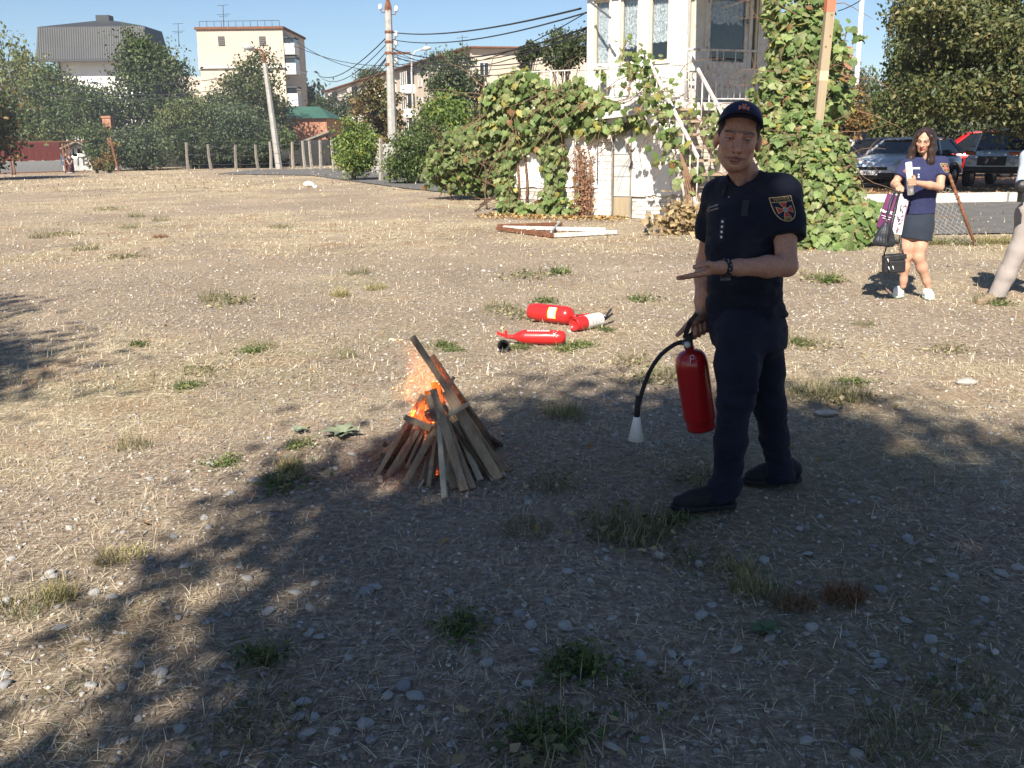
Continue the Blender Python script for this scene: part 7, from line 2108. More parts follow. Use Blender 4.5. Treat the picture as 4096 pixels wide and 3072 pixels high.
 s.half(p(918, 213.5), (.04, 0, -1)); s.cone(neck + npv((-.01, -.02, .01)), neck + npv((0, .02, .15)), .045, .07, .006, '-'); s.cone(neck + npv((-.02, -.05, .01)), p(921, 165, -.10), .035, .006, .006, '-')
 s.wrinkle(.012, 9, 11); sh = s.mesh('polo_shirt', MAT['navy_polo'], t); bv = bvh_of(sh)
 m = MB(); V = []; Fc = []; na = 28; vt_ = p(921, 165, -.10); op_ = math.atan2((vt_ - neck)[1], (vt_ - neck)[0])
 for i in range(na + 1):
  a = op_ + R(22) + (2 * PI - R(44)) * i / na; d = npv((math.cos(a), math.sin(a), 0)); fr = abs(i / na - .5) * 2
  V += [neck + d * .048 + npv((0, 0, -.03 - .03 * fr)), neck + d * .052 + npv((0, 0, .012 - .03 * fr ** 2)), neck + d * .076 + npv((0, 0, -.028 - .045 * fr ** 2.5))]
 for i in range(na):
  for j in range(2): q = i * 3 + j; Fc.append((q, q + 1, q + 4, q + 3))
 m.add(V, Fc, 0, True); m.build('collar', MAT['navy_polo'], sh).modifiers.new('thick', 'SOLIDIFY').thickness = .004
 nb = Vector((.25, -.95, .1)).normalized(); uyb = Vector((0, .1, 1)).normalized(); uxb = -nb.cross(uyb).normalized(); uxb = uxb if uxb.x > 0 else -uxb
 badge(sh, bv, Vector(p(945.3, 168, -.12)), uxb, uyb, nb, .034, .046, letters=True)
 for py in (174.6, 177): 
  h_ = bv.ray_cast(Vector((0, 0, H)), ray(918.5, py), 14)[0]
  x_ = drawing('button', [[(.007 * math.cos(i), .007 * math.sin(i)) for i in np.linspace(0, 6.0, 9)]], MAT['paper'], sh, 0); wrap(x_, bv, h_, Vector((1, 0, 0)), Vector((0, 0, 1)), Vector((0, -1, 0)), .003)
 h_ = bv.ray_cast(Vector((0, 0, H)), ray(915.5, 168.3), 14)[0]; x_ = drawing('name_tape', [[(-.02, -.008), (.035, -.006), (.035, .010), (-.02, .008)]], MAT['silver_thread'], sh, 1); wrap(x_, bv, h_, Vector((1, 0, 0)), Vector((0, 0, 1)), Vector((0, -1, 0)), .003)
 h_ = bv.ray_cast(Vector((0, 0, H)), ray(905.8, 171), 14)[0]
 if h_: cross_emblem('chest_emblem', sh, bv, h_, Vector((1, 0, 0)), Vector((0, 0, 1)), Vector((0, -1, 0)), .020)
 # skirt
 s = SDF(p(918, 242) - npv((.3, .3, .03)), p(918, 205) + npv((.3, .3, .03)), .0062)
 s.torso([(p(915.5, 243), uS, .150, .118), (p(916, 236), uS, .152, .120), (p(917.5, 225), uS, .158, .122), (p(919, 212), uS, .140, .105), (p(919.5, 206), uS, .135, .10)], .02)
 s.half(p(916, 239), (-.14, 0, -1)); s.wrinkle(.006, 10, 13); s.mesh('skirt', MAT['skirt'], t)
 # hair: parted in the middle, falling past the shoulders
 s = SDF(HC - npv((.24, .22, .33)), HC + npv((.24, .22, .20)), .0062)
 s.ell(W(0, -.028, .032), npv((.088, .100, .098)) * kx, Mh, .01)
 for sx in (-1, 1):
  s.chain([W(.020 * sx, .045, .105), W(.066 * sx, .035, .050), W(.082 * sx, .020, -.02), W(.090 * sx, .020, -.10), W(.096 * sx, .040, -.20), W(.088 * sx, .060, -.265)], [.016, .019, .025, .038, .041, .022], .02)
  s.chain([W(.05 * sx, -.06, .02), W(.065 * sx, -.07, -.10), W(.07 * sx, -.06, -.22)], [.06, .055, .035], .03)
 s.ell(W(0, .075, -.035), npv((.067, .078, .100)) * kx, Mh, .010, '-'); s.cone(W(0, .10, .045), W(0, .06, .09), .040, .010, .02, '-')
 s.cone(W(0, .07, .105), W(0, -.04, .135), .004, .004, .010, '-')
 s.wrinkle(.012, 30, 14, stretch=(1, 1, .12)); s.mesh('hair', MAT['hair_brown'], t)
 f1, f2 = gp(893, 297.5), gp(906.5, 294.5); f3, f4 = gp(932, 300.5), gp(929.5, 292)
 shoes(t, ((f1 + Vector((.01, 0, 0)), Vector((anR[0] + .03, anR[1] + .05, 0))), (Vector((f3.x, f3.y - .0, 0)), Vector((anL[0], anL[1] + .07, 0)))), MAT['trainer'], MAT['mint_sole'])
 # --- what she carries, each a thing of its own
 m = MB(); m.tube([tubB, tubA], [.029, .028], 16); o = m.build('paper_roll', MAT['paper']); tag(o, 'white rolled up sheet of paper held upright by the woman', 'paper')
 pb = thing('carrier_bag', 'purple and white printed carrier bag hanging from the woman\'s hand', 'bag', Vector(p(890, 230, -.15)))
 TL, TR, BL, BR = p(887.5, 193, -.20), p(899, 196, -.26), p(876.3, 226.5, -.20), p(891.8, 233.5, -.28); T2, B2 = p(909, 201, -.17), p(900.8, 235, -.19)
 def quadgrid(a, b, c, d, n=8, bulge=.012, nn=npv((0, -1, 0))):
  V = []; Fc = []
  for i in range(n + 1):
   for j in range(n + 1):
    u, v = i / n, j / n; V.append((a * (1 - u) + b * u) * (1 - v) + (c * (1 - u) + d * u) * v + nn * bulge * math.sin(PI * u) * math.sin(PI * v) + nn * .005 * math.sin(9 * u + 5 * v))
  for i in range(n):
   for j in range(n): q = i * (n + 1) + j; Fc.append((q, q + n + 1, q + n + 2, q + 1))
  return V, Fc
 bk1, bk2 = TL + (T2 - TR), BL + (B2 - BR)
 m = MB(); m.add(*quadgrid(TL, TR, BL, BR), 0, True); fr_ = m.build('front_panel', MAT['purple'], pb)
 m = MB(); m.add(*quadgrid(TR, T2, BR, B2, 8, .012, nrmz(np.cross(T2 - TR, BR - TR)) * -1), 0, True); sp_ = m.build('side_panel', MAT['paper'], pb)
 m = MB(); m.add(*quadgrid(T2, bk1, B2, bk2), 0, True); m.add([BL, BR, B2, bk2], [(0, 1, 2, 3)]); m.add(*quadgrid(bk1, TL, bk2, BL), 0, True); m.build('back_panel', MAT['purple'], pb)
 ux = nrmz(TR - TL); dv = nrmz(BL - TL); nf = nrmz(np.cross(ux, dv)); nf = nf if nf[1] < 0 else -nf
 Mx = Matrix(((ux[0], -dv[0], nf[0], 0), (ux[1], -dv[1], nf[1], 0), (ux[2], -dv[2], nf[2], 0), (0, 0, 0, 1)))
 c0 = TL * .22 + TR * .22 + BL * .28 + BR * .28 + nf * .019
 text_mesh('lettering', 'Mary Kay', .040, MAT['paper'], Matrix.Translation(c0 + (TL - BL) * .06) @ Mx, fr_, .0004, bold=.0006)
 for q, wq in ((.10, .10), (.16, .07)):
  cc = c0 - (TL - BL) * (q - .03); m = MB(); m.beam(cc - ux * wq / 2, cc + ux * wq / 2, .004, .001, tuple(nf)); m.build('small_print', MAT['paper'], fr_)
 sx_ = nrmz(T2 - TR); ns = nrmz(np.cross(sx_, dv)); ns = ns if ns[1] < 0 else -ns; rs = random.Random(3)
 for q in range(34):   # print on the white gusset
  u, v = rs.uniform(.08, .72), rs.uniform(.12, .93)
  c = (TR * (1 - u) + T2 * u) * (1 - v) + (BR * (1 - u) + B2 * u) * v + ns * .017; m = MB(); w_ = rs.uniform(.006, .022)
  m.beam(c - sx_ * w_ / 2, c + sx_ * w_ / 2, rs.choice((.006, .010, .014)), .001, tuple(ns)); m.build('print_mark', MAT['badge_red'] if q % 11 == 3 else MAT['purple'], sp_)
 m = MB(); m.tube([mid(TL, TR, .45), g + npv((-.02, -.01, -.02)), mid(TR, T2, .4)], .007, 6); m.build('handle', MAT['paper'], pb)
 # pleated dark pouch bag
 s = SDF(p(884, 248, -.30) - npv((.2, .2, .05)), p(884, 218, -.30) + npv((.2, .2, .05)), .006)
 s.chain([p(886, 224, -.34), p(885, 233, -.34), p(884, 240.5, -.34)], [.030, .075, .088], .03, u=(0, 1, 0), flat=.72); s.half(p(884, 245.5, -.34), (0, 0, -1)); s.cone(p(877, 241, -.34), p(891, 242.5, -.34), .04, .04, .03)
 s.wrinkle(.014, 18, 21, stretch=(1.2, 1, .15))
 pg = thing('pouch_bag', 'dark navy pleated leather pouch bag hanging in front of the purple carrier', 'bag', Vector(p(884, 246, -.3)))
 s.mesh('body', MAT['navy_leather'], pg, None, 2)
 for x_ in (880.5, 883.5, 886.5): m = MB(); m.tube([p(x_ * .35 + 886 * .65, 225, -.375), p(x_, 233, -.425), p(x_ - 1, 241, -.435)], .0018, 5); m.build('piping', MAT['navy_leather'], pg)
 m = MB(); m.tube([p(886.5, 224, -.34), p(887.5, 216, -.345), p(890, 204, -.33), p(895, 192, -.22), g], [.008, .010, .013, .013, .010], 6); m.build('strap', MAT['navy_leather'], pg)
 m = MB(); m.tube([p(886.5, 223.5, -.35), p(886.5, 219.5, -.37)], .010, 6); m.build('buckle', MAT['steel'], pg)
 # shoulder bag held by its long strap
 hb = thing('shoulder_bag', 'small black leather shoulder bag hanging lowest from a long strap', 'bag', Vector(p(893, 273, -.25)))
 c = p(893.3, 263.5, -.25)
 m = MB(); m.box(c, (.205, .085, .185), Matrix.Rotation(R(-4), 3, 'Y')); b_ = m.build('body', MAT['black_leather'], hb); bevel(b_, .022, 3)
 m = MB(); m.box(c + npv((.02, -.052, -.022)), (.155, .022, .115), Matrix.Rotation(R(-4), 3, 'Y')); b_ = m.build('pocket', MAT['black_leather'], hb); bevel(b_, .010, 3)
 m = MB(); m.box(c + npv((.01, -.045, .062)), (.19, .012, .05), Matrix.Rotation(R(-7), 3, 'Y')); b_ = m.build('flap', MAT['black_leather'], hb); bevel(b_, .005, 2)
 for dx, dz in ((-.085, .055), (-.07, -.02), (-.03, -.015)):
  m = MB(); m.tube([c + npv((dx, -.062, dz)), c + npv((dx + .012, -.066, dz - .035))], .005, 5); m.build('zip_pull', MAT['silver_thread'], hb)
 m = MB(); m.tube([c + npv((-.095, 0, .085)), p(885.5, 250, -.28), p(888, 240, -.42), p(892, 222, -.42), p(896, 205, -.36), p(899.5, 192, -.21), g], [.006, .007, .011, .013, .013, .012, .010], 6); m.build('strap', MAT['black_leather'], hb)
 m = MB(); m.tube([c + npv((.095, 0, .085)), p(901.5, 250, -.24), p(900.5, 240, -.20), p(900, 225, -.14), p(900, 205, -.13), g], [.006, .010, .012, .012, .012, .010], 6); m.build('rear_strap', MAT['black_leather'], hb)
 for x_, y_ in ((884, 252.6), (902.5, 250.5)): m = MB(); m.lathe([(.010, -.004), (.014, 0), (.010, .004)], 10, Matrix.Translation(p(x_, y_, -.27)) @ Matrix.Rotation(PI / 2, 4, 'X')); m.build('ring', MAT['steel'], hb)
woman()

# ------------------------------------------------------------------ simple clothed figures
def figure(label, J, cols, h=.008, k=1.0, hat=None, arms_bare=.7, hs=.98, fwd=(-.5, -.86, -.1), name='person', rise=0.0):
 """J: joints by name, in metres"""
 J = {a: npv(b) for a, b in J.items()}; mid = lambda a, b, f: a + (b - a) * f
 t = thing(name, label, 'person', (J['hip'][0], J['hip'][1], 0))
 lo = np.min(list(J.values()), 0) - .25; hi = np.max(list(J.values()), 0) + .25; lo[2] = max(lo[2], -.03)
 Mh = head_frame(J['head'], fwd); uS = nrmz(J['shL'] - J['shR'])
 s = SDF(lo, hi, h); W = sculpt_head(s, J['head'], Mh, hs); s.chain([W(0, -.03, -.05), J['neck'], mid(J['neck'], J['chest'], .4)], [.052, .052, .06], .03)
 s.chain([J['neck'], J['chest'], J['waist'], J['hip']], [.08, .11, .10, .11], .05)
 for q in 'LR':
  s.chain([J['sh' + q], J['el' + q], J['wr' + q]], [.048, .038, .026], .03); d = nrmz(J['wr' + q] - J['el' + q]); sd = nrmz(np.cross(d, (.3, 1, .2)))
  s.cone(J['wr' + q], J['wr' + q] + d * .08, .026, .030, .02)
  for f in range(4): b0 = J['wr' + q] + d * .085 + sd * (.022 - .0145 * f); finger(s, b0, (d, d - npv((0, 0, .5)), d - npv((0, 0, 1.2))), (.034, .026, .02), .0095)
  finger(s, J['wr' + q] + d * .035 + sd * .03, (d + sd * .8, d + sd * .2), (.04, .03), .012)
 s.mesh('body', MAT['skin'], t, lambda V: face_colours(V, J['head'], Mh, hs, cols['skin'], (.30, .12, .10), (.05, .035, .03), W))
 s = SDF(lo, hi, h); sw = cols.get('girth', 1.0)
 s.chain([J['neck'] + npv((0, 0, -.06)), J['chest'], J['waist'], mid(J['waist'], J['hip'], .8)], [.10 * sw, .145 * sw, .145 * sw, .15 * sw], .05)
 for q in 'LR':
  z_ = s.like(); e = J['el' + q]; z_.chain([J['sh' + q], e, mid(e, J['wr' + q], .9)], [.072, .058, .045], .03); f = arms_bare
  pos = mid(J['sh' + q], e, f) if f < 1 else mid(e, J['wr' + q], .8); ax = nrmz(e - J['sh' + q]) if f < 1 else nrmz(J['wr' + q] - e)
  z_.half(pos, ax) if f < 1 else z_.half(pos, ax, lo=pos - .12, hi=pos + .12); s.join(z_, .04)
  s.cone(J['sh' + q], J['neck'] + npv((0, 0, -.05)), .07, .06, .04)
 s.wrinkle(.014, 8, 31); s.mesh('shirt', cols['shirt'], t)
 s = SDF(lo, hi, h); s.cone(J['waist'] + npv((0, 0, -.06)), J['hip'], .125 * sw, .14 * sw, .04)
 for q in 'LR': s.chain([J['hip'] + (J['kn' + q] - J['hip']) * .15 + (uS * .06 if q == 'L' else -uS * .06), mid(J['hip'], J['kn' + q], .55), J['kn' + q], mid(J['kn' + q], J['an' + q], .5), J['an' + q]], [.12, .105, .085, .082, .080], .04)
 s.wrinkle(.012, 7, 33); s.half(npv((0, 0, .055)), (0, 0, -1)); s.mesh('trousers', cols['trousers'], t)
 shoes(t, [(J['toe' + q], (J['an' + q][0] - .4 * (J['toe' + q][0] - J['an' + q][0]), J['an' + q][1] - .4 * (J['toe' + q][1] - J['an' + q][1]), 0)) for q in 'LR'], cols['shoe'], cols['shoe'], max(h, .006), 1.05)
 s = SDF(J['head'] - .17, J['head'] + .18, h); s.ell(W(0, -.022, .034), npv((.083, .098, .088)) * hs, Mh, .01); s.half(W(0, .062, 0), Mh[1]); s.half(W(0, -.02, -.03), -Mh[2] - .4 * Mh[1]); s.mesh('hair', cols['hair'], t)
 return t
Yr = 8.95; p = lambda x, y, dY=0.0: npv(pt(x, y, Yr + dY))
figure('man in pale slacks and tan shoes cut off by the right edge of the picture',
    dict(head=p(1048, 131, .05), neck=p(1047, 148, .1), chest=p(1046, 168, .1), waist=p(1043, 190, .08), hip=p(1038, 206, .08), shL=p(1066, 155, .05), shR=p(1029, 157, .05), elR=p(1023, 182, .02), wrR=p(1025, 190, -.16), elL=p(1070, 184, .0), wrL=p(1050, 192, -.22),
   knR=p(1017, 252, -.02), anR=p(996, 297, -.03), knL=p(1047, 258, .1), anL=p(1055, 303, .2), toeR=npv((gp(977, 305).x, gp(977, 305).y, 0)), toeL=npv((gp(1032, 307).x, gp(1032, 307).y - .05, 0))),
    dict(skin=(.45, .27, .19), shirt=cloth('pale_blue_shirt', (.50, .58, .70), (.44, .52, .66)), trousers=cloth('pale_grey_slacks', (.30, .265, .25), (.27, .24, .225)), shoe=pmat('tan_suede', (.25, .19, .13), (.20, .15, .10), 30, .9), hair=MAT['hair_brown']), .0075, arms_bare=2, fwd=(-.8, -.55, -.05))
m = MB(); c = p(1022.5, 186.5, -.22); m.lathe([(.0, -.05), (.05, -.045), (.065, -.02), (.065, .02), (.05, .045), (0, .05)], 18, Matrix.Translation(c) @ Matrix.Rotation(PI / 2, 4, 'X'))
m.box(c + npv((.03, 0, -.09)), (.09, .08, .10)); o = m.build('camera_case', MAT['black_leather']); tag(o, 'dark rounded case held at the waist by the man in pale slacks', 'case', kind=None)
Yq = 57.5; s_ = 1.0
def P3(x, y, d=0.0): return npv(pt(x, y, Yq + d))
figure('person in a blue T-shirt and jeans leaning at the end of the red fence', dict(head=P3(65.2, 154), neck=P3(64.2, 156.5), chest=P3(63.2, 159), waist=P3(63.5, 162), hip=P3(64.5, 163.5), shL=P3(62.2, 157.2, -.16), shR=P3(63.2, 157.2, .16), elL=P3(63.4, 161, -.22), wrL=P3(67.5, 160.2, -.25), elR=P3(64.5, 161, .2), wrR=P3(68, 160.4, .1),
    knL=P3(67, 166.5, -.1), anL=P3(69.5, 170.3, -.1), knR=P3(66.5, 166.6, .12), anR=P3(68, 170.3, .12), toeL=npv((P3(72, 171)[0], Yq - .15, 0)), toeR=npv((P3(70.5, 171)[0], Yq + .12, 0))),
    dict(skin=(.50, .31, .22), shirt=pmat('blue_tshirt', (.035, .10, .19)), trousers=pmat('jeans', (.06, .075, .13), (.09, .105, .17), 4), shoe=pmat('dark_trainer', (.05, .05, .06)), hair=MAT['hair_brown'], girth=.9), .014, fwd=(1, -.3, -.2))
figure('person in dark red and black sitting in front of the one in the blue T-shirt', dict(head=P3(69.3, 156.2, -.3), neck=P3(69.2, 158.4, -.3), chest=P3(69.2, 160.6, -.3), waist=P3(70, 163.2, -.3), hip=P3(70.5, 164.8, -.3), shL=P3(67.8, 158.9, -.35), shR=P3(71, 159, -.25), elL=P3(67.4, 161.4, -.45), wrL=P3(68.6, 163, -.55), elR=P3(72, 161.4, -.3), wrR=P3(71, 163.2, -.5),
    knL=P3(70.8, 167.4, -.45), anL=P3(71, 171, -.4), knR=P3(72.5, 167.4, -.35), anR=P3(73, 171, -.3), toeL=npv((P3(70.5, 171)[0], Yq - .65, 0)), toeR=npv((P3(73.5, 171)[0], Yq - .6, 0))),
    dict(skin=(.40, .25, .18), shirt=pmat('dark_top', (.03, .025, .032)), trousers=pmat('maroon_trousers', (.10, .03, .045), (.05, .02, .03), 4), shoe=pmat('pale_trainer', (.35, .33, .33)), hair=MAT['hair_brown'], girth=.85), .014, fwd=(-.6, -.7, -.2))

# ------------------------------------------------------------------ parked cars
def car(label, x, y, face, L, W, Ht, paint, hood=.95, belt=.92, cowl=.20, rf=.02, rr=-.30, tail=-.44, deck=.95, wr=.31, boxy=2.8, wb=.60, trim=True, estate=False, plate=None, grille=None, lamps='lens', arch=None, gc=None, roofbars=False, sill=.26):
 """front along +x of the car's own frame; face = direction of the nose in plan; cowl.. given as fractions of the length"""
 t = thing('parked_car', label, 'car', (x, y, .06), 'cars parked on the verge', math.atan2(face[1], face[0]))
 hw = W / 2; G = gc or MAT['car_glass']
 st = [(-.5, sill + .16, deck - .22, .80), (-.485, sill + .05, deck - .05, .90), (-.44, sill, deck, .96), (-.30, sill, belt + .02, 1.0), (-.05, sill - .03, belt, 1.0), (cowl, sill - .03, belt + .01, 1.0), (cowl + .02, sill - .03, max(hood, belt), .995), (.36, sill, hood - .06, .97), (.455, sill + .02, hood - .16, .92), (.49, sill + .08, hood - .26, .84), (.5, sill + .16, hood - .36, .76)]
 nr_ = 20; V = []; Fc = []
 for fx, zl, zt, wf in st:
  cz, hz = (zl + zt) / 2, (zt - zl) / 2
  for i in range(nr_):
   a = 2 * PI * i / nr_; ca, sa = math.cos(a), math.sin(a); e = 2 / (boxy + 1.6)
   V.append((fx * L, hw * wf * math.copysign(abs(ca) ** e, ca), cz + hz * math.copysign(abs(sa) ** e, sa)))
 for i in range(len(st) - 1):
  for k in range(nr_): k2 = (k + 1) % nr_; Fc.append((i * nr_ + k, i * nr_ + k2, (i + 1) * nr_ + k2, (i + 1) * nr_ + k))
 Fc += [tuple(range(nr_)), tuple(reversed(range((len(st) - 1) * nr_, len(st) * nr_)))]
 m = MB(); m.add(V, Fc, 0, True); m.build('body', paint, t, local=True, fix=True)
 # cabin: glass all round, roof and pillars of sheet metal
 tw = hw * (.80 if boxy < 3.5 else .88); bw = hw * .97; zb = belt - .02; zr = Ht - .05
 bc = [(cowl * L, bw), (tail * L, bw)]; tc_ = [(rf * L, tw), (rr * L, tw)]
 def Pc(f, top, side): # along the cabin 0 front .. 1 rear
  (xa, wa), (xb, wb_) = (tc_ if top else bc); return Vector((xa + (xb - xa) * f, side * (wa + (wb_ - wa) * f), zr if top else zb))
 m = MB(); m.add([Pc(0, 0, -1), Pc(0, 0, 1), Pc(1, 0, 1), Pc(1, 0, -1), Pc(0, 1, -1), Pc(0, 1, 1), Pc(1, 1, 1), Pc(1, 1, -1)], [(0, 1, 5, 4), (1, 2, 6, 5), (2, 3, 7, 6), (3, 0, 4, 7)]); m.build('windows', G, t, local=True)
 rx0, rx1 = rf * L + .05, rr * L - .05; rn = 9; V = []; Fc = []
 for i in range(rn):
  f = i / (rn - 1); xx = rx0 + (rx1 - rx0) * f; cr = .055 * math.sin(PI * min(max(f * .9 + .05, 0), 1))
  for j in range(9): q = -1 + j / 4; V.append((xx, q * (tw + .02), zr - .015 + cr + .045 * (1 - q * q)))
 for i in range(rn - 1):
  for j in range(8): q = i * 9 + j; Fc.append((q, q + 9, q + 10, q + 1))
 m = MB(); m.add(V, Fc, 0, True); ro = m.build('roof', paint, t, local=True); ro.modifiers.new('thick', 'SOLIDIFY').thickness = .03
 for side in (-1, 1):
  out = Vector((0, side * .012, 0))
  for f0, f1, wd in ((0.0, 0.0, .07), (.46, .40, .06), (1.0, 1.0, .10)) + (((.78, .80, .06),) if estate else ()):
   m = MB(); m.beam(Pc(f0, 0, side) + out, Pc(f1, 1, side) + out, wd, .045, (0, 1, 0)); m.build('pillar', paint, t, local=True)
  m = MB(); m.box(Pc(.13, 0, side) + Vector((0, side * .10, .07)), (.12, .18, .13)); mo = m.build('wing_mirror', paint, t, local=True); bevel(mo, .03, 2)
  m = MB(); m.box((-.02 * L, side * (hw * 1.0 + .004), belt - .12), (.17, .03, .035)); m.build('door_handle', paint if not trim else MAT['black_plastic'], t, local=True)
 me1 = MB().lathe([(wr * .62, -.09), (wr * .95, -.10), (wr, -.06), (wr, .06), (wr * .95, .10), (wr * .62, .09)], 22, Matrix.Rotation(PI / 2, 4, 'X')).mesh('tyre'); me1.materials.append(MAT['rubber'])
 rimm = MB().lathe([(0, .05), (wr * .18, .06), (wr * .20, .04), (wr * .55, .03), (wr * .64, .085), (wr * .64, -.085), (0, -.08)], 22, Matrix.Rotation(PI / 2, 4, 'X')); 
 for q in range(5):
  a = q * 2 * PI / 5
  for sg in (-1, 1): rimm.box((wr * .38 * math.cos(a), sg * .055, wr * .38 * math.sin(a)), (wr * .48, .03, wr * .13), Matrix.Rotation(-a, 3, 'Y'))
 me2 = rimm.mesh('rim'); me2.materials.append(MAT['steel'])
 arch_me = MB().lathe([(wr * 1.17, -.03), (wr * 1.17, .03), (0, .03), (0, -.03)], 22, Matrix.Rotation(PI / 2, 4, 'X')).mesh('wheel_arch'); arch_me.materials.append(MAT['black_plastic'])
 for fx in (-wb / 2 - .01, wb / 2 + .01):
  for side in (-1, 1):
   o = bpy.data.objects.new('wheel_arch', arch_me); col.objects.link(o); o.parent = t; o.location = (fx * L, side * (hw * .985), wr + .03)
   o = bpy.data.objects.new('wheel', None); col.objects.link(o); o.parent = t; o.location = (fx * L, side * (hw - .055), wr)
   for nm, mm in (('tyre', me1), ('rim', me2)): q = bpy.data.objects.new(nm, mm); col.objects.link(q); q.parent = o
   if arch is not None:
    m = MB(); Pq = [Vector((fx * L + wr * 1.2 * math.cos(a), side * (hw + .01), wr + .03 + wr * 1.2 * math.sin(a))) for a in np.linspace(-.2, PI + .2, 14)]; m.tube(Pq, .05, 6); m.build('arch_trim', arch, t, local=True)
 lens = pmat('lamp_lens', (.50, .52, .54), (.30, .32, .34), 14, .12, .2, 30, spec=.8) if 'lens_m' not in MAT else MAT['lens_m']; MAT['lens_m'] = lens
 zf = hood - .24
 for side in (-1, 1):
  if lamps == 'round':
   m = MB(); m.lathe([(.115, -.04), (.115, .02), (.095, .035), (0, .045)], 18, Matrix.Translation((.492 * L, side * hw * .70, zf - .06)) @ Matrix.Rotation(PI / 2, 4, 'Y')); m.build('headlight', lens, t, local=True)
   m = MB(); m.box((.494 * L, side * hw * .70, zf + .16), (.05, .28, .09)); m.build('turn_light', pmat('amber_lens', (.30, .08, .03), rough=.2) if 'amb' not in MAT else MAT['amb'], t, local=True)
  else:
   V = [(.497 * L, side * hw * .46, zf - .10), (.488 * L, side * hw * .80, zf - .06), (.42 * L, side * hw * .965, zf + .10), (.45 * L, side * hw * .70, zf + .08), (.478 * L, side * hw * .48, zf + .0)]
   m = MB(); V2 = [(a + .015, b_ * 1.012, c) for a, b_, c in V]; n = 5; m.add(V + V2, [tuple(range(5)), tuple(reversed(range(5, 10)))] + [(i, (i + 1) % 5, 5 + (i + 1) % 5, 5 + i) for i in range(5)]); m.build('headlight', lens, t, local=True, fix=True)
  m = MB(); m.box((-.492 * L, side * hw * .72, deck - .22), (.06, .30, .15)); m.build('rear_light', MAT['badge_red'], t, local=True)
 if grille: m = MB(); m.box((.497 * L, 0, zf - .05), (.05, W * .46, .26)); m.build('grille', MAT['black_plastic'], t, local=True)
 else: m = MB(); m.box((.499 * L, 0, zf - .17), (.03, W * .60, .09)); m.build('grille', MAT['black_plastic'], t, local=True)
 m = MB(); m.box((.488 * L, 0, sill + .13), (.14, W * .86, .17)); b_ = m.build('bumper', MAT['black_plastic'], t, local=True); bevel(b_, .04, 2)
 m = MB(); m.box((-.488 * L, 0, sill + .16), (.14, W * .90, .17)); b_ = m.build('rear_bumper', MAT['black_plastic'] if arch is not None else paint, t, local=True); bevel(b_, .04, 2)
 for sy in (-.35, .25): m = MB(); m.tube([(cowl * L + .02, sy * W, belt + .04), (cowl * L - .08, (sy - .22) * W, belt + .16)], .012, 5); m.build('wiper', MAT['black_plastic'], t, local=True)
 if roofbars:
  for side in (-1, 1): m = MB(); m.tube([(rf * L - .1, side * tw * .92, Ht + .04), (rf * L - .4, side * tw * .92, Ht + .10), (rr * L + .3, side * tw * .92, Ht + .10), (rr * L + .05, side * tw * .92, Ht + .04)], .025, 6); m.build('roof_bar', pmat('silver_bar', (.7, .7, .7), rough=.35, metal=.5), t, local=True)
 if plate:
  m = MB(); m.box((.512 * L, 0, zf - .30), (.02, .54, .125)); pl = m.build('number_plate', pmat('plate_white', (.75, .75, .73), rough=.4), t, local=True)
  Mx = Matrix.Translation((.512 * L + .012, .02, zf - .30)) @ Matrix(((0, 0, 1, 0), (1, 0, 0, 0), (0, 1, 0, 0), (0, 0, 0, 1)))
  text_mesh('lettering', plate, .105, MAT['black_paint'], Mx, pl, .001, bold=.002)
 return t
def paint(name, c, c2=None, rough=.32, coat=.9): return pmat(name, c, c2, 1.2, rough, 0, 40, coat=coat, metal=.15)
def nose(deg): return (-math.sin(R(deg)), -math.cos(R(deg)))
c = pt(882, 176, 25.2)
car('light blue grey hatchback with its nose to the road, behind the woman', xat(906, 30, 165), 30.0, nose(50), 4.3, 1.80, 1.44, paint('silver_blue', (.52, .60, .70), (.50, .58, .68)), hood=1.0, belt=.98, plate='AB 3333 CK')
car('dark blue saloon parked left of the light blue grey hatchback', xat(884, 33.0, 160), 33.4, nose(50), 4.5, 1.76, 1.43, paint('dark_blue', (.018, .022, .075)), hood=.96, belt=.95)
car('boxy grey green old off-road car parked at the right edge', xat(1000, 29.5, 170), 29.0, nose(42), 3.75, 1.68, 1.66, paint('grey_green', (.55, .60, .58), (.48, .54, .52), .45, .3), hood=1.08, belt=1.04, cowl=.17, rf=.09, rr=-.42, tail=-.47, deck=1.08, boxy=5.5, wr=.35, wb=.59, grille=True, lamps='round', gc=None, sill=.42)
car('black estate car with silver roof bars parked farthest left', xat(874, 39, 150), 39.4, (.96, .28), 4.75, 1.85, 1.74, paint('black_paintwork', (.012, .013, .018)), hood=1.12, belt=1.06, rr=-.40, tail=-.47, deck=1.15, wr=.36, arch=pmat('grey_arch', (.30, .30, .30), rough=.6), estate=True, roofbars=True)
car('pale grey green saloon half hidden behind the dark blue one', xat(907, 37, 150), 37.6, nose(62), 4.4, 1.72, 1.43, paint('grey_green_light', (.40, .42, .38)), hood=.96, belt=.94)
car('bright red hatchback behind the old off-road car', xat(962, 37, 150), 36.5, (-.93, .36), 4.1, 1.75, 1.62, paint('bright_red', (.58, .012, .015)), hood=1.0, belt=.98, rr=-.34, tail=-.46, deck=1.08)
car('silver car in the shade beyond the old off-road car', xat(1030, 40, 150), 40.5, nose(60), 4.3, 1.75, 1.46, paint('silver', (.45, .46, .48)), hood=1.0, belt=.96)
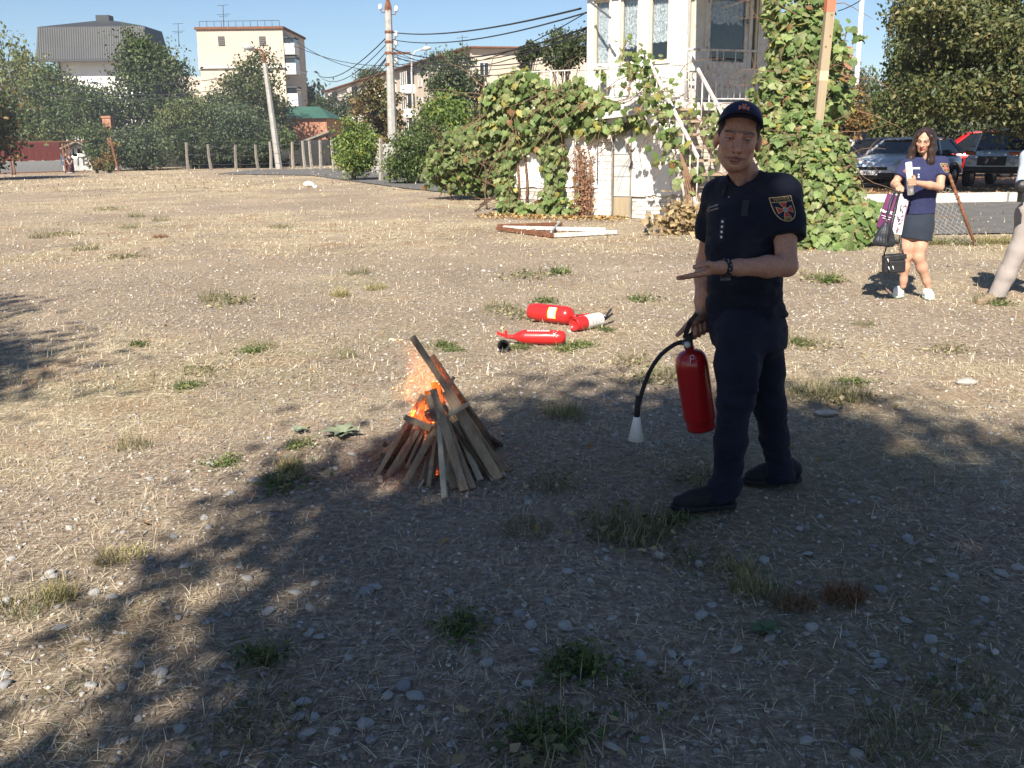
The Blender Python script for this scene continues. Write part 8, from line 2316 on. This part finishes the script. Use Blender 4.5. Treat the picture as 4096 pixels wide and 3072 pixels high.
# ------------------------------------------------------------------ fire extinguishers
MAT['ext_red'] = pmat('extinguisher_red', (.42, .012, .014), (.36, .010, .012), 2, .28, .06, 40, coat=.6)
MAT['ext_red_sun'] = pmat('worn_sunlit_extinguisher_red', (.55, .022, .022), (.48, .02, .02), 3, .36, .1, 40, coat=.4)  # lighter copy of the red, sunlight put into the colour; rougher from wear
MAT['horn_white'] = pmat('white_horn', (.72, .73, .72), (.66, .67, .66), 6, .45)
def axis_matrix(o, d):
 z = Vector(d).normalized(); x = z.orthogonal().normalized(); y = z.cross(x)
 m = Matrix((x, y, z)).transposed().to_4x4(); m.translation = Vector(o); return m
def ext_body(t, a, b, r, mat, neck=.35, foot=True, cone=False):
 """a bottom, b shoulder top; profile spun round the axis"""
 a, b = Vector(a), Vector(b); L_ = (b - a).length; M4 = axis_matrix(a, b - a)
 if cone: prof = [(0, .0), (r * .55, .004), (r * .86, .020), (r * .98, .05), (r, .08), (r, L_ * .74), (r * .93, L_ * .80), (r * .62, L_ * .90), (r * .30, L_ * .97), (.017, L_), (.017, L_ + .02), (0, L_ + .02)]
 else: prof = [(0, .022), (r * .72, .022), (r * .80, .004), (r * .88, .0), (r * .90, .012), (r * .90, .040), (r * .97, .046), (r, .06), (r, L_ - .075), (r * .985, L_ - .055), (r * .90, L_ - .030), (r * .70, L_ - .010), (r * .40, L_ - .001), (.020, L_), (.020, L_ + .02), (0, L_ + .02)]
 m = MB(); m.lathe(prof, 36, M4); return m.build('cylinder', mat, t), M4, L_
def band(t, M4, r, z0, z1, a0, a1, mat, name='label'):
 m = MB(); V = []; Fc = []; n = 16
 for i in range(n + 1):
  a = a0 + (a1 - a0) * i / n
  for z in (z0, z1): V.append(M4 @ Vector(((r + .0012) * math.cos(a), (r + .0012) * math.sin(a), z)))
 for i in range(n): Fc.append((2 * i, 2 * i + 2, 2 * i + 3, 2 * i + 1))
 m.add(V, Fc, 0, True); return m.build(name, mat, t)
def ang_to(M4, d):
 v = M4.to_3x3().inverted() @ Vector(d); return math.atan2(v.y, v.x)
# the one in the man's hand
Ye = 3.915
a = pt(701.5, 428, Ye + .02); b = pt(689.5, 350, Ye)
t = thing('fire_extinguisher', 'red fire extinguisher hanging from the hand of the man in navy uniform', 'extinguisher', a)
ro, M4, L_ = ext_body(t, a, b, .0715, MAT['ext_red'])
ax = (b - a).normalized()
va = b + ax * .012
m = MB(); m.tube([va, va + ax * .042], [.022, .018], 14); vb_ = m.build('valve', MAT['ext_red'], t)
gpos = pt(687.3, 344.8, Ye - .028); m = MB(); m.lathe([(.0, .010), (.0155, .010), (.0175, .006), (.0175, -.012), (0, -.012)], 20, axis_matrix(gpos, Vector(gpos) * -1 + Vector((0, 0, H)))); ga = m.build('pressure_gauge', MAT['steel'], t)
m = MB(); m.lathe([(0, .0115), (.0125, .0115), (.0125, .0105)], 16, axis_matrix(gpos, Vector((0, 0, H)) - Vector(gpos))); m.build('dial', MAT['pale_thread'], ga)
# carrying handle and squeeze lever
hA = va + ax * .040; gA_, gB_ = Vector(HANDLE_A), Vector(HANDLE_B)
m = MB(); m.beam(hA + Vector((-.012, 0, 0)), gA_ + (gB_ - gA_) * 1.05, .020, .007, (0, -1, .2)); m.build('carrying_handle', MAT['black_plastic'], t)
lv0 = hA + Vector((-.014, -.004, .004)); lv1 = pt(690, 322, Ye - .028); lv2 = pt(697, 313.5, Ye - .03)
m = MB(); m.beam(lv0, lv1, .020, .005, (0, -1, .2)); m.beam(lv1, lv2, .019, .005, (0, -1, .2)); m.build('squeeze_lever', MAT['black_plastic'], t)
m = MB(); m.beam(hA - ax * .02 + Vector((-.006, -.004, 0)), hA + Vector((.004, -.004, .012)), .034, .03, (0, -1, 0)); m.build('lever_bracket', MAT['black_plastic'], t)
ho = [va + ax * .022 + Vector((-.018, 0, 0)), pt(680, 342.5, Ye - .01), pt(672, 346, Ye - .02), pt(660, 356, Ye - .03), pt(650, 371, Ye - .04), pt(642, 392, Ye - .05), pt(638.2, 408, Ye - .05), pt(636.8, 417, Ye - .05)]
P = []
for i in range(len(ho) - 1):     # smooth the hose
 p0, p1, p2, p3 = ho[max(i - 1, 0)], ho[i], ho[i + 1], ho[min(i + 2, len(ho) - 1)]
 for q in range(5):
  f = q / 5; P.append(.5 * ((2 * p1) + (p2 - p0) * f + (2 * p0 - 5 * p1 + 4 * p2 - p3) * f * f + (3 * p1 - p0 - 3 * p2 + p3) * f ** 3))
P.append(ho[-1])
m = MB(); m.tube(P, .0095, 10); hs_ = m.build('hose', MAT['rubber'], t)
m = MB(); m.tube([ho[0], ho[0].lerp(ho[1], .35)], [.013, .012], 8); m.build('hose_nut', MAT['ext_red'], t)
m = MB(); m.tube([ho[0].lerp(ho[1], .36), ho[0].lerp(ho[1], .75)], .0125, 8); m.build('ferrule', MAT['steel'], t)
m = MB(); m.tube([pt(638.5, 396, Ye - .05), ho[-1]], [.0125, .013], 10); m.build('grip', MAT['rubber'], t)
n0 = ho[-1]; n1 = pt(636.2, 440, Ye - .05)
m = MB(); m.lathe([(0, -.002), (.014, -.002), (.016, .008), (.036, (n1 - n0).length), (.033, (n1 - n0).length), (.013, .012), (0, .012)], 26, axis_matrix(n0, n1 - n0)); m.build('horn', MAT['horn_white'], t)
rc = pt(692.3, 357.2, Ye - .078)
m = MB(); P = [rc + Vector((.0085 * math.cos(a_), 0, .0085 * math.sin(a_))) for a_ in np.linspace(0, 2 * PI, 17)]; m.tube(P, .0013, 5, caps=False); m.tube([rc + Vector((-.006, 0, -.006)), pt(690, 366, Ye - .078)], .0015, 5); m.build('safety_pin', MAT['silver_thread'], t)
m = MB(); m.tube([gA_ + (gB_ - gA_) * .1, pt(690.8, 349, Ye - .06), rc + Vector((0, 0, .008))], .0011, 4); m.build('pin_chain', MAT['black_cable'], t)
# three lying in the sun
MAT['label_white'] = pmat('label_white', (.82, .81, .78), (.72, .70, .66), 14, .5)
MAT['label_yellow'] = pmat('label_yellow', (.75, .52, .04), rough=.5)
toCam = lambda q: Vector((0, 0, H)) - Vector(q)
# upper left
r = .080; g0, g1 = gp(531, 320.5), gp(572, 325); a = Vector((g0.x, g0.y, r + .004)); b = Vector((g1.x, g1.y - .02, r + .004))
t = thing('fire_extinguisher', 'fat red fire extinguisher with a yellow edged label lying in the sun', 'extinguisher', Vector((a.x, a.y, 0)), 'fire extinguishers lying on the grass')
o, M4, L_ = ext_body(t, a, b, r, MAT['ext_red_sun']); ca = ang_to(M4, toCam(a))
band(t, M4, r, L_ * .52, L_ * .72, ca - .75, ca + .55, MAT['label_yellow'], 'label_edge'); band(t, M4, r + .0012, L_ * .545, L_ * .695, ca - .75, ca + .47, MAT['label_white'])
ax = (b - a).normalized(); m = MB(); m.tube([b, b + ax * .05], .022, 12); m.build('valve', MAT['ext_red_sun'], t)
m = MB(); m.beam(b + ax * .03 + Vector((0, 0, .0)), b + ax * .17 + Vector((0, -.02, .035)), .022, .007, (0, -1, 0)); m.beam(b + ax * .04, b + ax * .15 + Vector((0, 0, .005)), .022, .007, (0, -1, 0)); m.build('levers', MAT['ext_red_sun'], t)
hc = gp(581, 326.5); hc = Vector((hc.x, hc.y, .055)); hd_ = (toCam(hc) + Vector((-3.0, 0, .6))).normalized()
m = MB(); m.lathe([(0, -.14), (.026, -.14), (.05, -.02), (.054, .02), (.049, .02), (.024, -.12), (0, -.12)], 24, axis_matrix(hc, hd_)); m.build('horn', MAT['black_plastic'], t)
# right
r = .060; g0, g1 = gp(573.5, 331.5), gp(603, 328.5); a = Vector((g0.x, g0.y - .02, r + .004)); b = Vector((g1.x, g1.y + .10, r + .004))
t = thing('fire_extinguisher', 'small red fire extinguisher in a white label, rightmost one lying in the sun', 'extinguisher', Vector((a.x, a.y, 0)), 'fire extinguishers lying on the grass')
o, M4, L_ = ext_body(t, a, b, r, MAT['ext_red_sun']); ca = ang_to(M4, toCam(a)); lb = band(t, M4, r, L_ * .36, L_ * .90, ca - 1.9, ca + 1.5, MAT['label_white'])
for q in range(7): band(t, M4, r + .0008, L_ * (.45 + .055 * q), L_ * (.45 + .055 * q) + .006, ca - .3 - .4 * (q % 3) * .5, ca + .25 + .2 * (q % 2), MAT['steel'] if q % 3 else MAT['badge_red'], 'small_print')
ax = (b - a).normalized(); m = MB(); m.tube([b, b + ax * .045], .018, 12); m.build('valve', MAT['black_plastic'], t)
m = MB(); m.beam(b + ax * .03, b + ax * .12 + Vector((0, 0, .075)), .02, .006, (0, -1, 0)); m.build('squeeze_lever', MAT['black_plastic'], t)
m = MB(); m.beam(b + ax * .035 + Vector((0, 0, -.01)), b + ax * .14 + Vector((0, 0, .03)), .02, .006, (0, -1, 0)); m.build('carrying_handle', MAT['black_plastic'], t)
m = MB(); gq = b + ax * .03 + Vector((0, -.03, .03)); m.lathe([(0, .006), (.014, .006), (.014, -.006), (0, -.006)], 14, axis_matrix(gq, toCam(gq))); m.build('pressure_gauge', MAT['steel'], t)
# front
r = .058; g0, g1 = gp(566, 345.5), gp(512, 345); a = Vector((g0.x, g0.y + .02, r + .003)); b = Vector((g1.x, g1.y + .03, r + .003))
t = thing('fire_extinguisher', 'long red fire extinguisher with a pointed end, frontmost one lying in the sun', 'extinguisher', Vector((a.x, a.y, 0)), 'fire extinguishers lying on the grass')
o, M4, L_ = ext_body(t, a, b, r, MAT['ext_red_sun'], cone=True); ca = ang_to(M4, Vector((0, -.35, 1)))
for q in range(12):
 band(t, M4, r, L_ * (.30 + .035 * q), L_ * (.30 + .035 * q) + .009, ca - .15, ca + .10 + .1 * (q % 2), MAT['label_white'], 'lettering')
rs = random.Random(2)
for q in range(12): z_ = L_ * rs.uniform(.08, .22); a_ = ca + rs.uniform(-.6, 1.0) * (1 if ang_to(M4, toCam(a)) > ca else -1); band(t, M4, r, z_, z_ + rs.uniform(.004, .012), a_, a_ + rs.uniform(.04, .16), MAT['label_white'], 'paint_chip')
ax = (b - a).normalized(); m = MB(); m.tube([b, b + ax * .05], .014, 10); m.build('valve', MAT['ext_red_sun'], t)
m = MB(); m.beam(b + ax * .035, b + ax * .12 + Vector((0, 0, .03)), .024, .008, (0, -1, 0)); m.beam(b + ax * .04, b + ax * .05 + Vector((0, 0, .05)), .022, .008, (0, -1, 0)); m.build('levers', MAT['ext_red_sun'], t)
hc = gp(503.5, 351.5); hc = Vector((hc.x, hc.y, .047)); hd_ = (toCam(hc) + Vector((0, 0, 0))).normalized()
m = MB(); m.lathe([(0, -.12), (.030, -.12), (.044, -.02), (.047, .03), (.042, .03), (.026, -.10), (0, -.10)], 26, axis_matrix(hc, hd_)); m.build('horn', MAT['black_plastic'], t)

# ------------------------------------------------------------------ bonfire
Yc = 4.50
bf = thing('bonfire', 'burning teepee of grey split wooden slats on the stony ground', 'bonfire', gp(434, 468))
MAT['slat'] = pmat('grey_split_wood', (.36, .265, .175), (.24, .17, .11), 7, .85, .6, 35, stretch=(3, 3, .5), c3=(.44, .35, .25))
MAT['slat_pale'] = pmat('pale_split_wood', (.52, .44, .32), (.42, .34, .24), 8, .85, .5, 35, stretch=(3, 3, .5))
MAT['slat_dark'] = pmat('charred_wood', (.15, .10, .065), (.06, .04, .03), 6, .9, .6, 35, stretch=(3, 3, .5), c3=(.14, .09, .055))
SX = lambda X: (1400 + X / 2.073) / 4
SY = lambda Yz: (1250 + Yz / 2.073) / 4
def slat(x0, y0, x1, y1, wd, th, mat, Yt=None, lift=0.0, Yb=None):
 b_ = gp(SX(x1), SY(y1)) if Yb is None else pt(SX(x1), SY(y1), Yb)
 a_ = pt(SX(x0), SY(y0), Yc if Yt is None else Yt)
 b_ = Vector(b_) + Vector((0, 0, lift)); n = 7; rs = random.Random(int(x0 * 7 + y1)); d = (a_ - b_).normalized()
 view = Vector((0, -1, .25)); u = view.cross(d).normalized(); v = d.cross(u).normalized(); tw = rs.uniform(-.35, .35); u, v = u * math.cos(tw) + v * math.sin(tw), v * math.cos(tw) - u * math.sin(tw)
 V = []; Fc = []; wd *= 1.0; w0, w1 = wd * rs.uniform(.75, 1.0), wd * rs.uniform(.9, 1.1); bend = rs.uniform(-.010, .010)
 for i in range(n + 1):
  f = i / n; c = b_.lerp(a_, f) + v * bend * math.sin(PI * f); ww = (w1 + (w0 - w1) * f) * (1 + rs.uniform(-.07, .07)); tt = th * (1 + rs.uniform(-.12, .12)); sk = rs.uniform(-.15, .15) * ww
  V += [c - u * ww / 2 - v * tt / 2, c + u * (ww / 2) - v * tt / 2 * (1 + .3 * sk), c + u * ww / 2 + v * tt / 2, c + u * sk * .3 + v * tt * .62, c - u * ww / 2 + v * tt / 2]
 for i in range(n):
  for k in range(5): q = i * 5; k2 = (k + 1) % 5; Fc.append((q + k, q + k2, q + 5 + k2, q + 5 + k))
 Fc += [tuple(reversed(range(5))), tuple(range(n * 5, n * 5 + 5))]
 m = MB(); m.add(V, Fc); o = m.build('slat', MAT[mat], bf, fix=True); return o
for a_ in ((515, 200, 1275, 1325, .034, .022, 'slat', 4.44), (675, 360, 1190, 1100, .034, .022, 'slat', 4.66), (700, 400, 1210, 1130, .030, .02, 'slat_dark', 4.74), (690, 640, 948, 1480, .044, .018, 'slat', 4.36), (742, 905, 785, 1540, .028, .016, 'slat_pale', 4.32),
     (712, 950, 450, 1420, .032, .018, 'slat', 4.34), (605, 685, 215, 1362, .022, .016, 'slat', 4.46), (565, 950, 305, 1370, .022, .015, 'slat', 4.40), (548, 850, 300, 1305, .030, .018, 'slat_dark', 4.56), (560, 960, 155, 1240, .026, .016, 'slat', 4.62),
     (715, 985, 652, 1450, .022, .014, 'slat', 4.36), (648, 690, 872, 1465, .034, .018, 'slat', 4.46), (800, 870, 1020, 1462, .028, .016, 'slat', 4.34), (865, 905, 1082, 1392, .028, .015, 'slat_pale', 4.40), (800, 650, 1235, 1385, .048, .022, 'slat', 4.42), (870, 820, 1200, 1392, .040, .018, 'slat', 4.44),
     (960, 930, 1325, 1322, .026, .018, 'slat', 4.52), (820, 560, 1195, 1165, .026, .018, 'slat_dark', 4.70), (610, 690, 560, 1180, .032, .018, 'slat_dark', 4.64), (640, 650, 700, 1190, .034, .018, 'slat_dark', 4.66), (700, 580, 760, 1170, .034, .018, 'slat_dark', 4.70), (730, 600, 860, 1180, .032, .018, 'slat_dark', 4.68), (690, 700, 480, 1250, .030, .018, 'slat_dark', 4.6), (740, 800, 1000, 1320, .032, .018, 'slat_dark', 4.48), (650, 840, 520, 1330, .026, .016, 'slat_dark', 4.5)):
 slat(*a_)
rs = random.Random(21)
for q in range(18):
 f = q / 17; slat(640 + 150 * f + rs.uniform(-30, 30), 700 + rs.uniform(60, 300), 200 + 1060 * f + rs.uniform(-30, 30), 1380 - 60 * abs(2 * f - 1) + rs.uniform(-60, 70), rs.uniform(.014, .024), .012, rs.choice(('slat', 'slat', 'slat_pale', 'slat_dark')), 4.40 + rs.uniform(-.03, .08))
slat(452, 868, 672, 962, .034, .022, 'slat', 4.33, Yb=4.31); slat(990, 752, 815, 852, .020, .012, 'slat_pale', 4.34, Yb=4.30); slat(815, 855, 680, 935, .010, .006, 'slat_pale', 4.30, Yb=4.29); slat(862, 535, 800, 632, .018, .012, 'slat', 4.46, Yb=4.42); slat(640, 820, 655, 905, .03, .03, 'slat', 4.34, Yb=4.36)
m = MB(); m.tube([pt(SX(650), SY(1180), 4.30), gp(SX(640), SY(1385)) + Vector((0, 0, .02)), gp(SX(568), SY(1472)) + Vector((0, 0, .01))], [.007, .007, .004], 5); m.build('twig', MAT['slat_pale'], bf)
p_ = gp(SX(250), SY(1400)); o = MB().box(p_ + Vector((0, 0, .012)), (.022, .06, .014), Matrix.Rotation(.2, 3, 'Z')).build('wood_chip', MAT['slat_pale']); tag(o, 'small pale chip of wood lying left of the bonfire', 'wood chip')
# ash and char on the ground beneath
rs = random.Random(8); m = MB(); cc = gp(SX(720), SY(1180))
for q in range(26):
 c = cc + Vector((rs.gauss(0, .13), rs.gauss(0, .11), .02 + rs.random() * .05)); m = MB(); d = Vector((rs.uniform(-1, 1), rs.uniform(-1, 1), rs.uniform(-.2, .4))).normalized() * rs.uniform(.04, .10); m.beam(c - d, c + d, .022, .018); m.build('charred_stick', MAT['slat_dark'], bf)
# flames: glowing gas inside closed tongues
def flame_mat(name, colr, strength, scale, lo, hi):
 m = bpy.data.materials.new(name); m.use_nodes = True; N, L = nt(m); N.remove(N['Principled BSDF'])
 e = N.new('ShaderNodeEmission'); e.inputs['Color'].default_value = (*colr, 1)
 tc = N.new('ShaderNodeTexCoord'); mp = N.new('ShaderNodeMapping'); mp.inputs['Scale'].default_value = (1, 1, .32); mp.inputs['Rotation'].default_value = (0, R(-20), 0); n = N.new('ShaderNodeTexNoise'); n.inputs['Scale'].default_value = scale; n.inputs['Detail'].default_value = 2; n.inputs['Distortion'].default_value = 1.0
 L.new(tc.outputs['Object'], mp.inputs[0]); L.new(mp.outputs[0], n.inputs['Vector'])
 r = N.new('ShaderNodeMapRange'); r.inputs['From Min'].default_value = lo; r.inputs['From Max'].default_value = hi; r.inputs['To Max'].default_value = strength; L.new(n.outputs['Fac'], r.inputs['Value']); L.new(r.outputs[0], e.inputs['Strength'])
 L.new(e.outputs[0], N['Material Output'].inputs['Volume']); return m
MAT['flame_faint'] = flame_mat('faint_flame', (1.0, .25, .035), 4.6, 15, .33, .66)
MAT['flame_hot'] = flame_mat('hot_flame', (1.0, .13, .012), 26, 34, .44, .62)
def tongue(name, pts, rad, mat, flat=.6):
 P = [pt(SX(x), SY(y), Yq) for x, y, Yq in pts]; n = 18; k = len(P); V = []; Fc = []; cnt_ = (k - 1) * 5 + 1; rs = random.Random(int(pts[0][0]))
 for i in range(cnt_):
  f = i / 5; j = min(int(f), k - 2); u = f - j; c = P[j].lerp(P[j + 1], u); r = rad[j] * (1 - u) + rad[j + 1] * u
  for q in range(n):
   a = 2 * PI * q / n; w = 1 + .22 * math.sin(3 * a + i * .9) + .15 * math.sin(5 * a - i * 1.3); V.append(c + Vector((r * w * math.cos(a), r * flat * w * math.sin(a), r * .25 * math.sin(a * 2 + i))))
 for i in range(cnt_ - 1):
  for q in range(n): q2 = (q + 1) % n; Fc.append((i * n + q, i * n + q2, (i + 1) * n + q2, (i + 1) * n + q))
 Fc += [tuple(reversed(range(n))), tuple(range((cnt_ - 1) * n, cnt_ * n))]
 m = MB(); m.add(V, Fc, 0, True); return m.build(name, MAT[mat], bf, fix=True)
tongue('flame', [(600, 800, 4.58), (585, 640, 4.6), (590, 500, 4.62), (560, 380, 4.64), (500, 270, 4.66), (420, 232, 4.68), (335, 222, 4.70)], [.05, .075, .07, .055, .040, .028, .006], 'flame_faint')
tongue('flame', [(520, 760, 4.60), (440, 690, 4.62), (420, 620, 4.64), (480, 560, 4.65), (540, 480, 4.66)], [.02, .05, .045, .03, .008], 'flame_faint')
tongue('flame', [(680, 640, 4.62), (660, 500, 4.64), (640, 400, 4.66), (650, 310, 4.68)], [.05, .06, .045, .01], 'flame_faint')
tongue('flame', [(600, 960, 4.40), (575, 860, 4.39), (580, 780, 4.42), (610, 690, 4.46)], [.02, .055, .045, .008], 'flame_hot')
tongue('flame', [(720, 760, 4.55), (715, 660, 4.58), (705, 590, 4.6), (690, 550, 4.62)], [.04, .045, .03, .006], 'flame_hot')
tongue('flame', [(655, 960, 4.35), (640, 900, 4.34), (620, 850, 4.36)], [.02, .03, .005], 'flame_hot')
tongue('flame', [(830, 700, 4.56), (800, 640, 4.58), (740, 520, 4.60), (690, 420, 4.62)], [.02, .028, .022, .006], 'flame_hot')
tongue('flame', [(770, 760, 4.50), (765, 720, 4.50), (755, 690, 4.5)], [.02, .025, .005], 'flame_hot')
tongue('flame', [(985, 1180, 4.40), (975, 1150, 4.40), (960, 1125, 4.40)], [.012, .018, .004], 'flame_hot')
tongue('flame', [(720, 1330, 4.30), (705, 1310, 4.30), (690, 1295, 4.30)], [.008, .014, .003], 'flame_hot')
tongue('flame', [(620, 1030, 4.42), (622, 1000, 4.42), (640, 970, 4.42)], [.012, .016, .004], 'flame_hot')
tongue('flame', [(900, 1045, 4.42), (905, 1030, 4.42), (895, 1015, 4.42)], [.006, .010, .003], 'flame_hot')
# ------------------------------------------------------------------ smoke of the bonfire drifting before the left trees
sm = bpy.data.materials.new('thin_smoke'); sm.use_nodes = True; N, L = nt(sm); N.remove(N['Principled BSDF'])
pv = N.new('ShaderNodeVolumePrincipled'); pv.inputs['Color'].default_value = (.72, .80, .95, 1); pv.inputs['Anisotropy'].default_value = .2
pv.inputs['Density'].default_value = .0022
L.new(pv.outputs[0], N['Material Output'].inputs['Volume'])
x0, x1 = -46.0, -3.0
m = MB(); m.lathe([(0, -1), (.5, -.85), (.86, -.5), (1, 0), (.86, .5), (.5, .85), (0, 1)], 16, Matrix.Translation((-21, 50, 3.2)) @ Matrix.Diagonal((15, 13, 3.1, 1)))
o = m.build('smoke', sm, fix=True); tag(o, 'thin bluish smoke drifting low before the trees at the back of the field', 'smoke', kind='stuff')
hz = bpy.data.materials.new('air'); hz.use_nodes = True; N, L = nt(hz); N.remove(N['Principled BSDF'])
pv = N.new('ShaderNodeVolumePrincipled'); pv.inputs['Color'].default_value = (.82, .88, 1.0, 1); pv.inputs['Density'].default_value = .0006; pv.inputs['Anisotropy'].default_value = .3
L.new(pv.outputs[0], N['Material Output'].inputs['Volume'])
m = MB(); m.box((0, 300, 10), (1800, 1400, 24)); o = m.build('haze', hz); tag(o, 'faint haze of a dry sunny day', 'haze', kind='stuff')
